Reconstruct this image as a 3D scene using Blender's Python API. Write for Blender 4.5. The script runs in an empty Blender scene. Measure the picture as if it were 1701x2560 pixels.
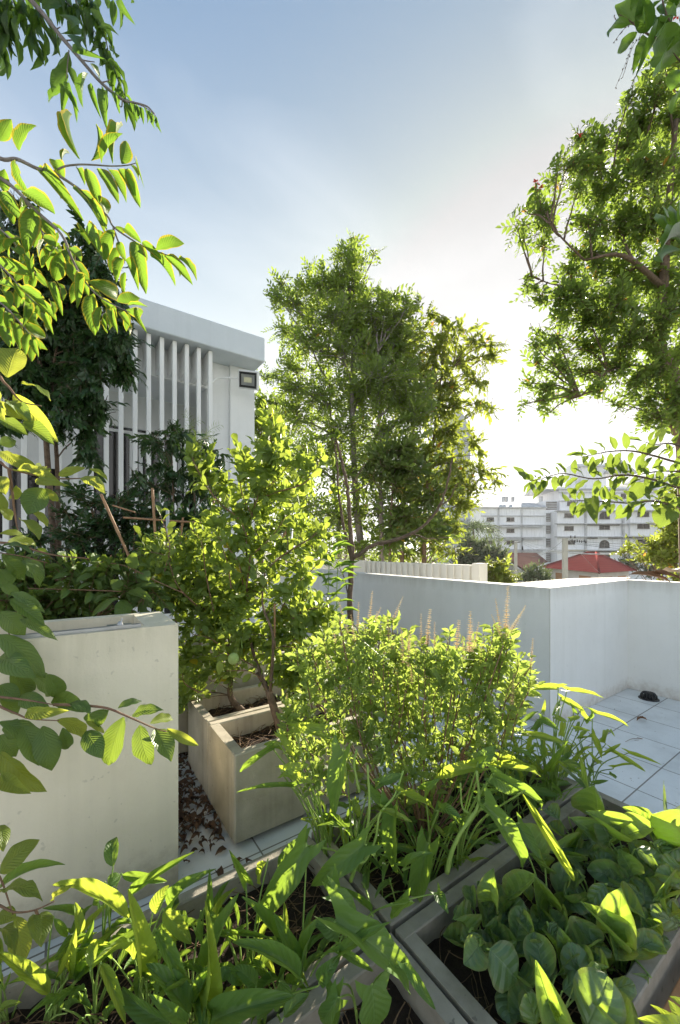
import bpy, math, random
import numpy as np
from mathutils import Vector

R = math.radians
sc = bpy.context.scene
COL = sc.collection
rng = np.random.default_rng(7)
random.seed(7)

# ------------------------------------------------------------------ camera
F = 985.0                 # focal length in photograph pixels (photo 1701 x 2560)
AZ = R(34.5)              # view azimuth, clockwise from +Y
EYE = 1.40
HOR = 1375.0              # horizon row
VD = np.array([math.sin(AZ), math.cos(AZ), 0.0])
RT = np.array([math.cos(AZ), -math.sin(AZ), 0.0])
CAM = np.array([0.0, 0.0, EYE])
cd = bpy.data.cameras.new('camera')
cam = bpy.data.objects.new('camera', cd)
COL.objects.link(cam)
cam.location = CAM
cam.rotation_euler = (R(90), 0, -AZ)
cd.sensor_fit = 'VERTICAL'
cd.sensor_height = 36.0
cd.sensor_width = 36.0
cd.lens = F / 2560 * 36.0
cd.shift_y = (HOR - 1280.0) / 2560.0
cd.clip_start = 0.03
cd.clip_end = 6000
sc.camera = cam

# ------------------------------------------------------------------ light
SUN_AZ = R(63.0)
SUN_EL = R(18.0)
world = bpy.data.worlds.new('World')
sc.world = world
world.use_nodes = True
wn, wl = world.node_tree.nodes, world.node_tree.links
wn.clear()
wo = wn.new('ShaderNodeOutputWorld')
bg = wn.new('ShaderNodeBackground')
sky = wn.new('ShaderNodeTexSky')
sky.sky_type = 'NISHITA'
sky.sun_disc = False
sky.sun_elevation = SUN_EL
sky.sun_rotation = SUN_AZ
sky.air_density = 1.0
sky.dust_density = 1.2
sky.ozone_density = 1.6
sky.altitude = 0
bg.inputs['Strength'].default_value = 0.12
gm = wn.new('ShaderNodeGamma'); gm.inputs[1].default_value = 0.36
hsv = wn.new('ShaderNodeHueSaturation'); hsv.inputs['Saturation'].default_value = 1.95; hsv.inputs['Value'].default_value = 0.96
tc = wn.new('ShaderNodeTexCoord'); sx = wn.new('ShaderNodeSeparateXYZ')      # pale haze band low in the sky, all round
wl.new(tc.outputs['Generated'], sx.inputs[0])
mr = wn.new('ShaderNodeMapRange'); mr.inputs['From Min'].default_value = 0.85; mr.inputs['From Max'].default_value = 0.0
wl.new(sx.outputs[2], mr.inputs['Value'])
pw_ = wn.new('ShaderNodeMath'); pw_.operation = 'POWER'; pw_.inputs[1].default_value = 1.4; wl.new(mr.outputs[0], pw_.inputs[0])
mxs = wn.new('ShaderNodeMix'); mxs.data_type = 'RGBA'
mxs.inputs[7].default_value = (4.1, 4.08, 4.04, 1)
wl.new(sky.outputs[0], gm.inputs[0]); wl.new(gm.outputs[0], hsv.inputs['Color'])
nz = wn.new('ShaderNodeTexNoise'); nz.inputs['Scale'].default_value = 1.6; nz.inputs['Detail'].default_value = 6; nz.inputs['Distortion'].default_value = 0.6
mpz = wn.new('ShaderNodeMapping'); mpz.inputs['Scale'].default_value = (1.0, 2.2, 3.5); mpz.inputs['Rotation'].default_value = (0.3, 0.5, 0.6)
wl.new(tc.outputs['Generated'], mpz.inputs[0]); wl.new(mpz.outputs[0], nz.inputs['Vector'])
nm_ = wn.new('ShaderNodeMapRange'); nm_.inputs['From Min'].default_value = 0.48; nm_.inputs['From Max'].default_value = 0.8; nm_.inputs['To Max'].default_value = 0.10; wl.new(nz.outputs['Fac'], nm_.inputs['Value'])
ad_ = wn.new('ShaderNodeMath'); ad_.operation = 'ADD'; ad_.use_clamp = True; wl.new(pw_.outputs[0], ad_.inputs[0]); wl.new(nm_.outputs[0], ad_.inputs[1])
wl.new(ad_.outputs[0], mxs.inputs[0]); cp_ = wn.new('ShaderNodeMix'); cp_.data_type = 'RGBA'; cp_.blend_type = 'DARKEN'; cp_.inputs[0].default_value = 1.0; cp_.inputs[7].default_value = (1.35, 1.34, 1.34, 1)
wl.new(hsv.outputs[0], cp_.inputs[6]); wl.new(cp_.outputs[2], mxs.inputs[6]); wl.new(mxs.outputs[2], bg.inputs['Color'])
wl.new(bg.outputs[0], wo.inputs['Surface'])
sl = bpy.data.lights.new('sun', 'SUN')
sl.energy = 4.4
sl.angle = R(0.5)
sl.color = (1.0, 0.90, 0.74)
so = bpy.data.objects.new('sun', sl)
COL.objects.link(so)
SD = Vector((math.sin(SUN_AZ) * math.cos(SUN_EL), math.cos(SUN_AZ) * math.cos(SUN_EL), math.sin(SUN_EL)))
so.rotation_euler = (-SD).to_track_quat('-Z', 'Y').to_euler()
so.location = (20, 10, 12)
sc.view_settings.view_transform = 'Standard'
sc.view_settings.look = 'None'
sc.view_settings.gamma = 1
sc.view_settings.exposure = 1.95
sc.cycles.volume_bounces = 0
sc.cycles.max_bounces = 8
sc.cycles.diffuse_bounces = 4
sc.cycles.transmission_bounces = 5
sc.cycles.transparent_max_bounces = 6
sc.cycles.use_adaptive_sampling = True
sc.cycles.adaptive_threshold = 0.02
sc.cycles.sample_clamp_indirect = 6.0
sc.cycles.use_denoising = True

# ------------------------------------------------------------------ coordinates
def W(px, py, D):
    """world point seen at photo pixel (px,py) at depth D"""
    return CAM + VD * D + RT * ((px - 850.0) / F * D) + np.array([0, 0, -(py - HOR) / F * D])

def WZ(px, py, z):
    return W(px, py, (EYE - z) * F / (py - HOR))

class View:
    """pixel frame of one enlarged crop of the photograph"""
    def __init__(s, x0, y0, k): s.x0, s.y0, s.k = x0, y0, k
    def p(s, x, y): return (s.x0 + x / s.k, s.y0 + y / s.k)
    def w(s, x, y, D): return W(*s.p(x, y), D)
ZA = View(0, 0, 2.6133); ZB = View(550, 500, 2.0907); ZC = View(1150, 0, 1.967)
ZD = View(1100, 1100, 2.609); ZE = View(0, 700, 2.24); ZF = View(0, 1400, 2.24)
ZG = View(0, 1950, 1.8447); ZH = View(850, 1950, 1.8425); ZI = View(700, 1400, 2.24)
ZJ = View(1200, 1600, 3.13); ZK = View(350, 1500, 3.136); ZL = View(350, 1050, 2.6133)
ZM = View(850, 2100, 3.136); ZN = View(0, 1250, 2.8); ZP = View(0, 0, 1.0)

# ------------------------------------------------------------------ object helpers
def tag(o, label=None, cat=None, group=None, kind=None):
    if label: o['label'] = label
    if cat: o['category'] = cat
    if group: o['group'] = group
    if kind: o['kind'] = kind
    return o

def empty(name, loc, label, cat, group=None):
    o = bpy.data.objects.new(name, None)
    COL.objects.link(o)
    o.location = Vector([float(v) for v in loc])
    o.empty_display_size = 0.1
    return tag(o, label, cat, group)

class MB:
    """collects shapes in world coordinates and links them as one mesh object"""
    def __init__(s):
        s.v = []; s.l = []; s.c = []; s.uv = []; s.r = []; s.m = []; s.n = 0
    def add(s, V, loops, counts, uv=None, r=None, mat=0):
        V = np.asarray(V, float).reshape(-1, 3)
        loops = np.asarray(loops, np.int64)
        s.v.append(V); s.l.append(loops + s.n); s.c.append(np.asarray(counts, np.int64))
        s.uv.append(np.zeros((len(V), 2)) if uv is None else np.asarray(uv, float))
        s.r.append(np.full(len(V), 0.5) if r is None else np.broadcast_to(np.asarray(r, float), (len(V),)))
        s.m.append(np.broadcast_to(np.asarray(mat, np.int64), (len(counts),)))
        s.n += len(V)
        return s
    def faces(s, V, F_, uv=None, r=None, mat=0):
        return s.add(V, [i for f in F_ for i in f], [len(f) for f in F_], uv, r, mat)
    def box(s, x0, x1, y0, y1, z0, z1, mat=0, M=None, bev=0.0):
        b = bev
        if b <= 0:
            V = np.array([[x, y, z] for z in (z0, z1) for y in (y0, y1) for x in (x0, x1)], float)
            Fs = [(0, 2, 3, 1), (4, 5, 7, 6), (0, 1, 5, 4), (2, 6, 7, 3), (0, 4, 6, 2), (1, 3, 7, 5)]
        else:
            V = []; 
            X, Y, Z = (x0, x1), (y0, y1), (z0, z1)
            sg = (1, -1)
            idx = {}
            for i in (0, 1):
                for j in (0, 1):
                    for k in (0, 1):
                        idx[(i, j, k)] = len(V)
                        V.append((X[i], Y[j] + sg[j] * b, Z[k] + sg[k] * b))
                        V.append((X[i] + sg[i] * b, Y[j], Z[k] + sg[k] * b))
                        V.append((X[i] + sg[i] * b, Y[j] + sg[j] * b, Z[k]))
            I = lambda i, j, k, a: idx[(i, j, k)] + a
            Fs = []
            def f(q, flip):
                Fs.append(tuple(q[::-1]) if flip else tuple(q))
            for i in (0, 1): f([I(i, 0, 0, 0), I(i, 0, 1, 0), I(i, 1, 1, 0), I(i, 1, 0, 0)], i == 1)
            for j in (0, 1): f([I(0, j, 0, 1), I(1, j, 0, 1), I(1, j, 1, 1), I(0, j, 1, 1)], j == 1)
            for k in (0, 1): f([I(0, 0, k, 2), I(0, 1, k, 2), I(1, 1, k, 2), I(1, 0, k, 2)], k == 1)
            for i in (0, 1):
                for j in (0, 1): f([I(i, j, 0, 0), I(i, j, 0, 1), I(i, j, 1, 1), I(i, j, 1, 0)], (i + j) % 2 == 1)
            for i in (0, 1):
                for k in (0, 1): f([I(i, 0, k, 0), I(i, 1, k, 0), I(i, 1, k, 2), I(i, 0, k, 2)], (i + k) % 2 == 1)
            for j in (0, 1):
                for k in (0, 1): f([I(0, j, k, 1), I(0, j, k, 2), I(1, j, k, 2), I(1, j, k, 1)], (j + k) % 2 == 1)
            for i in (0, 1):
                for j in (0, 1):
                    for k in (0, 1): f([I(i, j, k, 0), I(i, j, k, 1), I(i, j, k, 2)], (i + j + k) % 2 == 0)
            V = np.array(V, float)
        if M is not None: V = M(V)
        return s.faces(V, Fs, mat=mat)
    def tube(s, P, rad, n=6, mat=0, cap=True, r=0.5):
        P = np.asarray(P, float); k = len(P)
        rad = np.broadcast_to(np.asarray(rad, float), (k,))
        T = np.gradient(P, axis=0)
        T /= np.linalg.norm(T, axis=1)[:, None] + 1e-12
        ref = np.array([0.0, 0.0, 1.0]) if abs(T[0][2]) < 0.9 else np.array([1.0, 0, 0])
        A = np.cross(T, ref); 
        bad = np.linalg.norm(A, axis=1) < 1e-3
        A[bad] = np.cross(T[bad], [0.3, 1, 0.1])
        A /= np.linalg.norm(A, axis=1)[:, None]
        for i in range(1, k):          # keep the frame from flipping
            if np.dot(A[i], A[i - 1]) < 0: A[i] = -A[i]
        B = np.cross(T, A)
        th = np.arange(n) / n * 2 * math.pi
        V = P[:, None] + rad[:, None, None] * (np.cos(th)[None, :, None] * A[:, None] + np.sin(th)[None, :, None] * B[:, None])
        V = V.reshape(-1, 3)
        i = np.arange(k - 1)[:, None] * n; j = np.arange(n)[None]; j2 = (j + 1) % n
        q = np.stack([i + j, i + j2, i + n + j2, i + n + j], -1).reshape(-1)
        s.add(V, q, [4] * ((k - 1) * n), r=r, mat=mat,
              uv=np.stack([np.tile(th / 6.283, k), np.repeat(np.linspace(0, 1, k), n)], 1))
        if cap:
            s.l.append(np.arange(n)[::-1] + s.n - k * n); s.c.append(np.array([n])); s.m.append(np.array([mat]))
            s.l.append(np.arange(n) + s.n - n); s.c.append(np.array([n])); s.m.append(np.array([mat]))
        return s
    def inst(s, tpl, pos, Y, Z, sy, sx=None, sz=None, rnd=None):
        """instances of template tpl (dict v,l,c,uv,r,m): Y leaf axis, Z normal"""
        pos = np.atleast_2d(pos).astype(float); N = len(pos)
        if N == 0: return s
        Y = np.broadcast_to(np.atleast_2d(Y), (N, 3)).astype(float); Y = Y / (np.linalg.norm(Y, axis=1)[:, None] + 1e-9)
        Z = np.broadcast_to(np.atleast_2d(Z), (N, 3)).astype(float)
        Z = Z - (Z * Y).sum(1)[:, None] * Y
        nz = np.linalg.norm(Z, axis=1)[:, None]
        alt = np.cross(Y, [0.31, 0.52, 0.79])
        Z = np.where(nz < 1e-3, alt, Z); Z = Z / np.linalg.norm(Z, axis=1)[:, None]
        X = np.cross(Y, Z)
        sy = np.broadcast_to(np.asarray(sy, float), (N,))
        sx = sy if sx is None else np.broadcast_to(np.asarray(sx, float), (N,))
        sz = sy if sz is None else np.broadcast_to(np.asarray(sz, float), (N,))
        rnd = rng.random(N) if rnd is None else np.broadcast_to(np.asarray(rnd, float), (N,))
        t = tpl['v']; M = len(t)
        V = pos[:, None] + (sx[:, None] * t[None, :, 0])[..., None] * X[:, None] + (sy[:, None] * t[None, :, 1])[..., None] * Y[:, None] + (sz[:, None] * t[None, :, 2])[..., None] * Z[:, None]
        L = (tpl['l'][None] + (np.arange(N) * M)[:, None]).reshape(-1)
        r = (tpl['r'][None] * 0.55 + rnd[:, None] * 0.45).reshape(-1) if tpl['multi'] else np.repeat(rnd, M)
        s.add(V.reshape(-1, 3), L, np.tile(tpl['c'], N), np.tile(tpl['uv'], (N, 1)), r, np.tile(tpl['m'], N))
        return s
    def cat(s):
        return (np.concatenate(s.v), np.concatenate(s.l), np.concatenate(s.c), np.concatenate(s.uv), np.concatenate(s.r), np.concatenate(s.m))
    def template(s):
        v, l, c, uv, r, m = s.cat()
        return dict(v=v, l=l, c=c, uv=uv, r=r, m=m, multi=True)
    def build(s, name, mats, parent=None, smooth=True, origin=None):
        if not s.v: return None
        v, l, c, uv, r, m = s.cat()
        me = bpy.data.meshes.new(name)
        if parent is not None: o0 = np.array(parent['_w']) if '_w' in parent else np.array(parent.location)
        elif origin is not None: o0 = np.array(origin, float)
        else: o0 = np.array([v[:, 0].mean(), v[:, 1].mean(), v[:, 2].min()])
        me.vertices.add(len(v)); me.vertices.foreach_set('co', (v - o0).astype(np.float32).ravel())
        me.loops.add(len(l)); me.loops.foreach_set('vertex_index', l.astype(np.int32))
        me.polygons.add(len(c))
        st = np.concatenate([[0], np.cumsum(c)[:-1]])
        me.polygons.foreach_set('loop_start', st.astype(np.int32))
        me.polygons.foreach_set('loop_total', c.astype(np.int32))
        me.polygons.foreach_set('material_index', m.astype(np.int32))
        me.polygons.foreach_set('use_smooth', np.full(len(c), smooth))
        ul = me.uv_layers.new(name='UVMap')
        ul.data.foreach_set('uv', uv[l].astype(np.float32).ravel())
        a = me.attributes.new('rnd', 'FLOAT', 'POINT'); a.data.foreach_set('value', r.astype(np.float32))
        for x in (mats if isinstance(mats, (list, tuple)) else [mats]): me.materials.append(x)
        me.update(calc_edges=True); me.validate()
        o = bpy.data.objects.new(name, me)
        COL.objects.link(o)
        if parent is not None: o.parent = parent
        else: o.location = Vector([float(q) for q in o0])
        return o

def sub(o, mb, name, mats, smooth=True):
    """sub-part: child of a mesh part whose origin coincides with its thing's"""
    ch = mb.build(name, mats, None, smooth, origin=(np.array(o.parent.location) if o.parent else np.array(o.location)))
    ch.parent = o; ch.location = (0, 0, 0)
    return ch

# ------------------------------------------------------------------ materials
def newmat(name):
    m = bpy.data.materials.new(name); m.use_nodes = True
    n, l = m.node_tree.nodes, m.node_tree.links
    n.clear(); out = n.new('ShaderNodeOutputMaterial')
    return m, n, l, out

def nd(n, t, **k):
    x = n.new(t)
    for a, b in k.items(): setattr(x, a, b)
    return x

def mth(n, l, op, a, b=None, c=None):
    x = n.new('ShaderNodeMath'); x.operation = op
    for i, v in enumerate((a, b, c)):
        if v is None: continue
        if isinstance(v, (int, float)): x.inputs[i].default_value = v
        else: l.new(v, x.inputs[i])
    return x.outputs[0]

def mixc(n, l, f, a, b, mode='MIX'):
    x = n.new('ShaderNodeMix'); x.data_type = 'RGBA'; x.blend_type = mode
    for s_, v in ((0, f), (6, a), (7, b)):
        if isinstance(v, (int, float)): x.inputs[s_].default_value = v
        elif isinstance(v, tuple): x.inputs[s_].default_value = (*v, 1) if len(v) == 3 else v
        else: l.new(v, x.inputs[s_])
    return x.outputs[2]

def noise(n, l, scale, detail=4, rough=0.6, vec=None, stretch=None):
    tc = n.new('ShaderNodeTexCoord'); v = tc.outputs['Object'] if vec is None else vec
    if stretch:
        mp = n.new('ShaderNodeMapping'); mp.inputs['Scale'].default_value = stretch
        l.new(v, mp.inputs[0]); v = mp.outputs[0]
    t = n.new('ShaderNodeTexNoise'); t.inputs['Scale'].default_value = scale
    t.inputs['Detail'].default_value = detail; t.inputs['Roughness'].default_value = rough
    l.new(v, t.inputs['Vector'])
    return t.outputs['Fac']

def ramp(n, l, f, stops):
    r = n.new('ShaderNodeValToRGB')
    e = r.color_ramp.elements
    while len(e) < len(stops): e.new(0.5)
    for i, (p, c) in enumerate(stops):
        e[i].position = p; e[i].color = (*c, 1) if isinstance(c, tuple) else (c, c, c, 1)
    l.new(f, r.inputs[0])
    return r.outputs[0]

def solid(name, c1, c2=None, scale=6, rough=0.7, bump=0.15, bscale=60, streak=0.0, streak_col=None, spec=0.3, metal=0.0, spots=0.0, bdist=0.004, zdirt=()):
    m, n, l, out = newmat(name)
    p = n.new('ShaderNodeBsdfPrincipled')
    p.inputs['Roughness'].default_value = rough; p.inputs['Metallic'].default_value = metal
    p.inputs['Specular IOR Level'].default_value = spec
    c2 = c2 or tuple(x * 0.85 for x in c1)
    f = ramp(n, l, noise(n, l, scale, 6, 0.62), [(0.35, 0.0), (0.68, 1.0)])
    col = mixc(n, l, f, c1, c2)
    if streak > 0:
        sf = ramp(n, l, noise(n, l, 7, 4, 0.6, stretch=(1.3, 1.3, 0.06)), [(0.5, 0.0), (0.72, 1.0)])
        col = mixc(n, l, mth(n, l, 'MULTIPLY', sf, streak), col, streak_col or tuple(x * 0.5 for x in c1))
    if spots > 0:
        sp = ramp(n, l, noise(n, l, 38, 2, 0.5), [(0.70, 0.0), (0.735, 1.0)])
        col = mixc(n, l, mth(n, l, 'MULTIPLY', sp, spots), col, tuple(x * 0.35 for x in c1))
    for z0, z1, sg, dc in zdirt:      # splashes above the floor, drips below a rim
        gg = n.new('ShaderNodeNewGeometry'); ss = n.new('ShaderNodeSeparateXYZ'); l.new(gg.outputs['Position'], ss.inputs[0])
        mr_ = n.new('ShaderNodeMapRange'); mr_.inputs['From Min'].default_value = z0; mr_.inputs['From Max'].default_value = z1; l.new(ss.outputs[2], mr_.inputs['Value'])
        dn = noise(n, l, 9 if z0 < z1 else 14, 6, 0.7, stretch=(1, 1, 1) if z1 < z0 and z0 < 0.6 else (1.5, 1.5, 0.10))
        thr = ramp(n, l, mth(n, l, 'MULTIPLY', dn, mr_.outputs[0]), [(0.22, 0.0), (0.55, 1.0)])
        col = mixc(n, l, mth(n, l, 'MULTIPLY', thr, sg), col, dc)
    l.new(col, p.inputs['Base Color'])
    if bump:
        b = n.new('ShaderNodeBump'); b.inputs['Strength'].default_value = bump; b.inputs['Distance'].default_value = bdist
        l.new(noise(n, l, bscale, 5, 0.7), b.inputs['Height']); l.new(b.outputs[0], p.inputs['Normal'])
    l.new(p.outputs[0], out.inputs[0])
    return m

def leafmat(name, dark, light, trans, old=(0.35, 0.26, 0.04), oldf=0.03, tw=0.5, rough=0.42, ribs=9, vein=0.35, bump=0.5, bdist=0.004, spec=0.4, edge=None, edgef=0.0, holes=0.0):
    sh = lambda c: (c[0] * 1.12, c[1] * 0.93, c[2] * 1.15)
    dark, light, trans = sh(dark), sh(light), (trans[0] * 1.1, trans[1] * 0.96, trans[2])
    m, n, l, out = newmat(name)
    at = nd(n, 'ShaderNodeAttribute', attribute_name='rnd'); rf = at.outputs['Fac']
    uv = n.new('ShaderNodeUVMap'); sp = n.new('ShaderNodeSeparateXYZ'); l.new(uv.outputs[0], sp.inputs[0])
    u, v = sp.outputs[0], sp.outputs[1]
    au = mth(n, l, 'ABSOLUTE', mth(n, l, 'SUBTRACT', u, 0.5))
    mid = mth(n, l, 'SUBTRACT', 1.0, mth(n, l, 'MULTIPLY', au, 26.0)); midc = n.new('ShaderNodeClamp'); l.new(mid, midc.inputs[0]); mid = midc.outputs[0]
    side = mth(n, l, 'SUBTRACT', mth(n, l, 'MULTIPLY', v, float(ribs)), mth(n, l, 'MULTIPLY', au, ribs * 0.55))
    fr = mth(n, l, 'ABSOLUTE', mth(n, l, 'SUBTRACT', mth(n, l, 'FRACT', side), 0.5))   # 0 at the rib
    rib = mth(n, l, 'SUBTRACT', 1.0, mth(n, l, 'MULTIPLY', fr, 8.0)); rc = n.new('ShaderNodeClamp'); l.new(rib, rc.inputs[0]); rib = rc.outputs[0]
    vv = mth(n, l, 'MAXIMUM', mid, mth(n, l, 'MULTIPLY', rib, 0.5))
    base = mixc(n, l, rf, dark, light)
    mott = ramp(n, l, noise(n, l, 14, 3, 0.6), [(0.35, 0.0), (0.7, 1.0)])
    base = mixc(n, l, mth(n, l, 'MULTIPLY', mott, 0.35), base, light)
    vc = tuple(min(1, x * 1.6 + 0.05) for x in light)
    base = mixc(n, l, mth(n, l, 'MULTIPLY', vv, vein), base, vc)
    tr = mixc(n, l, rf, tuple(x * 0.8 for x in trans), trans)
    tr = mixc(n, l, mth(n, l, 'MULTIPLY', vv, 0.35), tr, tuple(x * 0.55 for x in trans))
    of = mth(n, l, 'GREATER_THAN', rf, 1.0 - oldf)
    base = mixc(n, l, of, base, old); tr = mixc(n, l, of, tr, tuple(min(1, x * 1.6) for x in old))
    spt = ramp(n, l, noise(n, l, 26, 5, 0.7), [(0.66, 0.0), (0.72, 1.0)])
    base = mixc(n, l, mth(n, l, 'MULTIPLY', spt, 0.45), base, tuple(0.5 * (a_ + b_) for a_, b_ in zip(light, (0.35, 0.25, 0.08))))
    if edgef > 0:
        em = mth(n, l, 'MULTIPLY', mth(n, l, 'GREATER_THAN', mth(n, l, 'ADD', mth(n, l, 'MULTIPLY', au, 2.0), mth(n, l, 'MULTIPLY', noise(n, l, 40, 3), 0.4)), 1.02), edgef)
        base = mixc(n, l, em, base, edge); tr = mixc(n, l, em, tr, edge)
    p = n.new('ShaderNodeBsdfPrincipled'); p.inputs['Roughness'].default_value = rough
    p.inputs['Specular IOR Level'].default_value = spec
    l.new(base, p.inputs['Base Color'])
    b = n.new('ShaderNodeBump'); b.inputs['Strength'].default_value = bump; b.inputs['Distance'].default_value = bdist
    hh = mth(n, l, 'ADD', mth(n, l, 'MULTIPLY', fr, 1.6), mth(n, l, 'MULTIPLY', noise(n, l, 45, 3), 0.8))
    hh = mth(n, l, 'SUBTRACT', hh, mth(n, l, 'MULTIPLY', mid, 0.8))
    l.new(hh, b.inputs['Height']); l.new(b.outputs[0], p.inputs['Normal'])
    t = n.new('ShaderNodeBsdfTranslucent'); l.new(tr, t.inputs['Color']); l.new(b.outputs[0], t.inputs['Normal'])
    mx = n.new('ShaderNodeMixShader'); mx.inputs[0].default_value = tw
    l.new(p.outputs[0], mx.inputs[1]); l.new(t.outputs[0], mx.inputs[2])
    l.new(mx.outputs[0], out.inputs[0])
    return m

# ------------------------------------------------------------------ leaf templates
def prof(kind, t):
    if kind == 'big': return np.sin(np.pi * t ** 0.9) ** 0.72 * (1 - 0.25 * np.clip((t - 0.8) / 0.2, 0, 1))
    if kind == 'lance': return np.sin(np.pi * np.clip(t, 0, 1) ** 0.8) ** 0.85
    if kind == 'ellip': return np.sin(np.pi * t) ** 0.62
    if kind == 'round': return np.sin(np.pi * t ** 0.95) ** 0.5
    if kind == 'ovate': return np.sin(np.pi * t ** 0.72) ** 0.8
    if kind == 'obov':  return np.sin(np.pi * t ** 1.35) ** 0.7
    if kind == 'spoon': return np.sin(np.pi * t ** 1.15) ** 0.47
    if kind == 'arrow': return (1 - t) ** 0.62 * (0.9 + 0.25 * np.sin(np.pi * t)) * (1 - 0.35 * np.exp(-((t - 0.22) / 0.1) ** 2))
    if kind == 'kk':    return np.where(t < 0.06, 0.75 + 2.5 * t, (0.9 - 0.25 * np.exp(-((t - 0.16) / 0.07) ** 2)) * np.clip(1 - ((t - 0.06) / 0.94) ** 1.7, 0, 1) ** 0.8)
    if kind == 'strap': return np.sin(np.pi * np.clip(t, 0, 1) ** 0.65) ** 0.6
    raise ValueError(kind)

def leaf(kind='lance', n=6, cols=2, w=0.3, arc=0.08, fold=0.25, wave=0.0, lobe=0.0, twist=0.0, tipdrop=0.0, cup=0.0, serr=0.0, seed=0, curl=0.0):
    """unit-length leaf from (0,0,0) to (0,1,0); widths as share of length"""
    g = np.random.default_rng(seed)
    t = np.linspace(0, 1, n + 1)
    tc = np.clip(t, 0.004, 0.996)
    hw = prof(kind, tc) * w / 2
    if kind in ('arrow', 'kk'): hw[-1] = 0.004
    cs = np.linspace(-1, 1, 2 * cols + 1)
    ph = g.random() * 6
    V = []; U = []
    for i, ti in enumerate(t):
        tw_ = twist * (ti - 0.5)
        sw = 1 + (serr * (1 if i % 2 else -1) if 0 < i < n else 0)
        for c in cs:
            x = c * hw[i] * (sw if abs(c) == 1 else 1)
            z = fold * abs(x) + arc * 4 * ti * (1 - ti) - tipdrop * ti ** 3 + wave * abs(c) ** 1.5 * math.sin(ti * 16 + ph + (2 if c > 0 else 0)) + cup * (c * c) * hw[i] * 2 - curl * (abs(c) ** 2) * hw[i]
            y = ti - (lobe * (1 - ti) ** 5 * abs(c) ** 1.3)
            x, z = x * math.cos(tw_) - z * 0, z + x * math.sin(tw_)
            V.append((x, y, z)); U.append((0.5 + 0.5 * c, ti))
    k = len(cs); L = []
    for i in range(n):
        for j in range(k - 1):
            L += [i * k + j, i * k + j + 1, (i + 1) * k + j + 1, (i + 1) * k + j]
    return dict(v=np.array(V, float), l=np.array(L), c=np.full(n * (k - 1), 4), uv=np.array(U), r=np.zeros(len(V)), m=np.zeros(n * (k - 1), int), multi=False)

def unit(v):
    v = np.asarray(v, float); return v / (np.linalg.norm(v, axis=-1, keepdims=True) + 1e-9)

def smooth_poly(P, k=5):
    """Catmull-Rom through the points"""
    P = np.asarray(P, float)
    if len(P) < 3:
        t = np.linspace(0, 1, k + 1)[:, None]; return P[0] * (1 - t) + P[-1] * t
    Q = np.vstack([2 * P[0] - P[1], P, 2 * P[-1] - P[-2]]); out = []
    for i in range(1, len(Q) - 2):
        for t in np.arange(k) / k:
            a, b, c, d = Q[i - 1], Q[i], Q[i + 1], Q[i + 2]
            out.append(0.5 * ((2 * b) + (-a + c) * t + (2 * a - 5 * b + 4 * c - d) * t * t + (-a + 3 * b - 3 * c + d) * t ** 3))
    out.append(P[-1]); return np.array(out)

UP = np.array([0, 0, 1.0])

def twig(leaves, k=9, L=1.0, ll=0.45, w=0.0, ang=55, droop=0.25, alt=True, stem=0.012, term=True, jitter=0.25, seed=0, flat=True, leafmin=0.7, hang=0.0, start=0.15):
    """twig template along +Y: stem (material 1) with k leaves (material 0)"""
    g = np.random.default_rng(seed); mb = MB()
    n = 5; t = np.linspace(0, 1, n)
    S = np.stack([0.04 * np.sin(t * 3 + seed), t * L, -droop * t ** 2 * L], 1)
    mb.tube(S, np.linspace(stem, stem * 0.4, n), 3, mat=1, cap=False)
    for i in range(k):
        ti = start + (1 - start) * (i + 0.5) / k if not (term and i == k - 1) else 1.0
        p = np.array([0.04 * math.sin(ti * 3 + seed), ti * L, -droop * ti ** 2 * L])
        sd = 1 if i % 2 else -1
        a = R(ang) * (1 - 0.35 * ti) if not (term and i == k - 1) else 0
        az = 0 if flat else g.uniform(0, 6.28)
        d = np.array([sd * math.sin(a), math.cos(a), g.normal(0, jitter) - hang])
        if not flat: d = np.array([math.sin(a) * math.cos(az), math.cos(a), math.sin(a) * math.sin(az) - hang])
        nrm = np.array([g.normal(0, jitter), g.normal(0, jitter) + (0 if hang == 0 else hang), 1.0])
        s_ = ll * g.uniform(leafmin, 1.1) * (1 - 0.25 * ti)
        mb.inst(leaves[int(g.integers(len(leaves)))], [p], [d], [nrm], [s_], rnd=[g.random()])
    tp = mb.template(); return tp
# ================================================================== SETTING
M_wall = solid('painted_wall', (0.80, 0.805, 0.79), (0.73, 0.735, 0.72), 1.6, 0.75, 0.25, 90, streak=0.15, streak_col=(0.50, 0.50, 0.46), spots=0.15, zdirt=((0.9, 1.1, 0.45, (0.42, 0.40, 0.35)), (0.22, 0.0, 0.6, (0.40, 0.34, 0.28))))
M_cream = solid('cream_plaster', (0.81, 0.745, 0.60), (0.74, 0.67, 0.53), 1.8, 0.8, 0.45, 70, streak=0.22, streak_col=(0.5, 0.46, 0.36), spots=0.25, zdirt=((0.85, 1.09, 0.4, (0.45, 0.42, 0.30)), (0.35, 0.0, 0.65, (0.34, 0.27, 0.18))))
M_white = solid('white_paint', (0.84, 0.85, 0.85), (0.79, 0.80, 0.80), 2.5, 0.6, 0.1, 80, streak=0.1)
M_fascia = solid('grey_white_paint', (0.68, 0.72, 0.76), (0.62, 0.67, 0.71), 2.0, 0.6, 0.1, 80, streak=0.12, spots=0.1)
M_conc = solid('weathered_concrete', (0.52, 0.47, 0.37), (0.37, 0.33, 0.25), 5.0, 0.85, 0.5, 60, streak=0.55, streak_col=(0.20, 0.17, 0.14), spots=0.5)
M_bed = solid('bed_concrete', (0.34, 0.31, 0.26), (0.22, 0.20, 0.16), 9.0, 0.85, 0.5, 70, spots=0.7)
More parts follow.
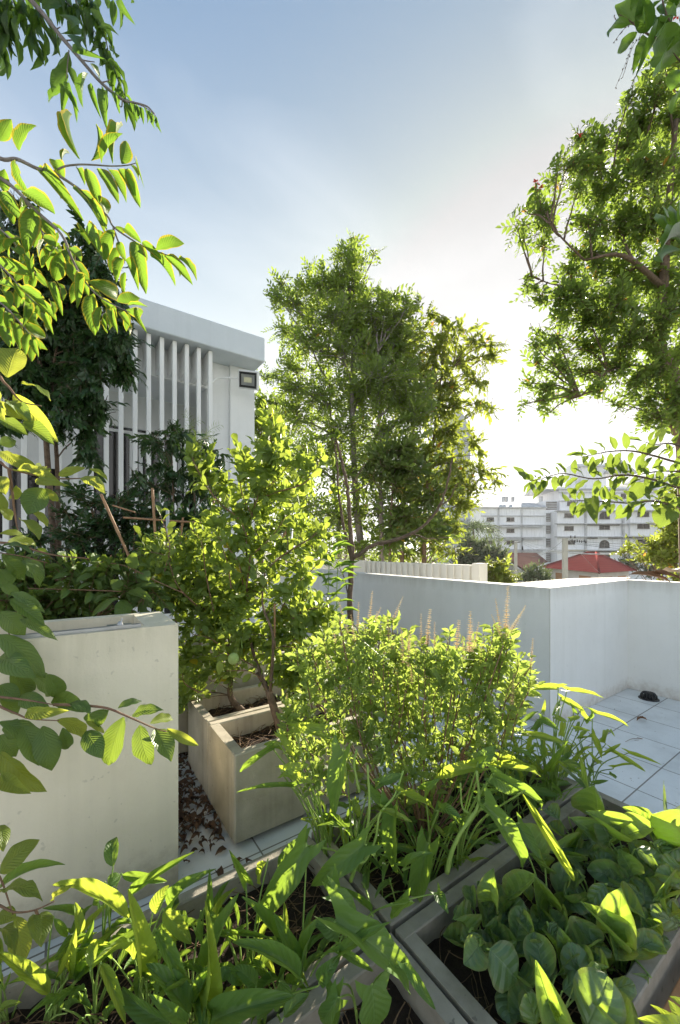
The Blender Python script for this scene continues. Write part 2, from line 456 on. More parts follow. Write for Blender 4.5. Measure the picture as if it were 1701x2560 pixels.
M_soil = solid('soil', (0.045, 0.03, 0.02), (0.02, 0.013, 0.009), 12, 0.95, 1.0, 50, bdist=0.02)
M_ground = solid('ground_mat', (0.10, 0.13, 0.05), (0.20, 0.18, 0.13), 0.03, 0.95, 0.0)
M_dark = solid('dark_metal', (0.02, 0.02, 0.022), (0.03, 0.03, 0.03), 5, 0.4, 0.0, spec=0.5)
M_steel = solid('steel', (0.45, 0.46, 0.47), (0.35, 0.36, 0.37), 8, 0.35, 0.1, metal=0.7)
M_wood = solid('wood_plank', (0.42, 0.22, 0.10), (0.30, 0.15, 0.07), 7, 0.6, 0.3, 40)
M_bamboo = solid('bamboo', (0.42, 0.25, 0.14), (0.26, 0.14, 0.08), 22, 0.55, 0.3, 60)
M_pipe = solid('grey_pipe', (0.50, 0.52, 0.52), (0.42, 0.44, 0.44), 12, 0.45, 0.1)
M_bark = solid('bark', (0.20, 0.14, 0.10), (0.10, 0.07, 0.05), 30, 0.9, 0.8, 80, bdist=0.01)
M_barkg = solid('grey_bark', (0.27, 0.24, 0.23), (0.16, 0.13, 0.12), 30, 0.85, 0.6, 90)
M_stemg = solid('green_stem', (0.20, 0.32, 0.07), (0.28, 0.38, 0.10), 12, 0.45, 0.1, 60)
M_stemb = solid('brown_stem', (0.16, 0.09, 0.06), (0.24, 0.15, 0.09), 22, 0.8, 0.3, 60)
M_straw = solid('straw', (0.20, 0.13, 0.07), (0.09, 0.05, 0.03), 20, 0.8, 0.0)
M_dkleaf = solid('dark_shaded_leaf', (0.075, 0.045, 0.03), (0.14, 0.08, 0.045), 25, 0.75, 0.3, 60)  # dark brown litter, darkened further to carry the deep shade of the gap
M_dryleaf = solid('dry_leaf', (0.16, 0.08, 0.04), (0.26, 0.14, 0.07), 10, 0.7, 0.3, 50)

def tilemat():
    m, n, l, out = newmat('glazed_floor_tile')
    g = n.new('ShaderNodeNewGeometry'); s = n.new('ShaderNodeSeparateXYZ'); l.new(g.outputs['Position'], s.inputs[0])
    fx = mth(n, l, 'DIVIDE', mth(n, l, 'SUBTRACT', s.outputs[0], 2.733), 0.4)
    fy = mth(n, l, 'DIVIDE', mth(n, l, 'SUBTRACT', s.outputs[1], 0.916), 0.4)
    dx = mth(n, l, 'SUBTRACT', 0.5, mth(n, l, 'ABSOLUTE', mth(n, l, 'SUBTRACT', mth(n, l, 'FRACT', fx), 0.5)))
    dy = mth(n, l, 'SUBTRACT', 0.5, mth(n, l, 'ABSOLUTE', mth(n, l, 'SUBTRACT', mth(n, l, 'FRACT', fy), 0.5)))
    d = mth(n, l, 'MINIMUM', dx, dy)
    gr = mth(n, l, 'LESS_THAN', d, 0.0095)
    cid = n.new('ShaderNodeCombineXYZ')
    l.new(mth(n, l, 'FLOOR', fx), cid.inputs[0]); l.new(mth(n, l, 'FLOOR', fy), cid.inputs[1])
    wn_ = n.new('ShaderNodeTexWhiteNoise'); l.new(cid.outputs[0], wn_.inputs[0])
    col = mixc(n, l, wn_.outputs[0], (0.70, 0.73, 0.75), (0.78, 0.80, 0.81))
    dirt = ramp(n, l, noise(n, l, 2.2, 7, 0.65), [(0.42, 0.0), (0.75, 1.0)])
    col = mixc(n, l, mth(n, l, 'MULTIPLY', dirt, 0.5), col, (0.36, 0.36, 0.34))
    sp = ramp(n, l, noise(n, l, 46, 2, 0.5), [(0.71, 0.0), (0.74, 1.0)])
    col = mixc(n, l, mth(n, l, 'MULTIPLY', sp, 0.6), col, (0.2, 0.16, 0.12))
    col = mixc(n, l, gr, col, (0.20, 0.19, 0.18))
    p = n.new('ShaderNodeBsdfPrincipled'); l.new(col, p.inputs['Base Color'])
    l.new(mth(n, l, 'ADD', 0.34, mth(n, l, 'MULTIPLY', dirt, 0.3)), p.inputs['Roughness'])
    b = n.new('ShaderNodeBump'); b.inputs['Strength'].default_value = 0.5; b.inputs['Distance'].default_value = 0.003
    l.new(mth(n, l, 'SUBTRACT', 1.0, gr), b.inputs['Height']); l.new(b.outputs[0], p.inputs['Normal'])
    l.new(p.outputs[0], out.inputs[0]); return m
M_tile = tilemat()

def glassmat():
    m, n, l, out = newmat('dark_window_glass')
    p = n.new('ShaderNodeBsdfPrincipled'); p.inputs['Base Color'].default_value = (0.02, 0.018, 0.016, 1)
    p.inputs['Roughness'].default_value = 0.06; p.inputs['Specular IOR Level'].default_value = 0.6
    l.new(p.outputs[0], out.inputs[0]); return m
M_glass = glassmat()

GZ = -7.0
g = MB(); g.faces([(-1500, -1500, GZ), (1500, -1500, GZ), (1500, 1500, GZ), (-1500, 1500, GZ)], [(0, 1, 2, 3)])
tag(g.build('ground', M_ground, smooth=False), kind='structure')
f = MB(); f.box(-6, 4.78, -4, 9.5, -0.35, 0.0)
tag(f.build('terrace_floor', M_tile, smooth=False), kind='structure')
f = MB(); f.box(-5.9, 4.7, -3.9, 9.4, GZ, -0.353)
tag(f.build('terrace_support_wall', M_wall, smooth=False), 'white building storey carrying the roof terrace', 'building')

# parapet: convex corner, alcove
def prism(mb, poly, z0, z1, mat=0):
    k = len(poly)
    V = [(x, y, z0) for x, y in poly] + [(x, y, z1) for x, y in poly]
    F_ = [tuple(range(k))[::-1], tuple(range(k, 2 * k))] + [(i, (i + 1) % k, k + (i + 1) % k, k + i) for i in range(k)]
    return mb.faces(V, F_, mat=mat)
p = MB()
prism(p, [(3.147, 1.635), (4.657, 1.635), (4.657, -4.0), (4.777, -4.0), (4.777, 1.755), (3.267, 1.755), (3.267, 7.3), (3.147, 7.3)], 0.002, 1.098)
pw = p.build('parapet_wall', M_wall, smooth=False, origin=(3.2, 1.7, 0))
tag(pw, 'smooth white painted parapet wall turning a corner around the tiled terrace', 'wall')
c = MB()       # worn joint seam at the corner

c.tube([(3.1462, 1.6342, 0.01), (3.1462, 1.6342, 1.09)], 0.0016, 5)
ch = c.build('corner_joint', M_conc, None, origin=(3.2, 1.7, 0)); ch.parent = pw; ch.location = (0, 0, 0)

# socket plate low on the parapet
so_ = empty('wall_socket', (3.14, 1.93, 0.42), 'small white weatherproof socket low on the parapet behind the basil', 'socket')
b = MB(); b.box(3.128, 3.146, 1.87, 1.99, 0.38, 0.46, bev=0.003); b.build('cover_plate', M_white, so_, smooth=False)
for yy in (1.90, 1.95):
    b = MB(); b.box(3.123, 3.127, yy - 0.012, yy + 0.014, 0.40, 0.44); b.build('socket_face', M_dark, so_, smooth=False)

# ribbed neighbour wall
nb = empty('ribbed_wall', (4.70, 3.4, 0), 'cream wall with vertical ribs behind the white parapet', 'wall')
M_rib = solid('cream_paint', (0.78, 0.74, 0.66), (0.70, 0.66, 0.58), 2, 0.7, 0.1, 60, streak=0.3, streak_col=(0.55, 0.5, 0.4))
q = MB(); q.box(4.70, 4.80, 3.50, 10.4, GZ, 1.185)
q.box(4.66, 4.70, 5.95, 10.4, GZ, 1.20); q.build('wall_panel', M_rib, nb, smooth=False)
q = MB()
for k in range(17):
    y = 3.56 + k * 0.14; q.box(4.672, 4.698, y, y + 0.085, GZ, 1.175, bev=0.006)
q.build('rib', M_rib, nb, smooth=False)
q = MB(); q.box(4.64, 4.82, 3.37, 3.497, GZ, 1.215, bev=0.006); q.build('end_post', M_rib, nb, smooth=False)

# drain dome, dry leaf, twig on the floor
dr = WZ(1622, 1747, 0.0)
do = empty('floor_drain', (dr[0], dr[1], 0), 'black domed drain grate in the far corner of the tiled floor', 'drain')
b = MB(); b.tube([(dr[0], dr[1], 0.001), (dr[0], dr[1], 0.008), (dr[0], dr[1], 0.010)], [0.082, 0.08, 0.06], 24); b.build('flange', M_dark, do)
b = MB()
for k in range(16):
    a = k / 16 * 6.283
    b.tube([(dr[0] + math.cos(a) * r_, dr[1] + math.sin(a) * r_, z_) for r_, z_ in ((0.062, 0.008), (0.06, 0.035), (0.045, 0.056), (0.015, 0.062))], 0.006, 5)
b.tube([(dr[0], dr[1], 0.05), (dr[0], dr[1], 0.066)], 0.022, 12)
b.tube([(dr[0], dr[1], 0.010), (dr[0], dr[1], 0.045)], 0.034, 12)
b.build('grate', M_dark, do)
T_dry = [leaf('ellip', 6, 2, 0.42, a_, f_, wave=0.05, seed=s_) for s_, (a_, f_) in enumerate([(0.2, 0.9), (-0.25, 0.5), (0.3, 1.4)])]
b = MB(); q = WZ(1592, 1802, 0.005); b.inst(T_dry[0], [q], [(0.9, -0.6, 0.05)], [(0.3, 0.2, 1)], [0.085])
tag(b.build('dry_leaf', M_dryleaf), 'curled brown dry leaf lying alone on the pale tiles', 'leaf')
b = MB(); q0 = WZ(1564, 1854, 0.004); q1 = WZ(1607, 1847, 0.004)
b.tube(smooth_poly([q0, (q0 + q1) / 2 + [0.01, 0.012, 0.004], q1]), 0.0018, 4)
b.tube([q1, q1 + [-0.02, 0.03, 0.004]], 0.0014, 4); b.tube([(q0 + q1) / 2, (q0 + q1) / 2 + [0.025, -0.02, 0.002]], 0.0012, 4)
tag(b.build('dry_twig', M_stemb), 'thin forked twig lying on the pale tiles', 'twig')

# ------------------------------------------------------------------ tall planter wall at left
tp = empty('tall_planter', (-0.3, 1.95, 0), 'tall cream plastered planter wall with metal track on its rim', 'planter')
b = MB(); prism(b, [(-2.6, 1.75), (0.378, 1.75), (0.378, 2.18), (-2.6, 2.18), (-2.6, 2.12), (0.256, 2.12), (0.256, 1.808), (-2.6, 1.808)], 0.002, 1.088)
b.box(-2.65, -2.601, 1.75, 2.18, 0.002, 1.088)
b.build('planter_wall', M_cream, tp, smooth=False)
b = MB(); b.box(-2.58, 0.254, 1.81, 2.118, 0.6, 0.97); b.build('soil', M_soil, tp, smooth=False)
b = MB(); b.box(-2.6, 0.24, 1.768, 1.774, 1.0885, 1.101); b.box(-2.6, 0.24, 1.790, 1.796, 1.0885, 1.101); b.box(-2.6, 0.24, 1.7745, 1.7895, 1.0885, 1.091)
mt = b.build('metal_track', M_steel, tp, smooth=False)
q = WZ(301, 1566, 1.10)
b = MB(); b.box(q[0] - 0.045, q[0] + 0.04, 1.757, 1.800, 1.1015, 1.105); b.tube([(q[0], 1.78, 1.105), (q[0], 1.78, 1.112), (q[0], 1.78, 1.118)], [0.012, 0.009, 0.004], 8)
b.tube([(q[0] + 0.005, 1.78, 1.11), (q[0] + 0.008, 1.784, 1.128)], 0.003, 5)
b.build('latch_plate', M_steel, tp, smooth=False)

# ------------------------------------------------------------------ planting boxes
def open_box(mb, x0, x1, y0, y1, z0, z1, t, bev=0.004):
    """four walls with mitre-free butt joints and a base"""
    mb.box(x0, x1, y0, y0 + t, z0, z1, bev=bev); mb.box(x0, x1, y1 - t, y1, z0, z1, bev=bev)
    mb.box(x0, x0 + t, y0 + t - 0.0035, y1 - t + 0.0035, z0 + 0.001, z1 - 0.0015); mb.box(x1 - t, x1, y0 + t - 0.0035, y1 - t + 0.0035, z0 + 0.001, z1 - 0.0015)

def soil_patch(mb, x0, x1, y0, y1, z, amp=0.012, step=0.03, seed=0):
    g_ = np.random.default_rng(seed)
    nx = max(3, int((x1 - x0) / step)); ny = max(3, int((y1 - y0) / step))
    X, Y = np.meshgrid(np.linspace(x0, x1, nx), np.linspace(y0, y1, ny))
    Z = z + amp * (np.sin(X * 17 + seed) * np.cos(Y * 23) + g_.normal(0, 0.6, X.shape))
    V = np.stack([X, Y, Z], -1).reshape(-1, 3)
    i = np.arange(ny - 1)[:, None] * nx + np.arange(nx - 1)[None]
    L = np.stack([i, i + 1, i + nx + 1, i + nx], -1).reshape(-1)
    mb.add(V, L, [4] * ((nx - 1) * (ny - 1)))
    return mb

BEDS = [(-1.5, 0.832, 0.945, 1.452), (0.848, 2.17, 0.945, 1.452), (0.848, 2.17, 0.415, 0.930), (-0.6, 0.832, 0.415, 0.930)]
bl_ = ['long concrete bed edge under the narrow water spinach in the near left', 'concrete bed under the basil and broad water spinach', 'concrete bed filled with collard greens', 'shadowed concrete bed at the bottom middle edge of the frame']
for i, (x0, x1, y0, y1) in enumerate(BEDS):
    e = empty('raised_bed', ((x0 + x1) / 2, (y0 + y1) / 2, 0), bl_[i], 'raised bed', 'concrete raised vegetable beds')
    b = MB(); open_box(b, x0, x1, y0, y1, 0.002, 0.20 + 0.001 * i, 0.046); b.build('frame', M_bed, e, smooth=False)
    b = MB(); soil_patch(b, x0 + 0.04, x1 - 0.04, y0 + 0.04, y1 - 0.04, 0.125, seed=i); b.build('soil', M_soil, e)

PL = [(0.63, 1.50, 1.776, 2.205, 0.45, 0.05), (0.63, 1.50, 2.215, 2.64, 0.448, 0.045), (0.46, 1.80, 2.78, 3.25, 0.60, 0.05), (1.95, 2.95, 2.95, 3.5, 0.5, 0.05), (-2.4, 1.5, 3.75, 4.25, 0.5, 0.06)]
pl_ = ['nearest weathered concrete trough holding the front lime tree', 'weathered concrete trough second from the front', 'taller pale concrete trough behind the two lime tree troughs',
       'concrete trough holding the bare branched sapling', 'long concrete trough in front of the white louvred house']
for i, (x0, x1, y0, y1, z1, t) in enumerate(PL):
    e = empty('planter_trough', ((x0 + x1) / 2, (y0 + y1) / 2, 0), pl_[i], 'planter', 'concrete troughs on the terrace')
    b = MB(); open_box(b, x0, x1, y0, y1, 0.035, z1, t, 0.006); b.build('trough_wall', M_conc, e, smooth=False)
    b = MB(); soil_patch(b, x0 + t - 0.01, x1 - t + 0.01, y0 + t - 0.01, y1 - t + 0.01, z1 - 0.10, seed=i + 9); b.build('soil', M_soil, e)
    for fx in (x0 + 0.12, x1 - 0.18):
        for fy in (y0 + 0.06, y1 - 0.12):
            b = MB(); b.box(fx, fx + 0.06, fy, fy + 0.06, 0.001, 0.036); b.build('foot', M_dark, e, smooth=False)

# dry straw in beds and troughs, dry leaves in the gap
def straw(mb, x0, x1, y0, y1, z, n, g_, L=(0.04, 0.16)):
    for _ in range(n):
        p_ = np.array([g_.uniform(x0, x1), g_.uniform(y0, y1), z + abs(g_.normal(0, 0.012))])
        a = g_.uniform(0, 6.28); ln = g_.uniform(*L); d = np.array([math.cos(a), math.sin(a), g_.normal(0, 0.18)])
        c_ = np.array([-d[1], d[0], 0.3]) * g_.normal(0, 0.35)
        t = np.linspace(-0.5, 0.5, 5)[:, None]
        P_ = p_ + d * t * ln + c_ * ln * (0.25 - t ** 2)
        P_[:, 0] = np.clip(P_[:, 0], x0, x1); P_[:, 1] = np.clip(P_[:, 1], y0, y1); P_[:, 2] = np.maximum(P_[:, 2], z - 0.01)
        mb.tube(P_, g_.uniform(0.0008, 0.002), 3, cap=False)
g_ = np.random.default_rng(3); b = MB()
for i, (x0, x1, y0, y1) in enumerate(BEDS): straw(b, x0 + 0.05, x1 - 0.05, y0 + 0.05, y1 - 0.05, 0.14, [700, 220, 160, 220][i], g_)
straw(b, 0.70, 1.3, 1.83, 2.15, 0.36, 150, g_); straw(b, 0.70, 1.3, 2.27, 2.58, 0.36, 150, g_)
tag(b.build('dry_straw', M_straw), 'dry straw and twigs mulching the soil', 'straw', kind='stuff')
b = MB(); n_ = 260
pos = np.stack([g_.uniform(0.40, 0.64, n_), g_.uniform(1.95, 3.4, n_), g_.uniform(0.004, 0.03, n_)], 1)
pos = np.vstack([pos, np.stack([g_.uniform(0.42, 0.75, 14), g_.uniform(1.6, 1.95, 14), np.full(14, 0.006)], 1)])
k_ = len(pos); a = g_.uniform(0, 6.28, k_)
for j in range(3):
    s_ = np.arange(k_) % 3 == j
    b.inst(T_dry[j], pos[s_], np.stack([np.cos(a), np.sin(a), g_.normal(0, 0.15, k_)], 1)[s_], np.stack([g_.normal(0, .3, k_), g_.normal(0, .3, k_), np.ones(k_)], 1)[s_], g_.uniform(0.025, 0.075, k_)[s_])
pos = np.stack([g_.uniform(0.40, 0.62, 260), g_.uniform(1.85, 3.3, 260), g_.uniform(0.003, 0.035, 260)], 1); a = g_.uniform(0, 6.28, 260)
b.inst(T_dry[2], pos, np.stack([np.cos(a), np.sin(a), a * 0], 1), np.stack([g_.normal(0, .4, 260), g_.normal(0, .4, 260), np.ones(260)], 1), g_.uniform(0.02, 0.05, 260))
pos = np.stack([g_.uniform(2.2, 4.5, 26), g_.uniform(-0.2, 1.6, 26), g_.uniform(0.002, 0.004, 26)], 1); a = g_.uniform(0, 6.28, 26)
b.inst(T_dry[1], pos, np.stack([np.cos(a), np.sin(a), a * 0], 1), [(0.1, 0.1, 1)], g_.uniform(0.006, 0.022, 26))
pos = np.stack([g_.uniform(-0.8, 0.8, 60), g_.uniform(1.0, 1.4, 60), g_.uniform(0.135, 0.15, 60)], 1); a = g_.uniform(0, 6.28, 60)
b.inst(T_dry[1], pos, np.stack([np.cos(a), np.sin(a), a * 0], 1), [(0.1, 0.1, 1)], g_.uniform(0.03, 0.06, 60))
tag(b.build('fallen_leaves', M_dkleaf), 'brown fallen leaves heaped in the gap beside the troughs', 'leaves', kind='stuff')

# wooden bench at the bottom right corner
e = empty('wooden_bench', (1.7, 0.1, 0), 'orange brown wooden bench top at the bottom right corner', 'bench')
for k in range(4):
    y = 0.385 - k * 0.105
    b = MB(); b.box(1.0, 2.5, y - 0.1, y, 0.135, 0.16, bev=0.003); b.build('plank', M_wood, e, smooth=False)
for x in (1.1, 2.35):
    b = MB(); b.box(x, x + 0.05, -0.03, 0.36, 0.001, 0.1345); b.build('leg', M_wood, e, smooth=False)

# ------------------------------------------------------------------ louvred house
hs = empty('louvred_house', (0.3, 6.2, 0), 'white flat roofed house with vertical louvre fins', 'house')
b = MB(); b.box(-9, 2.29, 5.216, 11, 4.07, 4.41, bev=0.01); rf = b.build('roof', M_fascia, hs, smooth=False)
b = MB()
b.box(1.916, 2.283, 5.58, 5.98, 0.0, 4.068); b.box(1.60, 1.9155, 5.64, 5.95, 0.0, 4.067)
b.box(2.03, 2.28, 5.981, 11, 0, 4.067)
b.box(-9, 1.5995, 5.64, 5.78, 3.68, 4.066)
b.box(-9, 1.95, 5.781, 6.60, 3.72, 4.0)
b.box(-9, 0.18, 6.62, 6.8, 0, 3.719); b.box(0.1805, 1.95, 6.62, 6.8, 3.30, 3.719); b.box(1.93, 2.03, 5.99, 11, 0, 3.718)
b.build('wall', M_white, hs, smooth=False)
# shadow-gap line round the pillar
b = MB(); b.box(-9, 2.03, 5.0, 11, -0.1, -0.005); 
win = MB(); win.box(0.18, 1.93, 6.60, 6.66, 3.215, 3.295); win.box(0.18, 1.93, 6.60, 6.66, 3.13, 3.17)
for x in (0.18, 0.74, 0.86, 1.42, 1.87): win.box(x, x + 0.055, 6.59, 6.65, 0.4, 3.129)
wf = win.build('window', M_white, hs, smooth=False)
b = MB(); b.box(0.2, 1.9, 6.635, 6.645, 0.4, 3.22); sub(wf, b, 'pane', M_glass, False)
win = MB(); win.box(-1.6, -0.1, 6.58, 6.619, 2.5, 2.56); win.box(-1.6, -0.1, 6.58, 6.619, 1.5, 1.55)
for x in (-1.6, -0.85, -0.15): win.box(x, x + 0.05, 6.575, 6.6185, 1.55, 2.5)
wf = win.build('window', M_white, hs, smooth=False)
b = MB(); b.box(-1.56, -0.12, 6.60, 6.612, 1.54, 2.52); sub(wf, b, 'pane', M_glass, False)
M_fin = solid('fin_paint', (0.90, 0.90, 0.89), (0.84, 0.84, 0.83), 2.5, 0.6, 0.1, 80, streak=0.12)
for k in range(24):
    x = 1.557 - k * 0.15
    b = MB(); b.box(x - 0.025, x + 0.025, 5.32, 5.38, 0.0, 4.062, bev=0.004); b.box(x - 0.024, x + 0.024, 5.381, 5.639, 3.70, 4.061)
    b.build('louvre_fin', M_fin, hs, smooth=False)

# floodlight
fc = W(620, 950, 5.5)
fl = empty('floodlight', fc, 'white and black square floodlight on the corner of the louvred house', 'floodlight')
fy = unit(-VD * 0.85 - RT * 0.25 + np.array([0, 0, -0.35])); fx_ = unit(np.cross(fy, UP)); fz = np.cross(fx_, fy)
_a = R(12); fx_, fz = fx_ * math.cos(_a) + fz * math.sin(_a), fz * math.cos(_a) - fx_ * math.sin(_a)
def LM(V): 
    V = np.asarray(V) * 1.15; return fc + V[:, :1] * fx_ + V[:, 1:2] * fy + V[:, 2:3] * fz
b = MB(); b.box(-0.132, 0.132, -0.04, 0.0, -0.108, 0.108, bev=0.008, M=LM)
for k in range(9): b.box(-0.11 + k * 0.027, -0.104 + k * 0.027, -0.065, -0.0405, -0.08, 0.08, M=LM)
b.build('housing', M_white, fl, smooth=False)
b = MB(); b.box(-0.112, 0.112, 0.0005, 0.008, 0.062, 0.088, M=LM); b.box(-0.112, 0.112, 0.0005, 0.008, -0.088, -0.062, M=LM)
b.box(-0.112, -0.09, 0.0005, 0.008, -0.0615, 0.0615, M=LM); b.box(0.09, 0.112, 0.0005, 0.008, -0.0615, 0.0615, M=LM); b.build('bezel', M_dark, fl, smooth=False)
b = MB(); b.box(-0.089, 0.089, 0.0008, 0.003, -0.061, 0.061, M=LM); rfm = b.build('reflector', M_steel, fl, smooth=False)
b = MB(); b.box(-0.05, 0.05, 0.0035, 0.006, -0.028, 0.030, M=LM); b.build('led_panel', solid('led', (0.75, 0.72, 0.5), None, 60, 0.4, 0.3, 300), fl, smooth=False)
b = MB(); wp = W(597, 948, 5.62); b.tube([fc + fy * -0.06, (fc + wp) / 2 + [0, 0, 0.0], wp], 0.014, 8); b.build('bracket', M_white, fl)
b = MB(); b.tube(smooth_poly([ZE.w(1330, 550, 5.55), ZE.w(1280, 548, 5.5), ZE.w(1215, 552, 5.42), ZE.w(1185, 580, 5.36), ZE.w(1160, 612, 5.3)], 6), 0.012, 6)
b.build('cable', M_white, fl)

# ------------------------------------------------------------------ far buildings
def fb(mb, x0, x1, y0, y1, D0, D1, mat=0, view=ZP, floor=False):
    """box facing the camera: front face fills crop pixels x0..x1, y0..y1 at depth D0"""
    a = view.w(x0, y1, D0); c_ = view.w(x1, y0, D0)
    w_ = float(np.dot(c_ - a, RT)); z0 = GZ if floor else a[2]; z1 = c_[2]
    def M(V):
        V = np.asarray(V); return a * [1, 1, 0] + V[:, :1] * RT + V[:, 1:2] * VD + V[:, 2:3] * UP
    return mb.box(0, w_, 0, D1 - D0, z0, z1, mat=mat, M=M)

M_apt = solid('apartment_paint', (0.88, 0.89, 0.92), (0.80, 0.81, 0.84), 0.25, 0.85, 0.0, streak=0.5, streak_col=(0.40, 0.41, 0.42))
M_apt2 = solid('apartment_trim', (0.62, 0.63, 0.65), (0.38, 0.38, 0.39), 0.6, 0.85, 0.0)
M_open = solid('dark_opening', (0.09, 0.08, 0.075), (0.05, 0.045, 0.045), 1.5, 0.5, 0.0)
M_stair = solid('stair_grille', (0.28, 0.26, 0.24), (0.18, 0.17, 0.16), 0.8, 0.8, 0.0)
M_redt = solid('red_roof_tile', (0.50, 0.09, 0.08), (0.38, 0.07, 0.07), 1.5, 0.6, 0.0)
M_brnt = solid('brown_roof_tile', (0.20, 0.11, 0.09), (0.13, 0.08, 0.07), 1.5, 0.75, 0.0)

D = 100.0
ap = empty('apartment_block', W(1500, 1375, D + 8) * [1, 1, 0] + [0, 0, GZ], 'long white apartment block beyond the roofs with dark square and arched windows', 'building')
b = MB()
fb(b, 270, 690, 440, 900, D, D + 14, view=ZD, floor=True)
fb(b, 690, 765, 395, 900, D + 1.2, D + 14, view=ZD, floor=True)
fb(b, 765, 1240, 460, 900, D - 2, D + 13.5, view=ZD, floor=True)
fb(b, 1240, 2000, 455, 900, D - 2.6, D + 13.4, view=ZD, floor=True)
fb(b, 780, 1420, 305, 460, D + 1.5, D + 13.2, view=ZD)
fb(b, 1420, 1900, 235, 455, D + 2.0, D + 13.1, view=ZD)
fb(b, 925, 1085, 165, 305, D + 4, D + 12, view=ZD)
fb(b, 850, 880, 165, 305, D + 4.2, D + 6, view=ZD)
b.build('wall', M_apt, ap, smooth=False)
b = MB()
def slope_roof(x0, x1, ye, yr, D0, D1, over=0.6):
    a = ZD.w(x0, ye, D0 - over); c_ = ZD.w(x1, ye, D0 - over); h = ZD.w(x0, yr, D0)[2] - a[2]
    n_ = VD * (D1 - D0)
    b.faces([a, c_, c_ + n_ + UP * h, a + n_ + UP * h, a + n_ * 2, c_ + n_ * 2, a - UP * 0.2, c_ - UP * 0.2, c_ + n_ * 2 - UP * 0.2, a + n_ * 2 - UP * 0.2],
            [(0, 1, 2, 3), (3, 2, 5, 4), (0, 6, 7, 1), (0, 3, 4, 9, 6), (1, 7, 8, 5, 2), (6, 9, 8, 7)])
slope_roof(264, 700, 437, 390, D, D + 7)
slope_roof(700, 1420, 318, 268, D + 1.5, D + 8)
slope_roof(1410, 1900, 240, 205, D + 2, D + 8)
slope_roof(915, 1095, 168, 135, D + 4, D + 8)
b.build('roof', M_apt2, ap, smooth=False)
# blue grey gable on top
b = MB(); a0, a1, a2 = ZD.w(1080, 215, D + 3), ZD.w(1300, 215, D + 3), ZD.w(1170, 118, D + 3)
a3, a4, a5 = a0 + VD * 6, a1 + VD * 6, a2 + VD * 6
b.faces([a0, a1, a2, a3, a4, a5], [(0, 1, 2), (5, 4, 3), (0, 2, 5, 3), (2, 1, 4, 5), (0, 3, 4, 1)])
b.build('gable', M_apt2, ap, smooth=False)
b = MB()   # ledges and pilasters
for y in (437, 492): fb(b, 268, 690, y, y + 6, D - 0.25, D - 0.004, view=ZD)
for y in (552, 632, 712):
    fb(b, 264, 690, y, y + 6, D - 0.9, D - 0.004, view=ZD)
    for x0, x1 in ((278, 380), (392, 532), (545, 670)): fb(b, x0, x1, y + 10, y + 18, D - 1.1, D - 0.005, view=ZD)
for x in (380, 532): fb(b, x, x + 8, 444, 900, D - 0.35, D - 0.006, view=ZD, floor=True)
for y in (458, 542, 628, 715, 820):
    fb(b, 760, 1236, y, y + 7, D - 3.0, D - 2.004, view=ZD); fb(b, 1236, 1900, y - 3, y + 4, D - 3.7, D - 2.604, view=ZD)
for x in (948, 1192): fb(b, x, x + 12, 462, 900, D - 2.4, D - 2.006, view=ZD, floor=True)
for y in (340, 395): fb(b, 778, 1420, y, y + 5, D + 1.1, D + 1.494, view=ZD)
for x in (440, 480, 665, 418): fb(b, x - 7, x + 7, 368, 402, D + 5, D + 6, view=ZD)
b.build('ledge', M_apt2, ap, smooth=False)
for x0, x1, y in ((970, 1180, 550), (970, 1040, 636), (1110, 1186, 636), (1240, 1340, 634), (1368, 1460, 634), (970, 1180, 724), (1225, 1460, 724)):
    b = MB()
    for k in range(int((x1 - x0) / 9)): fb(b, x0 + k * 9, x0 + k * 9 + 5, y, y + 7, D - 3.5 if x0 > 1200 else D - 2.7, D - 2.608 if x0 > 1200 else D - 2.008, view=ZD)
    b.build('ledge_bracket', M_stair, ap, smooth=False)
for y0, y1 in ((400, 455), (476, 532), (555, 610), (641, 700), (730, 795)):
    b = MB()
    for k in range(5):
        yy = y0 + k * (y1 - y0) / 5; fb(b, 692, 763, yy, yy + 4, D + 0.9, D + 1.15, view=ZD)
    b.build('stair_grille', M_apt2, ap, smooth=False)
b = MB()
for y0, y1 in ((400, 455), (476, 532), (555, 610), (641, 700), (730, 795)):
    b = MB(); fb(b, 692, 763, y0, y1, D + 1.16, D + 1.196, view=ZD); b.build('stair_opening', M_stair, ap, smooth=False)
wins = [(x0, x1, y0, y1, D, 0) for y0, y1 in ((505, 530), (578, 603), (657, 680)) for x0, x1 in ((305, 352), (435, 485))]
wins += [(812, 872, 478, 505, D - 2, 0), (812, 872, 562, 590, D - 2, 0), (830, 880, 655, 680, D - 2, 0), (1040, 1108, 467, 515, D - 2, 1), (1040, 1108, 555, 583, D - 2, 0),
         (1040, 1106, 652, 703, D - 2, 1), (1040, 1110, 745, 775, D - 2, 0), (1288, 1365, 468, 500, D - 2.6, 0), (1288, 1368, 547, 578, D - 2.6, 0), (1288, 1366, 648, 682, D - 2.6, 0),
         (1288, 1366, 752, 785, D - 2.6, 0), (1500, 1570, 468, 500, D - 2.6, 0), (1500, 1570, 547, 578, D - 2.6, 0), (1500, 1570, 648, 682, D - 2.6, 0), (830, 885, 400, 428, D + 1.5, 0), (845, 882, 345, 372, D + 1.5, 0), (1455, 1480, 368, 398, D + 2, 0), (1180, 1215, 350, 380, D + 1.5, 0)]
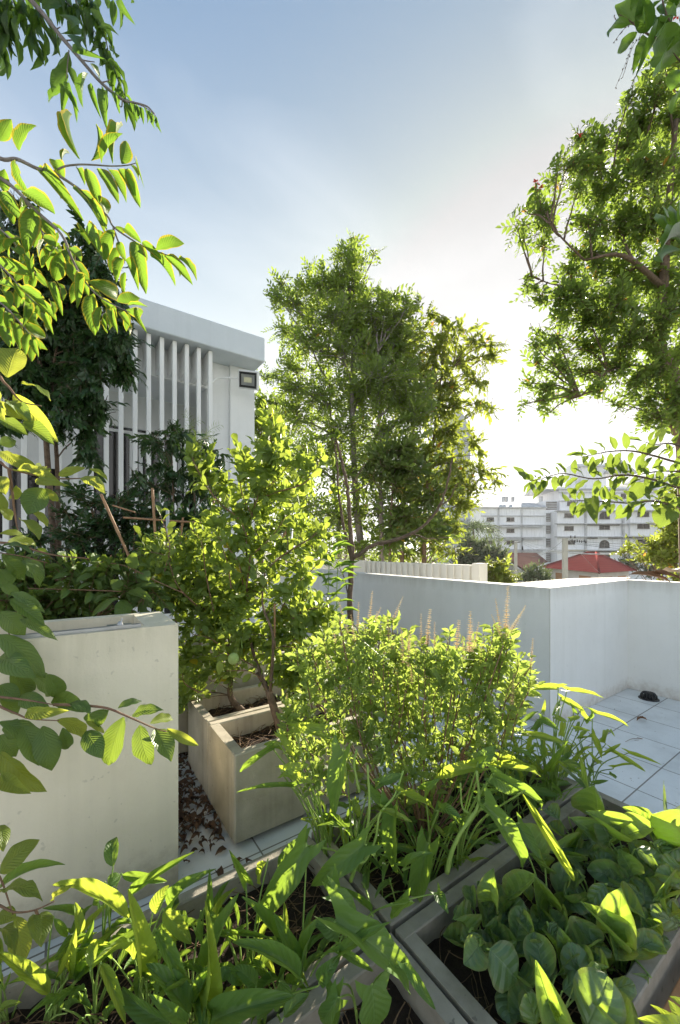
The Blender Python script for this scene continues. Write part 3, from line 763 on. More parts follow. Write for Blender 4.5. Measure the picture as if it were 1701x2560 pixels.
for x0, x1, y0, y1, Dw, arch in wins:
    b = MB()
    if arch:
        k = 10; cx = (x0 + x1) / 2; rx = (x1 - x0) / 2; ym = y0 + rx * 0.95
        P2 = [(x1, y1), (x0, y1)][::-1] + [(cx + rx * math.cos(t_), ym - (ym - y0) * math.sin(t_)) for t_ in np.linspace(0, math.pi, k)]
        Vf = [ZD.w(x, y, Dw - 0.05) for x, y in P2]; Vb = [v + VD * 0.045 for v in Vf]; nn = len(P2)
        b.faces(Vf + Vb, [tuple(range(nn)), tuple(range(nn, 2 * nn))[::-1]] + [(i, nn + i, nn + (i + 1) % nn, (i + 1) % nn) for i in range(nn)])
    else: fb(b, x0, x1, y0, y1, Dw - 0.05, Dw - 0.005, view=ZD)
    w_ = b.build('window', M_open, ap, smooth=False)
    b = MB(); mx_ = (x0 + x1) / 2
    fb(b, mx_ - 1, mx_ + 1, y0 + (6 if arch else 0), y1, Dw - 0.1, Dw - 0.052, view=ZD); fb(b, x0 - 3, x1 + 3, y1, y1 + 2.5, Dw - 0.25, Dw - 0.053, view=ZD)
    sub(w_, b, 'frame', M_stair, False)

# tall grey tower far behind the trees
b = MB(); fb(b, 1112, 1176, 1062, 1180, 60, 66, floor=True)
a = W(1112, 1062, 60); c_ = W(1170, 1062, 60); h = UP * (W(0, 1025, 60)[2] - W(0, 1062, 60)[2])
b.faces([a, c_, c_ + VD * 6, a + VD * 6, a + h, c_ - RT * 1.0 + h, c_ - RT * 1.0 + VD * 6 + h, a + VD * 6 + h], [(0, 1, 5, 4), (1, 2, 6, 5), (2, 3, 7, 6), (3, 0, 4, 7), (4, 5, 6, 7)])
tag(b.build('concrete_tower', solid('tower_concrete', (0.55, 0.58, 0.62), (0.40, 0.42, 0.46), 0.3, 0.9, 0.0, streak=0.5), smooth=False), 'pale grey concrete tower showing through the crown behind the big tree', 'tower')

# houses
def roof_tiles(mat_cols, name):
    m, n, l, out = newmat(name)
    g = n.new('ShaderNodeNewGeometry'); tc = n.new('ShaderNodeUVMap'); s = n.new('ShaderNodeSeparateXYZ'); l.new(tc.outputs[0], s.inputs[0])
    fr = mth(n, l, 'FRACT', mth(n, l, 'MULTIPLY', s.outputs[1], 1.0)); fu = mth(n, l, 'FRACT', mth(n, l, 'MULTIPLY', s.outputs[0], 1.0))
    line = mth(n, l, 'MAXIMUM', mth(n, l, 'LESS_THAN', fr, 0.18), mth(n, l, 'LESS_THAN', fu, 0.16))
    col = mixc(n, l, noise(n, l, 0.9, 4), mat_cols[0], mat_cols[1])
    col = mixc(n, l, mth(n, l, 'MULTIPLY', line, 0.6), col, tuple(x * 0.45 for x in mat_cols[0]))
    p = n.new('ShaderNodeBsdfPrincipled'); p.inputs['Roughness'].default_value = 1.0; p.inputs['Specular IOR Level'].default_value = 0.0; l.new(col, p.inputs['Base Color']); l.new(p.outputs[0], out.inputs[0]); return m
M_redt = roof_tiles(((0.26, 0.07, 0.065), (0.20, 0.055, 0.05)), 'red_roof_tiles')
M_brnt2 = roof_tiles(((0.20, 0.115, 0.10), (0.13, 0.08, 0.07)), 'brown_roof_tiles')

def quad_uv(mb, pts, tile=(0.30, 0.35), mat=0):
    pts = np.array(pts); e0 = unit(pts[1] - pts[0]); nn = np.cross(pts[1] - pts[0], pts[2] - pts[0]); e1 = unit(np.cross(nn, e0))
    uv = np.stack([(pts - pts[0]) @ e0 / tile[0], (pts - pts[0]) @ e1 / tile[1]], 1)
    mb.faces(pts, [tuple(range(len(pts)))], uv=uv, mat=mat)

DH = 34.0
C1 = ZD.w(1040, 868, DH); az1 = AZ + R(3); az2 = AZ + R(58)
d1 = np.array([math.sin(az1), math.cos(az1), 0]); d2 = np.array([math.sin(az2), math.cos(az2), 0])
Lx, Ly = 11.4, 7.2
rh = empty('red_roof_house', C1 * [1, 1, 0] + [0, 0, GZ], 'low cream house under a red tiled hip roof', 'house')
c0 = C1; c1 = C1 + d1 * Lx; c2 = c1 + d2 * Ly; c3 = C1 + d2 * Ly
H = 1.75
r0 = C1 + d1 * Lx * 0.40 + d2 * Ly * 0.66 + UP * H; r1 = r0 + d1 * Lx * 0.14
b = MB(); quad_uv(b, [c0, c3, r0]); quad_uv(b, [c1, c0, r0, r1]); quad_uv(b, [c2, c1, r1]); quad_uv(b, [c3, c2, r1, r0])
b.faces([c0, c1, c2, c3], [(0, 1, 2, 3)])
rf = b.build('roof', M_redt, rh, smooth=False)
b = MB()
for u_, v_ in ((c0, r0), (c1, r1), (c2, r1), (c3, r0), (r0, r1)): b.tube([u_, v_], 0.09, 6)
sub(rf, b, 'ridge_cap', M_redt, True)
b = MB(); i0 = C1 + (d1 + d2) * 0.7
def HM(o_, a_, b_):
    def M(V): V = np.asarray(V); return o_ * [1, 1, 0] + V[:, :1] * a_ + V[:, 1:2] * b_ + V[:, 2:3] * UP
    return M
b.box(0, Lx - 1.4, 0, Ly - 1.4, GZ, C1[2] - 0.05, M=HM(i0, d1, d2)); b.build('wall', solid('house_cream', (0.66, 0.62, 0.58), None, 1, 0.8, 0.0), rh, smooth=False)
for k in range(2):
    b = MB(); b.box(1.2 + k * 4.6, 3.1 + k * 4.6, -0.06, -0.004, C1[2] - 2.0, C1[2] - 0.45, M=HM(i0, d1, d2)); wv = b.build('window', M_wood, rh, smooth=False)
for k in range(2):
    b = MB(); b.box(-0.06, -0.004, 0.8 + k * 2.8, 2.4 + k * 2.8, C1[2] - 2.0, C1[2] - 0.45, M=HM(i0, d1, d2)); b.build('window', M_wood, rh, smooth=False)

DB = 48.0
bh = empty('brown_roof_house', ZD.w(450, 850, DB) * [1, 1, 0] + [0, 0, GZ], 'white house with a dark brown gabled roof left of the red roof', 'house')
e1, rg, e2 = ZD.w(308, 793, DB), ZD.w(385, 733, DB), ZD.w(562, 852, DB - 2)
off = ZD.w(630, 736, DB + 10) - rg; e2b = ZD.w(705, 795, DB + 9)
b = MB(); quad_uv(b, [rg, e2, e2b, rg + off]); quad_uv(b, [e1, rg, rg + off, e1 + off])
th = UP * 0.25; b.faces([rg, e2, e2 - th, rg - th, e1, e1 - th], [(0, 1, 2, 3), (4, 0, 3, 5)])
b.build('roof', M_brnt2, bh, smooth=False)
b = MB(); ins = VD * 0.5
b.faces([e1 + ins - th, rg + ins - th, e2 + ins - th * 1.0, (e2 + ins) * [1, 1, 0] + UP * GZ, (e1 + ins) * [1, 1, 0] + UP * GZ], [(4, 3, 2, 1, 0)], mat=0)
b.faces([e2 + ins - th * 2, e2b - th * 2, e2b * [1, 1, 0] + UP * GZ, (e2 + ins) * [1, 1, 0] + UP * GZ], [(0, 3, 2, 1)])
b.build('wall', solid('house_white', (0.70, 0.70, 0.70), None, 1, 0.8, 0.0), bh, smooth=False)
b = MB(); b.faces([e1 + ins * 0.9 - th * 1.2, rg + ins * 0.9 - th * 1.2, e2 + ins * 0.9 - th * 1.2, ZD.w(470, 832, DB) + ins * 0.7, ZD.w(350, 832, DB) + ins * 0.7], [(4, 3, 2, 1, 0)])
b.build('gable_board', M_wood, bh, smooth=False)

# utility poles and wires
M_polec = solid('pole_concrete', (0.50, 0.49, 0.46), (0.40, 0.39, 0.37), 1.5, 0.85, 0.0)
P1 = ZD.w(494, 662, 21); P2 = ZD.w(815, 640, 18)
def pole(top, w_, label):
    e = empty('utility_pole', top * [1, 1, 0] + UP * GZ, label, 'utility pole', 'concrete utility poles')
    b = MB(); b.box(-w_, w_, -w_ * 0.8, w_ * 0.8, 0, top[2] - GZ, M=HM(top, RT, VD) if False else (lambda V: np.asarray(V)[:, :1] * RT + np.asarray(V)[:, 1:2] * VD + np.asarray(V)[:, 2:3] * UP + top * [1, 1, 0] + UP * GZ), bev=0.01)
    b.build('pole', M_polec, e, smooth=False); return e
e1_ = pole(P1, 0.07, 'slimmer concrete utility pole in front of the brown roof')
e2_ = pole(P2, 0.10, 'thicker concrete utility pole with dark insulators in front of the red roof')
b = MB(); b.tube([P1 + RT * 0.0 - UP * 0.05, P1 + RT * 0.35 - UP * 0.02], 0.025, 6); b.tube([P1 + RT * 0.36 - UP * 0.25, P1 + RT * 0.36 - UP * 0.45], [0.03, 0.045], 8); b.build('bracket_arm', M_dark, e1_)
b = MB(); b.tube([P2 - UP * 0.55 - RT * 0.1, P2 - UP * 0.55 + RT * 1.0], 0.035, 5); b.build('crossarm', M_polec, e2_)
for x, y in ((853, 632), (880, 632), (880, 660), (895, 658), (910, 660), (925, 662), (940, 660), (952, 664), (862, 655)):
    q = ZD.w(x, y, 18); b = MB(); b.tube([q - UP * 0.06, q - UP * 0.02, q + UP * 0.02, q + UP * 0.06], [0.02, 0.035, 0.02, 0.03], 8); b.build('insulator', M_dark, e2_)
M_wire = solid('wire', (0.10, 0.10, 0.11), None, 3, 0.6, 0.0)
M_wirel = solid('pale_wire', (0.55, 0.56, 0.58), None, 3, 0.5, 0.0)
def wire(a, c_, sag, rad, label, m_, name='power_line'):
    t = np.linspace(0, 1, 17)[:, None]; P_ = a * (1 - t) + c_ * t - UP * sag * 4 * t * (1 - t)
    b = MB(); b.tube(P_, rad, 4, cap=False); tag(b.build(name, m_), label, 'cable', 'overhead cables between the poles')
for k, (y0, y1) in enumerate(((645, 705), (655, 722), (662, 738))):
    wire(ZD.w(520, y0, 20.5), ZD.w(800, y1, 18), 0.10 + 0.05 * k, 0.008, ['uppermost pale cable sagging between the two poles', 'middle pale cable sagging between the two poles', 'lowest pale cable sagging between the two poles'][k], M_wirel)
for k, (y0, y1) in enumerate(((650, 668), (662, 690), (668, 715))):
    wire(ZD.w(830, y0, 18), ZD.w(1650, y1, 13), 0.12, 0.007, ['uppermost dark cable running right from the thicker pole', 'middle dark cable running right from the thicker pole', 'lowest dark cable running right from the thicker pole'][k], M_wire)
wire(ZD.w(700, 720, 24), ZD.w(1300, 735, 22), 0.15, 0.03, 'thick cable bundle level with the red roof ridge', M_wirel)
wire(ZD.w(800, 655, 18), ZD.w(600, 760, 24), 0.2, 0.007, 'dark cable falling from the thicker pole toward the brown roof', M_wire)
wire(ZD.w(840, 650, 18), ZD.w(1080, 900, 24), 0.1, 0.006, 'thin cable dropping from the thicker pole across the red roof', M_wirel)

# awning sheet and dry sheaths beyond the alcove wall
M_awn = solid('weathered_sheet', (0.40, 0.30, 0.24), (0.60, 0.52, 0.42), 5, 0.7, 0.3, 40)
b = MB(); k = 40; xs = np.linspace(3.45, 5.2, k); V = []
for i, x in enumerate(xs):
    zz = 1.085 + 0.012 * (i % 2)
    V += [(x, 1.80, zz), (x, 2.5, zz - 0.06), (x, 1.80, zz - 0.006), (x, 2.5, zz - 0.066)]
F_ = []
for i in range(k - 1):
    a = 4 * i; F_ += [(a, a + 4, a + 5, a + 1), (a + 2, a + 3, a + 7, a + 6), (a, a + 2, a + 6, a + 4), (a + 1, a + 5, a + 7, a + 3)]
b.faces(V, F_); tag(b.build('awning_sheet', M_awn, smooth=False), 'weathered corrugated awning sheet just beyond the alcove wall', 'awning')
T_sheath = leaf('ellip', 10, 3, 0.22, 0.08, 0.9, wave=0.02, seed=4)
for k, (x0, y0, x1, y1, w_, lb) in enumerate(((1235, 878, 1500, 925, 1.0, 'longest dry brown palm sheath lying on the awning by the wall corner'), (1320, 880, 1568, 905, 0.8, 'shorter dry palm sheath crossing over the longest one on the awning'), (1440, 872, 1640, 895, 1.2, 'dry ochre palm sheath at the right end of the awning'))):
    p0, p1 = ZD.w(x0, y0, 3.95), ZD.w(x1, y1, 3.75 - 0.1 * k); L_ = np.linalg.norm(p1 - p0)
    b = MB(); b.inst(T_sheath, [p0], [p1 - p0], [(-0.3, -0.3, 0.9)], [L_], [L_ * w_]); v2 = MB()
    tag(b.build('palm_sheath', M_dryleaf if k < 2 else M_awn), lb, 'dry leaf', 'dry palm sheaths on the awning')

# ------------------------------------------------------------------ haze
hm, hn, hl, hout = newmat('haze_air')
vp = hn.new('ShaderNodeVolumePrincipled'); vp.inputs['Color'].default_value = (0.96, 0.97, 1.0, 1)
vp.inputs['Density'].default_value = 0.0002; vp.inputs['Anisotropy'].default_value = 0.4
hl.new(vp.outputs[0], hout.inputs['Volume'])
b = MB(); b.box(-1550, 1550, -1550, 1550, GZ - 1, 30)
tag(b.build('haze', hm, smooth=False), kind='stuff')
# ================================================================== PLANTS
L_far = leafmat('leaf_tree', (0.06, 0.13, 0.028), (0.14, 0.23, 0.045), (0.38, 0.58, 0.07), old=(0.30, 0.20, 0.03), oldf=0.02, tw=0.45, rough=0.45, ribs=6, vein=0.1, bump=0.1)
L_farwarm = leafmat('leaf_tree_warm', (0.06, 0.12, 0.022), (0.13, 0.19, 0.035), (0.40, 0.54, 0.06), old=(0.42, 0.22, 0.04), oldf=0.05, tw=0.45, rough=0.5, ribs=6, vein=0.1, bump=0.1)
L_flame = leafmat('leaf_feathery', (0.055, 0.125, 0.028), (0.12, 0.20, 0.04), (0.31, 0.50, 0.06), old=(0.42, 0.24, 0.04), oldf=0.05, tw=0.42, rough=0.45, ribs=6, vein=0.1, bump=0.1)
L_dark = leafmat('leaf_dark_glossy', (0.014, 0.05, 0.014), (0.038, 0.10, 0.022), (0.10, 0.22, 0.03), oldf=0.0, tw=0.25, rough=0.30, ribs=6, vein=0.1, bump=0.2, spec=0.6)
L_lime = leafmat('leaf_lime', (0.06, 0.13, 0.028), (0.14, 0.24, 0.05), (0.46, 0.66, 0.07), old=(0.42, 0.36, 0.03), oldf=0.035, tw=0.45, rough=0.38, ribs=7, vein=0.2, bump=0.3)
L_young = leafmat('leaf_young', (0.12, 0.22, 0.04), (0.20, 0.32, 0.06), (0.50, 0.68, 0.08), oldf=0.0, tw=0.5, rough=0.4, ribs=7, vein=0.2, bump=0.3)
L_basil = leafmat('leaf_basil', (0.09, 0.18, 0.04), (0.18, 0.30, 0.07), (0.52, 0.76, 0.12), old=(0.30, 0.22, 0.05), oldf=0.02, tw=0.5, rough=0.5, ribs=8, vein=0.3, bump=0.5)
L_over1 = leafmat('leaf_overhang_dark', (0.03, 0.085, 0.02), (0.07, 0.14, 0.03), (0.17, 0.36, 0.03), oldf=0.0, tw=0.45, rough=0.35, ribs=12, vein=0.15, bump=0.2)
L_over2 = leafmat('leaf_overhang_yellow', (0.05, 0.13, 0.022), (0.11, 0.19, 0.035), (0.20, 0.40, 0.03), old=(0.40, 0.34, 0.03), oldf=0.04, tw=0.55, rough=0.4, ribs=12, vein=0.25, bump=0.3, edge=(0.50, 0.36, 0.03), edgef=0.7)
L_apple = leafmat('leaf_ribbed_lit', (0.09, 0.18, 0.03), (0.18, 0.28, 0.05), (0.55, 0.68, 0.07), oldf=0.0, tw=0.5, rough=0.42, ribs=12, vein=0.2, bump=0.45)  # ribbed leaf as lit by the sun, light put into the colour
L_appled = leafmat('leaf_ribbed_shaded', (0.045, 0.12, 0.025), (0.10, 0.19, 0.04), (0.28, 0.44, 0.045), oldf=0.0, tw=0.35, rough=0.40, ribs=12, vein=0.15, bump=0.45)  # same ribbed leaf, shade put into the darker colour
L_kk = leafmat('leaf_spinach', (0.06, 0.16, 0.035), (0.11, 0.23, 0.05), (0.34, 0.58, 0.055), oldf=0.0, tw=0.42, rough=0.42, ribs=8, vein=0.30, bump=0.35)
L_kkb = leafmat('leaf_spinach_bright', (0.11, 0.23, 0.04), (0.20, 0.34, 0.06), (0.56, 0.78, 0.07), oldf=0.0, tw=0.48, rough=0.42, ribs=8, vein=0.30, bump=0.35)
L_col = leafmat('leaf_collard', (0.085, 0.19, 0.085), (0.16, 0.28, 0.12), (0.46, 0.76, 0.06), oldf=0.0, tw=0.42, rough=0.38, ribs=4, vein=0.6, bump=0.7, bdist=0.006, spec=0.6, edge=(0.3, 0.26, 0.08), edgef=0.3)
L_mid = leafmat('leaf_mid', (0.035, 0.085, 0.02), (0.08, 0.14, 0.035), (0.28, 0.44, 0.05), oldf=0.05, tw=0.42, rough=0.4, ribs=10, vein=0.2, bump=0.3)
L_hill = leafmat('leaf_distant', (0.06, 0.11, 0.05), (0.12, 0.18, 0.09), (0.16, 0.24, 0.08), oldf=0.0, tw=0.3, rough=0.6, ribs=6, vein=0.0, bump=0.0)
M_flower = leafmat('flower_cream', (0.46, 0.42, 0.22), (0.64, 0.60, 0.34), (0.74, 0.72, 0.38), oldf=0.0, rough=0.9, spec=0.05, tw=0.5, vein=0.0, bump=0.0)
M_red = solid('red_petal', (0.65, 0.06, 0.04), (0.5, 0.04, 0.03), 40, 0.6, 0.0)
M_lime = solid('lime_fruit', (0.30, 0.42, 0.12), (0.38, 0.48, 0.18), 20, 0.45, 0.5, 220, spots=0.1)

t_small = [leaf('ellip', 3, 1, 0.42, a, 0.35) for a in (0.08, 0.16, 0.0)]
t_lance = [leaf('lance', 4, 1, 0.38, a, 0.35, tipdrop=d) for a, d in ((0.1, 0.0), (0.18, 0.15), (0.05, 0.25))]
t_round = [leaf('obov', 5, 1, 0.55, a, f_, wave=0.02, seed=i) for i, (a, f_) in enumerate(((0.08, 0.3), (0.16, 0.5), (-0.05, 0.2), (0.12, 0.15)))]
t_basil = [leaf('ovate', 8, 1, 0.52, a, f_, wave=0.03, serr=0.09, seed=i) for i, (a, f_) in enumerate(((0.10, 0.4), (0.2, 0.6), (0.05, 0.3)))]
t_big = [leaf('big', 12, 3, 1.0, a, 0.20, wave=w_, tipdrop=d, seed=i, curl=cu) for i, (a, w_, d, cu) in enumerate(((0.06, 0.02, 0.04, 0.0), (0.10, 0.03, 0.12, 0.15), (0.0, 0.025, 0.1, -0.1), (0.14, 0.02, 0.0, 0.2)))]
t_strap = [leaf('strap', 12, 3, 1.0, a, 0.35, wave=w_, tipdrop=d, seed=i) for i, (a, w_, d) in enumerate(((0.10, 0.015, 0.0), (0.18, 0.02, 0.05), (0.05, 0.02, 0.1)))]
t_kk = [leaf('kk', 14, 3, 1.0, a, 0.22, wave=w_, lobe=0.28, tipdrop=d, seed=i) for i, (a, w_, d) in enumerate(((0.08, 0.012, 0.0), (0.16, 0.02, 0.05), (0.22, 0.015, 0.0)))]
t_heart = [leaf('arrow', 14, 3, 1.0, a, 0.2, wave=0.015, lobe=0.4, seed=i) for i, a in enumerate((0.08, 0.16))]
t_col = [leaf('spoon', 12, 4, 1.0, a, 0.05, wave=w_, cup=c_, seed=i) for i, (a, w_, c_) in enumerate(((0.05, 0.028, 0.35), (0.16, 0.03, 0.15), (-0.06, 0.03, 0.5), (0.12, 0.035, -0.15), (0.20, 0.03, 0.6)))]

tw_pin = [twig(t_small, 10, 1.0, 0.38, ang=62, droop=d, seed=i, jitter=0.25) for i, d in enumerate((0.2, 0.35, 0.1, 0.3))]
tw_fine = [twig([leaf('ellip', 2, 1, 0.40, 0.1, 0.3)], 15, 1.0, 0.24, ang=65, droop=d, seed=i + 5, jitter=0.2) for i, d in enumerate((0.25, 0.45, 0.15))]
tw_alt = [twig(t_small, 8, 1.0, 0.42, ang=50, droop=d, seed=i + 9, jitter=0.4, flat=False) for i, d in enumerate((0.1, 0.3, 0.2))]
tw_hang = [twig(t_lance, 9, 1.0, 0.48, ang=40, droop=d, seed=i + 20, jitter=0.2, hang=0.9) for i, d in enumerate((0.35, 0.6, 0.5))]
tw_lime = [twig(t_round, 8, 1.0, 0.46, ang=60, droop=d, seed=i + 30, jitter=0.35, flat=False, stem=0.018) for i, d in enumerate((0.05, 0.2, 0.1, 0.15))]
tw_lime2 = [twig(t_round, 7, 1.0, 0.5, ang=55, droop=d, seed=i + 36, jitter=0.35, flat=False, stem=0.018, leafmin=0.4) for i, d in enumerate((0.05, 0.2))]
tw_basil = [twig(t_basil, 7, 1.0, 0.34, ang=70, droop=d, seed=i + 40, jitter=0.35, flat=False, stem=0.013, leafmin=0.5) for i, d in enumerate((0.0, 0.25, 0.1, 0.4))]
tw_big = [twig([leaf('ellip', 6, 2, 0.42, a, 0.3, wave=0.02, seed=i) for i, a in enumerate((0.1, 0.2, 0.05))], 7, 1.0, 0.5, ang=55, droop=d, seed=i + 50, jitter=0.25, stem=0.012, hang=0.3) for i, d in enumerate((0.1, 0.3))]

def blob_pts(px, py, rx, ry, D, n, depth=1.0, shell=0.45):
    u = unit(rng.normal(size=(n, 3)))
    r = rng.random(n) ** shell
    q = u * r[:, None]
    c = W(px, py, D); k = D / F
    P = c + q[:, :1] * rx * k * RT + q[:, 1:2] * (rx + ry) * 0.5 * k * depth * VD + q[:, 2:3] * ry * k * UP
    O = u[:, :1] * RT + u[:, 1:2] * VD * 0.8 + u[:, 2:3] * UP
    return P, O

def limb(a, b, rise=0.15, seed=0, k=9, wob=0.04):
    g = np.random.default_rng(seed); a = np.asarray(a, float); b = np.asarray(b, float)
    t = np.linspace(0, 1, k)[:, None]; L = np.linalg.norm(b - a)
    P = a * (1 - t) + b * t + UP * rise * L * (t * (1 - t)) * 2
    P[1:-1] += np.cumsum(g.normal(0, wob * L / 3, (k - 2, 3)), 0) * np.sin(np.linspace(0.3, 2.8, k - 2))[:, None]
    return P

def crown_tree(name, label, cat, trunks, blobs, tpls, mat, bark, tsize, dens, D, depth=1.0, group=None, droop=0.0, out=1.0, upb=0.3, limb_r=0.02, two=None, twf=0.0, shell=0.45, hi=None, limbs=True, seed=0, nlimb=1.0, spread=0.0):
    """trunks: list of (polyline world, r0, r1); blobs: (px,py,rx,ry[,dD]) in photo pixels"""
    e = empty(name, trunks[0][0][0], label, cat, group)
    tm = MB(); sk = []
    for P_, r0, r1 in trunks:
        P_ = smooth_poly(P_, 5); tm.tube(P_, np.linspace(r0, r1, len(P_)), 9); sk.append(P_[len(P_) // 4:])
    sk = np.vstack(sk); cm = MB()
    for i, bb in enumerate(blobs):
        px, py, rx, ry = bb[:4]; Db = D + (bb[4] if len(bb) > 4 else rng.uniform(-1, 1) * spread)
        k = Db / F; area = rx * ry
        n = max(4, int(dens * area / 1000.0)); P, O = blob_pts(px, py, rx, ry, Db, n, depth, shell)
        c = W(px, py, Db)
        if limbs:
            j = np.argmin(np.linalg.norm(sk - (c - UP * 0.35 * np.linalg.norm(c - sk.mean(0))), axis=1)); a = sk[j]
            Lp = limb(a, c, 0.1, seed + i); rr = limb_r * (0.5 + min(1, area / 6000.0) * 0.5)
            tm.tube(Lp, np.linspace(rr, rr * 0.35, len(Lp)), 6)
            nb = int(max(2, n * 0.12 * nlimb))
            for q in range(min(nb, 26)):
                s_ = Lp[int(rng.integers(len(Lp) // 2, len(Lp)))]; bp = limb(s_, P[q], 0.08, seed + i * 31 + q, k=6)
                tm.tube(bp, np.linspace(rr * 0.35, rr * 0.12, len(bp)), 4, cap=False)
        dirs = unit(O * out + UP * (upb - droop) + rng.normal(0, 0.45, (n, 3)))
        nr = unit(UP * 1.0 + rng.normal(0, 0.45, (n, 3)))
        sz = tsize * rng.uniform(0.7, 1.25, n) * k / (D / F)
        pick = rng.integers(len(tpls), size=n)
        use2 = rng.random(n) < twf if two else np.zeros(n, bool)
        start = P - dirs * sz[:, None] * 0.55
        rb = np.clip(rng.normal(0.5, 0.28, n), 0, 1)
        for t in range(len(tpls)):
            s_ = (pick == t) & ~use2
            if s_.any(): cm.inst(tpls[t], start[s_], dirs[s_], nr[s_], sz[s_], rnd=rb[s_])
        if two:
            for t in range(len(two)):
                s_ = (pick % len(two) == t) & use2
                if s_.any(): cm.inst(two[t], start[s_], dirs[s_], nr[s_], sz[s_], rnd=rb[s_])
    tm.build('trunk', bark, e)
    ms = list(mat) if isinstance(mat, (list, tuple)) else [mat, bark]
    cm.build('crown', ms, e)
    return e

# --- big tree in the middle --------------------------------------------------
KT = 12.5 / 8.0
def gt(px, D, py2, z0=GZ):      # a trunk rising from the ground to pixel (px,py2)
    p = W(px, py2, D); return [p * [1, 1, 0] + UP * z0, p * [1, 1, 0] + UP * (z0 * 0.4 + p[2] * 0.6) + RT * 0.05, p]
D = 12.5
tr = [([W(905, 1700, D) * [1, 1, 0] + UP * GZ, W(905, 1450, D), W(890, 1250, D), W(880, 1000, D), W(884, 820, D), W(884, 640, D)], 0.16, 0.018),
      ([W(850, 1500, D + .3) * [1, 1, 0] + UP * GZ, W(850, 1420, D + .3), W(835, 1200, D + .2), W(820, 900, D + .1)], 0.11, 0.02),
      ([W(960, 1500, D - .3) * [1, 1, 0] + UP * GZ, W(955, 1420, D - .3), W(950, 1150, D - .3), W(945, 880, D - .2)], 0.11, 0.02)]
bl = [(885, 605, 14, 28), (880, 655, 42, 42), (850, 640, 18, 18), (935, 630, 14, 10), (702, 708, 22, 18), (692, 740, 18, 24), (745, 712, 26, 20), (775, 672, 14, 14), (800, 715, 55, 42), (870, 715, 60, 55), (740, 760, 55, 45), (830, 790, 85, 50),
      (920, 770, 60, 55), (985, 735, 28, 16), (1010, 775, 30, 22), (985, 790, 50, 45), (1045, 748, 10, 14), (715, 830, 38, 30), (760, 850, 50, 45), (850, 880, 90, 65), (940, 870, 75, 65), (1010, 850, 50, 50),
      (735, 920, 45, 42), (690, 945, 26, 14), (668, 942, 12, 8), (720, 970, 45, 25), (800, 980, 80, 55), (900, 990, 90, 65), (1000, 960, 75, 65), (740, 1050, 60, 55), (840, 1080, 90, 65), (950, 1080, 90, 65), (1040, 1040, 55, 50),
      (900, 830, 70, 60), (980, 880, 60, 60), (850, 720, 50, 40), (950, 940, 80, 60), (1020, 1000, 60, 60), (760, 1150, 75, 60), (870, 1180, 80, 60), (970, 1170, 70, 60), (760, 1250, 70, 50), (850, 1290, 85, 55), (940, 1270, 70, 60), (780, 1340, 60, 45), (880, 1365, 70, 28), (960, 1350, 50, 40)]
crown_tree('broadleaf_tree', 'tall pointed green tree rising in the middle behind the ribbed wall', 'tree', tr, bl, tw_pin, [L_far, M_barkg], M_barkg, 0.58, 26, D, depth=0.8, two=tw_fine, twf=0.4, limb_r=0.055, upb=0.25, spread=0.5, seed=1, shell=0.5)
D = 14.0
tr = [([W(1060, 1500, D) * [1, 1, 0] + UP * GZ, W(1060, 1420, D), W(1065, 1250, D), W(1090, 1050, D), W(1110, 880, D)], 0.11, 0.018),
      ([W(1000, 1500, D) * [1, 1, 0] + UP * GZ, W(1005, 1420, D), W(1010, 1200, D), W(1060, 1000, D), W(1150, 900, D)], 0.09, 0.018)]
bl = [(1010, 840, 40, 40), (1030, 900, 50, 40), (980, 990, 60, 50), (1060, 830, 34, 24), (1075, 780, 26, 12), (1105, 798, 22, 14), (1150, 820, 28, 16), (1120, 850, 40, 22), (1185, 845, 30, 22), (1215, 860, 28, 18), (1232, 885, 20, 13), (1200, 900, 28, 15), (1150, 900, 45, 25), (1090, 880, 35, 30), (1180, 945, 32, 22), (1215, 955, 15, 14),
      (1120, 960, 50, 35), (1060, 930, 40, 35), (1195, 1005, 30, 14), (1225, 1020, 12, 9), (1140, 1010, 40, 22), (1080, 1020, 50, 40), (1110, 1080, 55, 35), (1178, 1110, 32, 18), (1200, 1135, 16, 12), (1060, 1130, 60, 45), (1130, 1160, 60, 38), (1205, 1175, 35, 18), (1240, 1200, 22, 11),
      (1180, 1215, 45, 26), (1100, 1220, 65, 45), (1030, 1210, 55, 50), (1150, 1260, 50, 28), (1080, 1300, 60, 35), (1020, 1300, 50, 45), (1130, 1330, 36, 20), (1080, 1365, 50, 22), (1140, 1380, 26, 14), (1010, 1375, 50, 22)]
crown_tree('leaning_tree', 'yellowish tree with drooping outer leaves on the right of the tall pointed tree', 'tree', tr, bl, tw_alt, [L_farwarm, M_bark], M_bark, 0.64, 24, D, depth=0.8, two=tw_hang, twf=0.45, limb_r=0.045, upb=0.05, spread=0.5, seed=2, shell=0.5)
D = 17.0
tr = [([W(655, 1500, D) * [1, 1, 0] + UP * GZ, W(655, 1350, D), W(650, 1100, D)], 0.1, 0.02)]
bl = [(655, 1000, 28, 20), (690, 1010, 25, 20), (645, 1050, 30, 40), (690, 1070, 40, 45), (660, 1130, 40, 45), (700, 1150, 40, 40), (660, 1220, 45, 45), (700, 1240, 40, 40), (720, 1320, 45, 45), (650, 1330, 40, 50)]
crown_tree('background_tree', 'dense bright green tree just right of the louvred house, behind the lime tree', 'tree', tr, bl, tw_alt, [L_far, M_bark], M_bark, 0.62, 62, D, depth=0.9, limb_r=0.04, spread=0.3, seed=3)
D = 11.2
tr = [([W(975, 1500, D) * [1, 1, 0] + UP * GZ, W(975, 1420, D), W(980, 1250, D), W(990, 1150, D)], 0.05, 0.02)]
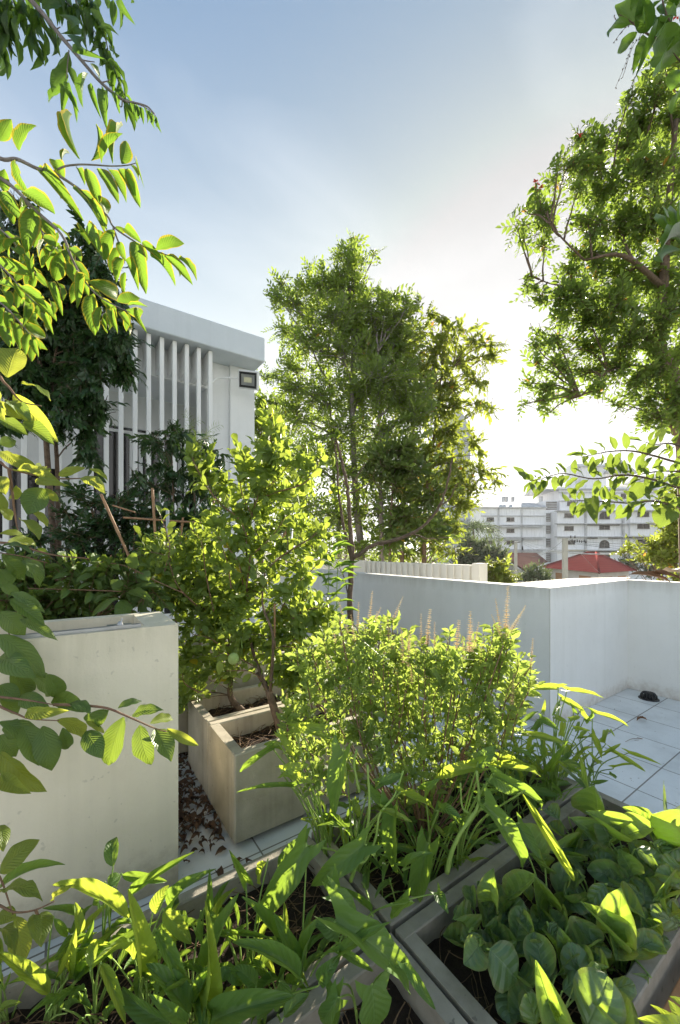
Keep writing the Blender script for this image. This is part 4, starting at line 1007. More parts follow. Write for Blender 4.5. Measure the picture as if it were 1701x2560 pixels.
bl = [(1000, 1120, 50, 30), (950, 1150, 40, 30), (1020, 1170, 50, 35), (930, 1190, 30, 25), (1000, 1210, 45, 30), (1080, 1240, 40, 30), (1010, 1290, 45, 35), (1070, 1330, 50, 30), (980, 1340, 40, 30)]
crown_tree('rubber_shrub', 'dark broad leaved shrub low inside the two middle trees', 'shrub', tr, bl, tw_big, [L_mid, M_bark], M_bark, 0.66, 22, D, depth=0.8, limb_r=0.03, spread=0.2, seed=4)
# slim bare stems rising behind the wall

# --- right tree --------------------------------------------------------------
D = 5.6
tr = [([W(1745, 1600, D) * [1, 1, 0] + UP * GZ, W(1722, 1250, D), W(1690, 1060, D), W(1680, 940, D), W(1648, 860, D), W(1660, 700, D), W(1668, 560, D), W(1690, 300, D)], 0.14, 0.03),
      ([W(1680, 940, D), W(1610, 850, D - .1), W(1590, 800, D - .1)], 0.06, 0.03),
      ([W(1660, 720, D), W(1560, 640, D - .2), W(1460, 650, D - .2)], 0.045, 0.012),
      ([W(1665, 560, D), W(1600, 480, D + .1), W(1510, 430, D)], 0.04, 0.012),
      ([W(1640, 925, D), W(1540, 918, D), W(1450, 990, D - .1)], 0.03, 0.008),
      ([W(1460, 650, D - .2), W(1400, 590, D - .2), W(1375, 560, D - .2)], 0.014, 0.006),
      ([W(1460, 720, D), W(1380, 710, D), W(1330, 690, D)], 0.014, 0.005)]
bl = [(1480, 330, 24, 14), (1455, 350, 30, 20), (1500, 370, 36, 26), (1400, 395, 20, 10), (1420, 415, 40, 22), (1392, 450, 30, 14), (1470, 420, 50, 35), (1450, 470, 30, 25), (1340, 490, 18, 16), (1305, 525, 22, 9), (1360, 525, 30, 18), (1295, 565, 24, 9), (1350, 570, 32, 18), (1310, 600, 20, 9), (1360, 615, 24, 18),
      (1520, 480, 55, 40), (1560, 370, 50, 40), (1600, 320, 50, 40), (1575, 240, 22, 18), (1640, 240, 45, 45), (1660, 160, 40, 40), (1680, 300, 45, 60), (1620, 430, 65, 55), (1690, 440, 55, 60), (1540, 570, 60, 50), (1620, 560, 65, 55), (1690, 590, 55, 60), (1470, 560, 40, 30), (1480, 640, 60, 35), (1430, 680, 40, 22),
      (1318, 690, 20, 14), (1330, 720, 22, 11), (1350, 745, 28, 14), (1400, 735, 40, 25), (1450, 740, 50, 38), (1550, 690, 70, 50), (1540, 770, 70, 45), (1640, 700, 65, 55), (1470, 800, 60, 35), (1400, 800, 36, 16), (1350, 830, 30, 12), (1390, 850, 40, 20), (1340, 868, 20, 12), (1470, 870, 65, 35), (1570, 850, 65, 45), (1650, 800, 60, 55),
      (1345, 905, 26, 12), (1400, 915, 45, 22), (1470, 930, 50, 28), (1550, 920, 50, 30), (1325, 960, 20, 8), (1375, 965, 35, 18), (1430, 985, 35, 16), (1318, 1008, 20, 8), (1362, 1000, 30, 16), (1375, 1030, 18, 12), (1500, 975, 28, 12), (1590, 950, 35, 25), (1550, 1010, 22, 14), (1610, 1000, 40, 30), (1650, 920, 45, 45), (1600, 1045, 22, 14), (1640, 1040, 36, 25), (1690, 1000, 40, 60), (1680, 900, 50, 50), (1700, 750, 50, 60)]
rt = crown_tree('flame_tree', 'large tree with feathery leaves and a few red flowers filling the right edge', 'tree', tr, bl, tw_pin, [L_flame, M_bark], M_bark, 0.33, 21, D, depth=0.8, two=tw_fine, twf=0.25, limb_r=0.028, upb=0.0, spread=0.3, seed=5, shell=0.5, droop=0.1)
for x, y in ((585, 660), (380, 905), (395, 925), (372, 895), (1065, 85)):
    b = MB(); q = ZC.w(x, y, 5.4); n_ = 7; dd = unit(rng.normal(size=(n_, 3)) + UP * 0.4)
    b.inst(t_small[0], np.repeat([q], n_, 0), dd, rng.normal(size=(n_, 3)), 0.05, rnd=0.5); b.build('flower', M_red, rt)

# --- rows of leaves along a hand-drawn branch --------------------------------
def leaf_row(lm, sm, P, n, L, wr, tpls, hang=(0, 0, -1), side=0.8, fwd=0.4, r0=0.006, r1=0.002, up=0.0, jit=0.2, face=0.6, rn=None, both=True, petiole=0.1, tipleaf=True):
    P = smooth_poly(P, 6); sm.tube(P, np.linspace(r0, r1, len(P)), 6)
    t = np.linspace(0.04, 0.99, n) * (len(P) - 1); i = np.clip(t.astype(int), 0, len(P) - 2); f_ = (t - i)[:, None]
    Q = P[i] * (1 - f_) + P[i + 1] * f_; T = unit(P[i + 1] - P[i])
    vw = unit(CAM - Q); S = unit(np.cross(T, vw)); s_ = np.where(np.arange(n) % 2, 1, -1)[:, None] if both else 1.0
    d = unit(S * s_ * side + T * fwd + np.array(hang) + rng.normal(0, jit, (n, 3)))
    nm = unit(vw * face + UP * 0.5 + rng.normal(0, 0.35, (n, 3)))
    ln = L * rng.uniform(0.7, 1.15, n)
    B = Q + d * ln[:, None] * petiole
    for k in range(n): sm.tube([Q[k], B[k]], r1 * 0.9, 3, cap=False)
    pick = rng.integers(len(tpls), size=n)
    for j in range(len(tpls)):
        m_ = pick == j
        if m_.any(): lm.inst(tpls[j], B[m_], d[m_], nm[m_], ln[m_], ln[m_] * wr, ln[m_], rnd=(rng.random(m_.sum()) * 0.95 if rn is None else rn))

def hero(lm, view, items, D, tpls, dj=0.06, face=0.75, upw=0.35, rn=None, depth_tip=0.0, mat=0):
    """leaves given by base and tip pixel and pixel width"""
    for it in items:
        bx, by, tx, ty, w_ = it[:5]; Dd = it[5] if len(it) > 5 else D
        g0 = Dd * (1 + rng.normal(0, dj * 0.35)); a = view.w(bx, by, g0); c = view.w(tx, ty, g0 * (1 + depth_tip + rng.normal(0, dj)))
        ax = c - a; Ln = np.linalg.norm(ax); wd = 0.92 * w_ / view.k * Dd / F
        nm = unit(unit(CAM - a) * face + UP * upw + rng.normal(0, 0.22, 3))
        # widen for foreshortening
        tpl = tpls[int(rng.integers(len(tpls)))]
        lm.inst(tpl, [a], [ax], [nm], [Ln], [wd * 1.08], [Ln], rnd=[rng.random() * 0.95 if rn is None else rn])

# --- top left: dark hanging branch -------------------------------------------
e = empty('overhanging_branch', ZA.w(-150, -300, 1.7), 'dark green branch with hanging pointed leaves at the top left corner', 'branch')
lm, sm = MB(), MB(); D = 1.7
main = [ZA.w(-150, -300, D), ZA.w(60, -150, D)] + [ZA.w(x, y, D) for x, y in ((200, 0), (290, 100), (400, 240), (520, 380), (660, 540), (800, 650), (880, 672), (960, 695), (1010, 745))]
sm.tube(smooth_poly(main, 5), np.linspace(0.012, 0.0022, len(smooth_poly(main, 5))), 6)
t_h = [leaf('lance', 10, 2, 1.0, a, 0.3, wave=0.02, tipdrop=d, seed=i) for i, (a, d) in enumerate(((0.08, 0.0), (0.14, 0.1), (0.04, 0.05)))]
t_e = [leaf('ellip', 10, 2, 1.0, a, 0.3, wave=0.02, tipdrop=d, seed=i) for i, (a, d) in enumerate(((0.06, 0.0), (0.12, 0.08)))]
hero(lm, ZA, [(450, 335, 355, 450, 78), (435, 470, 342, 605, 82), (400, 30, 275, 45, 85), (240, 10, 370, -20, 70)], D, t_e, dj=0.03)
hero(lm, ZA, [(455, 435, 500, 575, 46), (450, 540, 520, 740, 46), (455, 600, 505, 800, 30), (410, 600, 310, 665, 52), (430, 570, 405, 740, 48), (385, 95, 440, 225, 48), (380, 240, 375, 315, 30), (485, 275, 520, 350, 22),
     (575, 480, 545, 710, 58), (590, 545, 655, 765, 38), (690, 590, 693, 835, 66), (590, 415, 655, 520, 42), (700, 540, 770, 625, 38), (800, 650, 885, 865, 50), (730, 610, 780, 735, 30), (640, 180, 775, 232, 60), (740, 0, 738, 175, 46),
     (770, 10, 788, 200, 36), (780, -10, 872, 152, 46), (700, -10, 705, 60, 40), (635, -20, 648, 48, 36), (850, -30, 860, 18, 34), (590, 60, 690, 190, 60), (560, 250, 640, 380, 50), (700, 400, 820, 545, 50), (720, 330, 760, 380, 60), (665, 560, 690, 680, 26)], D, t_h, dj=0.03)
for pts, n, L in (([(560, -60), (620, 80), (680, 220), (720, 380), (790, 560), (830, 660)], 26, 155), ([(480, -40), (520, 60), (590, 160), (650, 260), (700, 340)], 22, 150), ([(140, -60), (170, 60), (210, 180), (240, 260)], 12, 200), ([(230, 20), (270, 120), (300, 200)], 9, 180),
                  ([(0, -60), (20, 60), (40, 160)], 12, 230), ([(60, -50), (90, 20), (110, 90)], 9, 180), ([(-40, 160), (-10, 260), (10, 350)], 9, 160), ([(400, -60), (440, 20), (500, 60)], 10, 150), ([(520, -80), (560, -20), (620, 20)], 8, 150), ([(-80, -80), (-20, 20), (0, 100)], 12, 230), ([(180, -90), (280, -60), (380, -40)], 9, 170)):
    leaf_row(lm, sm, [ZA.w(x, y, D + 0.05) for x, y in pts], n, L / ZA.k * D / F, 0.27, t_h, hang=(0, 0, -1.3), side=0.45, fwd=0.3, r0=0.003, r1=0.0012, jit=0.12)
leaf_row(lm, sm, [ZA.w(x, y, D) for x, y in ((840, 662), (900, 680), (970, 715), (1020, 760))], 13, 95 / ZA.k * D / F, 0.25, t_h, hang=(0, 0, -1.5), side=0.1, r0=0.002, r1=0.001, jit=0.1)
for pts in ([(425, 265), (500, 258), (560, 255)], [(450, 330), (440, 440), (432, 560)], [(660, 540), (700, 530), (725, 515)], [(525, 390), (580, 400), (620, 405)], [(370, 190), (395, 175)], [(800, 650), (790, 700), (740, 620)]):
    q = smooth_poly([ZA.w(x, y, D) for x, y in pts], 4); sm.tube(q, np.linspace(0.003, 0.0014, len(q)), 5)
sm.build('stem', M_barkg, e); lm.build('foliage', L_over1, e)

# --- left: yellow-green branch -----------------------------------------------
e = empty('overhanging_branch', ZA.w(-200, 900, 1.55), 'sunlit yellow green branch with broad hanging leaves reaching in from the left', 'branch')
lm, sm = MB(), MB(); D = 1.55
S = {1: [(-200, 900), (0, 1035), (110, 1040), (240, 1100), (350, 1130), (450, 1190), (560, 1270), (700, 1410), (740, 1480), (850, 1560), (960, 1620), (1100, 1670), (1160, 1690)], 2: [(350, 1125), (420, 1088), (520, 1075), (620, 1078), (730, 1085), (830, 1080), (890, 1065)],
     3: [(-100, 1100), (70, 1210), (240, 1380), (400, 1530), (470, 1690), (540, 1820), (640, 1930), (760, 2000), (850, 2040)], 4: [(-150, 1600), (0, 1730), (100, 1840), (200, 1950), (290, 2020)], 5: [(740, 1490), (780, 1600), (815, 1720)], 6: [(-100, 1900), (40, 2010), (140, 2120), (210, 2200)], 7: [(-60, 1450), (60, 1550), (160, 1680), (240, 1800)], 8: [(150, 1280), (230, 1420), (300, 1560), (380, 1640)]}
for k, pts in S.items():
    q = smooth_poly([ZA.w(x, y, D) for x, y in pts], 5); sm.tube(q, np.linspace(0.0075 if k in (1, 3) else 0.004, 0.0016, len(q)), 6)
H1 = [(525, 1045, 472, 750, 44), (597, 1050, 625, 810, 46), (665, 1065, 790, 865, 66), (737, 1068, 803, 820, 58), (795, 1070, 825, 920, 84), (510, 1100, 555, 1210, 42), (565, 1100, 650, 1345, 78), (635, 1100, 775, 1320, 76), (705, 1105, 825, 1325, 74), (775, 1105, 885, 1320, 74), (835, 1100, 918, 1360, 66),
      (855, 1080, 905, 1180, 36), (890, 1065, 945, 1240, 14), (360, 1045, 415, 1180, 82), (125, 985, 240, 825, 88), (0, 920, 75, 780, 84), (265, 1115, 530, 1415, 78), (475, 1230, 690, 1545, 84), (570, 1310, 700, 1510, 58), (640, 1280, 705, 1405, 84), (745, 1500, 675, 1700, 84), (780, 1580, 815, 1700, 52), (775, 1620, 730, 1780, 68),
      (800, 1690, 760, 1850, 68), (815, 1700, 905, 1900, 58), (820, 1780, 815, 1915, 40), (885, 1580, 950, 1905, 94), (815, 1490, 925, 1590, 66), (1020, 1630, 1200, 1585, 84), (990, 1680, 1145, 1870, 72), (1075, 1670, 1255, 1850, 62), (1165, 1690, 1285, 1835, 54), (930, 1580, 1065, 1700, 48), (905, 1600, 960, 1700, 50),
      (100, 1040, 200, 1280, 62), (150, 1250, 360, 1400, 110), (225, 1370, 165, 1660, 112), (10, 1250, 140, 1450, 84), (0, 1280, 90, 1470, 74), (390, 1590, 320, 1750, 84), (400, 1650, 360, 1830, 90), (285, 1540, 365, 1610, 70), (30, 1105, 30, 1255, 70), (280, 1430, 350, 1580, 70), (50, 1640, 150, 1565, 74), (405, 1055, 455, 1005, 20)]
H2 = [(520, 1780, 505, 2010, 56), (575, 1840, 780, 1945, 104), (600, 1930, 615, 2180, 96), (665, 2010, 640, 2170, 58), (765, 1970, 915, 1945, 78), (830, 2000, 960, 2000, 32), (700, 2040, 700, 2180, 48), (725, 2030, 765, 2170, 48), (780, 2030, 850, 2130, 46), (905, 2010, 950, 2165, 32), (125, 1870, 320, 2010, 76), (220, 1950, 370, 2100, 64),
      (320, 1845, 405, 2045, 54), (370, 1840, 415, 1960, 46), (150, 2100, 295, 2205, 74), (175, 2190, 265, 2280, 54), (190, 2180, 165, 2320, 54), (215, 2220, 250, 2330, 44), (90, 2100, 130, 2290, 64), (245, 2040, 270, 2140, 52), (-20, 1700, 240, 1800, 84), (-10, 1840, 95, 1880, 64), (10, 1900, 70, 2000, 64), (0, 2010, 15, 2200, 74),
      (130, 2000, 160, 2110, 60), (50, 2040, 60, 2180, 60), (450, 1720, 480, 1840, 80), (480, 1800, 590, 1830, 50), (640, 1500, 640, 1640, 70), (540, 1530, 660, 1650, 90), (490, 1500, 580, 1600, 80), (440, 1620, 530, 1700, 80), (200, 1700, 210, 1800, 60), (90, 1620, 160, 1690, 74), (320, 1960, 350, 2060, 44), (290, 2050, 345, 2180, 44), (20, 2130, 60, 2260, 70)]
hero(lm, ZA, H1, D, t_e + t_h[:1] + t_strap[:1], dj=0.03)
hero(lm, ZA, H2, D, t_e + t_big[:1], dj=0.04)
for k, n, L in ((3, 22, 150), (4, 14, 150), (6, 12, 140), (7, 14, 150), (8, 12, 140), (1, 10, 110)):
    leaf_row(lm, sm, [ZA.w(x, y, D + 0.06) for x, y in S[k]], n, L / ZA.k * D / F, 0.40, t_big, hang=(0, 0, -0.9), side=0.6, r0=0.002, r1=0.0012, jit=0.2)
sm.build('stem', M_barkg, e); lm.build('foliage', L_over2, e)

# --- left: ribbed broad leaves (custard apple) -------------------------------
e = empty('custard_apple_tree', ZE.w(-150, 1700, 1.35), 'custard apple tree with big ribbed leaves along the left edge, lit at the top', 'tree')
lm, ld, BR = MB(), MB(), []; D = 1.40
St = [[(-120, 300), (0, 540), (50, 600), (120, 680), (230, 705)], [(-120, 980), (0, 1020), (60, 1060), (300, 1110), (480, 1110)], [(50, 1060), (70, 1200), (85, 1330), (100, 1400)], [(-120, 1500), (0, 1470), (150, 1500), (300, 1540), (500, 1560)], [(-200, 1300), (-100, 1600), (0, 1870), (60, 2000)]]
for pts in St:
    q = smooth_poly([ZE.w(x, y, D) for x, y in pts], 5); BR.append(MB().tube(q, np.linspace(0.006, 0.0018, len(q)), 6))
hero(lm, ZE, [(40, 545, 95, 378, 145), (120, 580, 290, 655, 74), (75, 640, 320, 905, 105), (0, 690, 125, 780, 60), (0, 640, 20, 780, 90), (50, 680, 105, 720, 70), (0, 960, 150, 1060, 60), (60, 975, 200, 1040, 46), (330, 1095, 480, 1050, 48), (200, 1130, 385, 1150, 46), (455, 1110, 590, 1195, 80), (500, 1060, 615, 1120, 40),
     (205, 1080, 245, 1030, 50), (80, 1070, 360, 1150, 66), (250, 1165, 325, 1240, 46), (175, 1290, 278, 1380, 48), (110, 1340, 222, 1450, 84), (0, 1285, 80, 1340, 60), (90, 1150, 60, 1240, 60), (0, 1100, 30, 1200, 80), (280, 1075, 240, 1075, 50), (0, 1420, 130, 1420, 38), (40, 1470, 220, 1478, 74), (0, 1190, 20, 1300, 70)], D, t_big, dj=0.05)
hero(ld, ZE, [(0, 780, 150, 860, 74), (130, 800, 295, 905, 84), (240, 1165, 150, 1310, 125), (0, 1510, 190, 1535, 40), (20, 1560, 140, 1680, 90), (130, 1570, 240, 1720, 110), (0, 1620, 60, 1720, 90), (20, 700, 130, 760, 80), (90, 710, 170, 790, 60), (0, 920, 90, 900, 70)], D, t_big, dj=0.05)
hero(ld, ZF, [(60, 180, 250, 285, 60), (60, 220, 250, 360, 84), (0, 140, 110, 190, 60), (110, 330, 320, 440, 60), (0, 290, 145, 420, 110), (-10, 420, 255, 660, 120), (0, 545, 200, 660, 120), (60, 620, 175, 780, 110), (170, 640, 300, 760, 110), (270, 640, 345, 770, 92), (300, 770, 480, 840, 90), (0, 700, 110, 790, 90), (0, 760, 110, 860, 90), (110, 770, 280, 830, 90)], 1.3, t_big, dj=0.05)
D = 1.2
for pts in ([(-80, 760), (0, 820), (90, 860), (170, 890), (330, 900)], [(300, 810), (470, 815), (600, 830), (700, 870), (780, 905), (860, 940), (935, 962)], [(-80, 760), (120, 780), (300, 810)]):
    q = smooth_poly([ZF.w(x, y, D) for x, y in pts], 5); BR.append(MB().tube(q, np.linspace(0.0045, 0.0014, len(q)), 6))
hero(lm, ZF, [(145, 855, 380, 845, 66), (320, 895, 510, 985, 84), (480, 905, 585, 970, 34), (935, 945, 1112, 1040, 52), (840, 915, 980, 880, 62), (0, 1075, 255, 1300, 112), (0, 1215, 145, 1300, 80), (190, 870, 310, 850, 50)], D, t_big, dj=0.04)
hero(ld, ZF, [(240, 930, 290, 1180, 130), (0, 905, 300, 1075, 112), (350, 940, 380, 1062, 72), (480, 960, 575, 1110, 105), (610, 840, 490, 905, 100), (660, 830, 795, 788, 58), (740, 870, 900, 830, 70), (692, 880, 600, 1157, 128), (782, 925, 840, 1160, 116), (865, 948, 960, 1125, 112), (130, 930, 220, 1150, 120), (0, 980, 90, 1100, 110), (400, 800, 510, 860, 70), (100, 890, 40, 1010, 90)], D, t_big[:2] + t_big[3:], dj=0.03)
D = 1.05
for pts in ([(-60, 560), (0, 580), (70, 610), (160, 600), (250, 560)], [(-60, 400), (0, 450), (60, 620)], [(165, 600), (180, 640), (190, 700)]):
    q = smooth_poly([ZG.w(x, y, D) for x, y in pts], 5); BR.append(MB().tube(q, np.linspace(0.004, 0.0014, len(q)), 6))
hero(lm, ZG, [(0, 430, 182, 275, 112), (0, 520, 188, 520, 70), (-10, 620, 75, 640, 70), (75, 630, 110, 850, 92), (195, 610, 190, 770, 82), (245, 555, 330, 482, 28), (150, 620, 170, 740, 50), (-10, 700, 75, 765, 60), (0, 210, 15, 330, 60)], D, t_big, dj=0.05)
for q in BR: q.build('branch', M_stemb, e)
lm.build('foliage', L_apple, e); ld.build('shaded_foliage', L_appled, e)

# --- right: broad leaved branches low right and top right --------------------
e = empty('broad_leaved_branch', ZD.w(1750, 100, 3.0), 'broad leaved branches reaching left in front of the white apartment block', 'branch')
lm, sm = MB(), MB(); D = 3.0
rows = [([(1800, 150), (1568, 150), (1400, 105), (1250, 95), (1100, 95), (980, 110), (920, 140)], 26, 100), ([(1800, 300), (1568, 300), (1400, 265), (1200, 250), (1000, 250), (800, 250), (650, 262), (560, 268)], 46, 105), ([(1800, 420), (1568, 430), (1400, 420), (1250, 400), (1100, 395), (950, 380), (850, 385)], 40, 105), ([(1800, 260), (1568, 220), (1400, 210), (1250, 220), (1120, 240)], 22, 100),
        ([(1800, 40), (1600, 60), (1500, 30), (1400, 20), (1330, 10)], 18, 100), ([(1800, 350), (1600, 360), (1480, 370), (1380, 400)], 18, 100)]
for pts, n, L in rows: leaf_row(lm, sm, [ZD.w(x, y + rng.normal(0, 14), D + rng.uniform(-.15, .15)) for x, y in pts], n, L / ZD.k * D / F, 0.42, t_big, hang=(-0.15, -0.1, -0.25), side=0.7, fwd=0.5, r0=0.010, r1=0.002, jit=0.3)
hero(lm, ZD, [(990, 375, 1012, 520, 80), (1495, 445, 1435, 560, 135), (1270, 425, 1140, 515, 56), (995, 410, 893, 465, 46), (1330, 280, 1225, 400, 100), (1180, 90, 1175, 195, 70), (1060, 120, 1000, 195, 50), (700, 265, 610, 378, 44), (640, 250, 560, 345, 34), (1090, 395, 1100, 460, 50), (870, 315, 845, 350, 60)], D, t_big, dj=0.05)
sm.build('stem', M_bark, e); lm.build('foliage', L_mid, e)

e = empty('broad_leaved_branch', ZC.w(1250, 100, 2.1), 'dark large leaved branch with thin dangling seed strings at the top right corner', 'branch')
lm, sm = MB(), MB(); D = 2.1
for pts in ([(1200, 260), (1084, 225), (965, 190), (890, 145), (830, 100), (780, 70)], [(1150, 200), (1040, 120), (1000, 20), (990, -60)], [(1150, 340), (1084, 300), (1050, 260)]):
    q = smooth_poly([ZC.w(x, y, D) for x, y in pts], 5); sm.tube(q, np.linspace(0.008, 0.002, len(q)), 6)
for pts in ([(850, 110), (800, 150), (755, 210)], [(870, 140), (840, 240), (815, 310), (765, 430)], [(890, 160), (860, 260), (845, 345)], [(900, 170), (850, 230), (800, 380)], [(830, 95), (780, 110), (758, 85)]):
    q = smooth_poly([ZC.w(x, y, D) for x, y in pts], 6); sm.tube(q, 0.0012, 4)
    for z in q[::2]: sm.tube([z, z + unit(rng.normal(size=3)) * 0.008], [0.0022, 0.0028], 4)
hero(lm, ZC, [(875, 128, 765, 10, 74), (925, 155, 885, -20, 76), (1015, 178, 955, 88, 62), (835, 122, 728, 182, 48), (872, 160, 766, 265, 52), (940, 185, 855, 325, 58), (960, 205, 895, 290, 44), (950, 215, 1110, 160, 104), (1100, 255, 985, 335, 125), (1060, 250, 925, 310, 70), (975, 120, 988, 0, 44), (1025, 165, 1090, 20, 66), (1000, 70, 1065, -10, 50),
     (860, 40, 855, -30, 40), (1084, 340, 1040, 430, 90), (1084, 120, 1120, 20, 70), (1100, 430, 1040, 560, 60), (900, 60, 905, 110, 40), (1010, 130, 1060, 70, 50)], D, t_big, dj=0.05)
hero(lm, ZC, [(1084, 1180, 985, 1240, 40), (1084, 1150, 1000, 1130, 44), (1060, 1160, 1040, 1070, 44), (1075, 1150, 1084, 1060, 44), (1084, 1210, 975, 1205, 40), (1084, 1230, 1000, 1290, 40)], 3.0, t_strap, dj=0.05)
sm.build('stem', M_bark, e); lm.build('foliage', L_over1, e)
# --- tall drooping dark tree in front of the house ---------------------------
D = 3.5
tr = [([ZE.w(300, 1640, D) * [1, 1, 0] + UP * 0.38, ZE.w(300, 1500, D), ZE.w(265, 1000, D), ZE.w(240, 600, D), ZE.w(215, 420, D), ZE.w(180, 100, D), ZE.w(150, -200, D)], 0.030, 0.008),
      ([ZE.w(335, 1640, D + .1) * [1, 1, 0] + UP * 0.38, ZE.w(330, 1500, D + .1), ZE.w(318, 1000, D + .1), ZE.w(290, 600, D + .1), ZE.w(330, 300, D)], 0.026, 0.008)]
bl = [(30, 510, 40, 26), (70, 560, 40, 28), (20, 590, 35, 35), (215, 590, 26, 20), (240, 625, 30, 28), (190, 650, 45, 30), (245, 680, 40, 32), (110, 660, 60, 45), (40, 690, 50, 45), (160, 720, 70, 45), (255, 740, 45, 35), (290, 770, 30, 25), (80, 770, 70, 45), (180, 800, 75, 45), (280, 820, 45, 30), (315, 840, 20, 18), (230, 860, 60, 40), (130, 860, 70, 45), (50, 850, 55, 45),
      (280, 890, 45, 34), (310, 915, 22, 34), (200, 920, 50, 36), (120, 930, 60, 36), (235, 970, 34, 36), (245, 1030, 22, 36), (60, 930, 50, 40), (180, 990, 45, 34), (90, 1000, 50, 36), (215, 1075, 26, 36), (150, 1050, 36, 28), (40, 1010, 36, 30), (225, 1130, 18, 26), (10, 930, 40, 40), (20, 1050, 30, 30)]
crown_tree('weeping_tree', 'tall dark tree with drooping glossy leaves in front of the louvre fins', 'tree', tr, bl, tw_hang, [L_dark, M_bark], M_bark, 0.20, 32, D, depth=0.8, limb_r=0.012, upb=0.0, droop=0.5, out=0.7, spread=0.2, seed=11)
D = 3.6
tr = [([W(440, 1560, D) * [1, 1, 0] + UP * 0.38, W(440, 1450, D), W(435, 1300, D), W(430, 1150, D)], 0.014, 0.006), ([W(500, 1560, D) * [1, 1, 0] + UP * 0.38, W(500, 1450, D), W(490, 1300, D), W(480, 1130, D)], 0.012, 0.005)]
bl = [ (434, 1065, 20, 9), (450, 1085, 34, 16), (380, 1085, 22, 11), (360, 1105, 14, 9), (405, 1105, 40, 20), (490, 1105, 34, 18), (530, 1125, 28, 16), (550, 1155, 18, 22), (430, 1130, 36, 18), (500, 1145, 40, 20), (390, 1170, 34, 16), (340, 1190, 22, 14), (450, 1185, 44, 22), (520, 1190, 40, 24), (400, 1215, 50, 22), (480, 1230, 50, 24), (550, 1225, 28, 26), (345, 1225, 30, 16)]
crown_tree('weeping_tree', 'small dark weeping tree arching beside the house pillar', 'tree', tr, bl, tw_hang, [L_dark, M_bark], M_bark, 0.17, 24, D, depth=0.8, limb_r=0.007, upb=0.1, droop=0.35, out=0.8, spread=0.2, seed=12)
# feathery sprigs over it
e = empty('feathery_plant', W(500, 1200, 3.5), 'thin feathery sprigs rising over the small weeping tree', 'plant')
lm, sm = MB(), MB()
for pts in ([(480, 1140), (485, 1085), (470, 1045), (462, 1035)], [(490, 1130), (520, 1080), (550, 1062)], [(480, 1120), (500, 1090), (535, 1090)], [(478, 1110), (470, 1070), (500, 1050)]):
    leaf_row(lm, sm, [W(x, y, 3.5) for x, y in pts], 22, 0.05, 0.14, t_lance, hang=(0, 0, 0), side=1, fwd=0.5, r0=0.002, r1=0.001, jit=0.1)
sm.build('stem', M_stemg, e); lm.build('foliage', L_lime, e)

# --- dark undergrowth between planter and house ------------------------------
D = 3.3
tr = [([W(240, 1700, D) * [1, 1, 0] + UP * 0.36, W(240, 1450, D), W(230, 1250, D)], 0.012, 0.004), ([W(330, 1700, D) * [1, 1, 0] + UP * 0.36, W(330, 1450, D), W(340, 1280, D)], 0.012, 0.004)]
bl = [(200, 1235, 36, 18), (240, 1260, 44, 20), (300, 1255, 44, 20), (180, 1290, 40, 20), (340, 1285, 50, 22), (255, 1310, 50, 26), (400, 1290, 50, 26), (190, 1340, 55, 26), (310, 1340, 60, 28), (400, 1345, 60, 28), (470, 1310, 50, 30), (240, 1380, 60, 26), (350, 1390, 60, 26), (160, 1395, 50, 24), (60, 1400, 50, 30), (520, 1300, 40, 26), (100, 1350, 40, 20), (450, 1380, 50, 26)]
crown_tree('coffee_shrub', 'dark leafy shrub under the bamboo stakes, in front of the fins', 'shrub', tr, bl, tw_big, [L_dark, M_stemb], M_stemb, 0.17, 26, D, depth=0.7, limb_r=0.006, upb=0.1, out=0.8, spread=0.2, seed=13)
D = 2.25
tr = [([W(150, 1900, 2.3) * [1, 1, 0] + UP * 0.9, W(150, 1600, D), W(160, 1480, D)], 0.014, 0.005), ([W(300, 1900, 2.2) * [1, 1, 0] + UP * 0.9, W(290, 1600, D), W(280, 1470, D)], 0.012, 0.004)]
tr = [([np.array([-0.45, 1.98, 0.93]), W(60, 1560, D), W(90, 1450, D)], 0.014, 0.005), ([np.array([0.0, 1.98, 0.93]), W(250, 1530, D), W(270, 1430, D)], 0.012, 0.004)]
bl = [(40, 1430, 50, 26), (110, 1440, 50, 26), (180, 1435, 50, 24), (250, 1420, 44, 20), (300, 1410, 36, 18), (70, 1480, 60, 26), (150, 1490, 60, 28), (240, 1480, 55, 28), (320, 1470, 45, 26), (370, 1480, 36, 22), (90, 1530, 60, 24), (180, 1540, 60, 24), (270, 1535, 50, 22), (20, 1500, 40, 36)]
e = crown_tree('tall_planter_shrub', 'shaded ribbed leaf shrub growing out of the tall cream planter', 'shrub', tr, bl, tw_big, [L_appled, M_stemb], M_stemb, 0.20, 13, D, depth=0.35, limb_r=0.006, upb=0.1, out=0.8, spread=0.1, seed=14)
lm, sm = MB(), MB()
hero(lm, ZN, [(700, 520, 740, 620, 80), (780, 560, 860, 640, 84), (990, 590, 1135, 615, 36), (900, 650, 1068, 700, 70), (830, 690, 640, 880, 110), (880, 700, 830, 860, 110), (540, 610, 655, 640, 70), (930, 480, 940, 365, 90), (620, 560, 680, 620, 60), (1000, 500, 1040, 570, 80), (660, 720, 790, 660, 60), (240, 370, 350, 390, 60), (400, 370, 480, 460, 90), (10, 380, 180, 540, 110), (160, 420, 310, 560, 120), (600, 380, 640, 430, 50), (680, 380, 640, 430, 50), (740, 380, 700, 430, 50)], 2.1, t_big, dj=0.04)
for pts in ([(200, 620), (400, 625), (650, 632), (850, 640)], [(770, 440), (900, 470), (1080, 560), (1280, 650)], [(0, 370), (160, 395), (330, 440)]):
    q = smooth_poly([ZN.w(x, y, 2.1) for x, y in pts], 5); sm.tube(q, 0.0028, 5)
sm.build('branch', M_stemb, e); lm.build('large_leaves', L_appled, e)

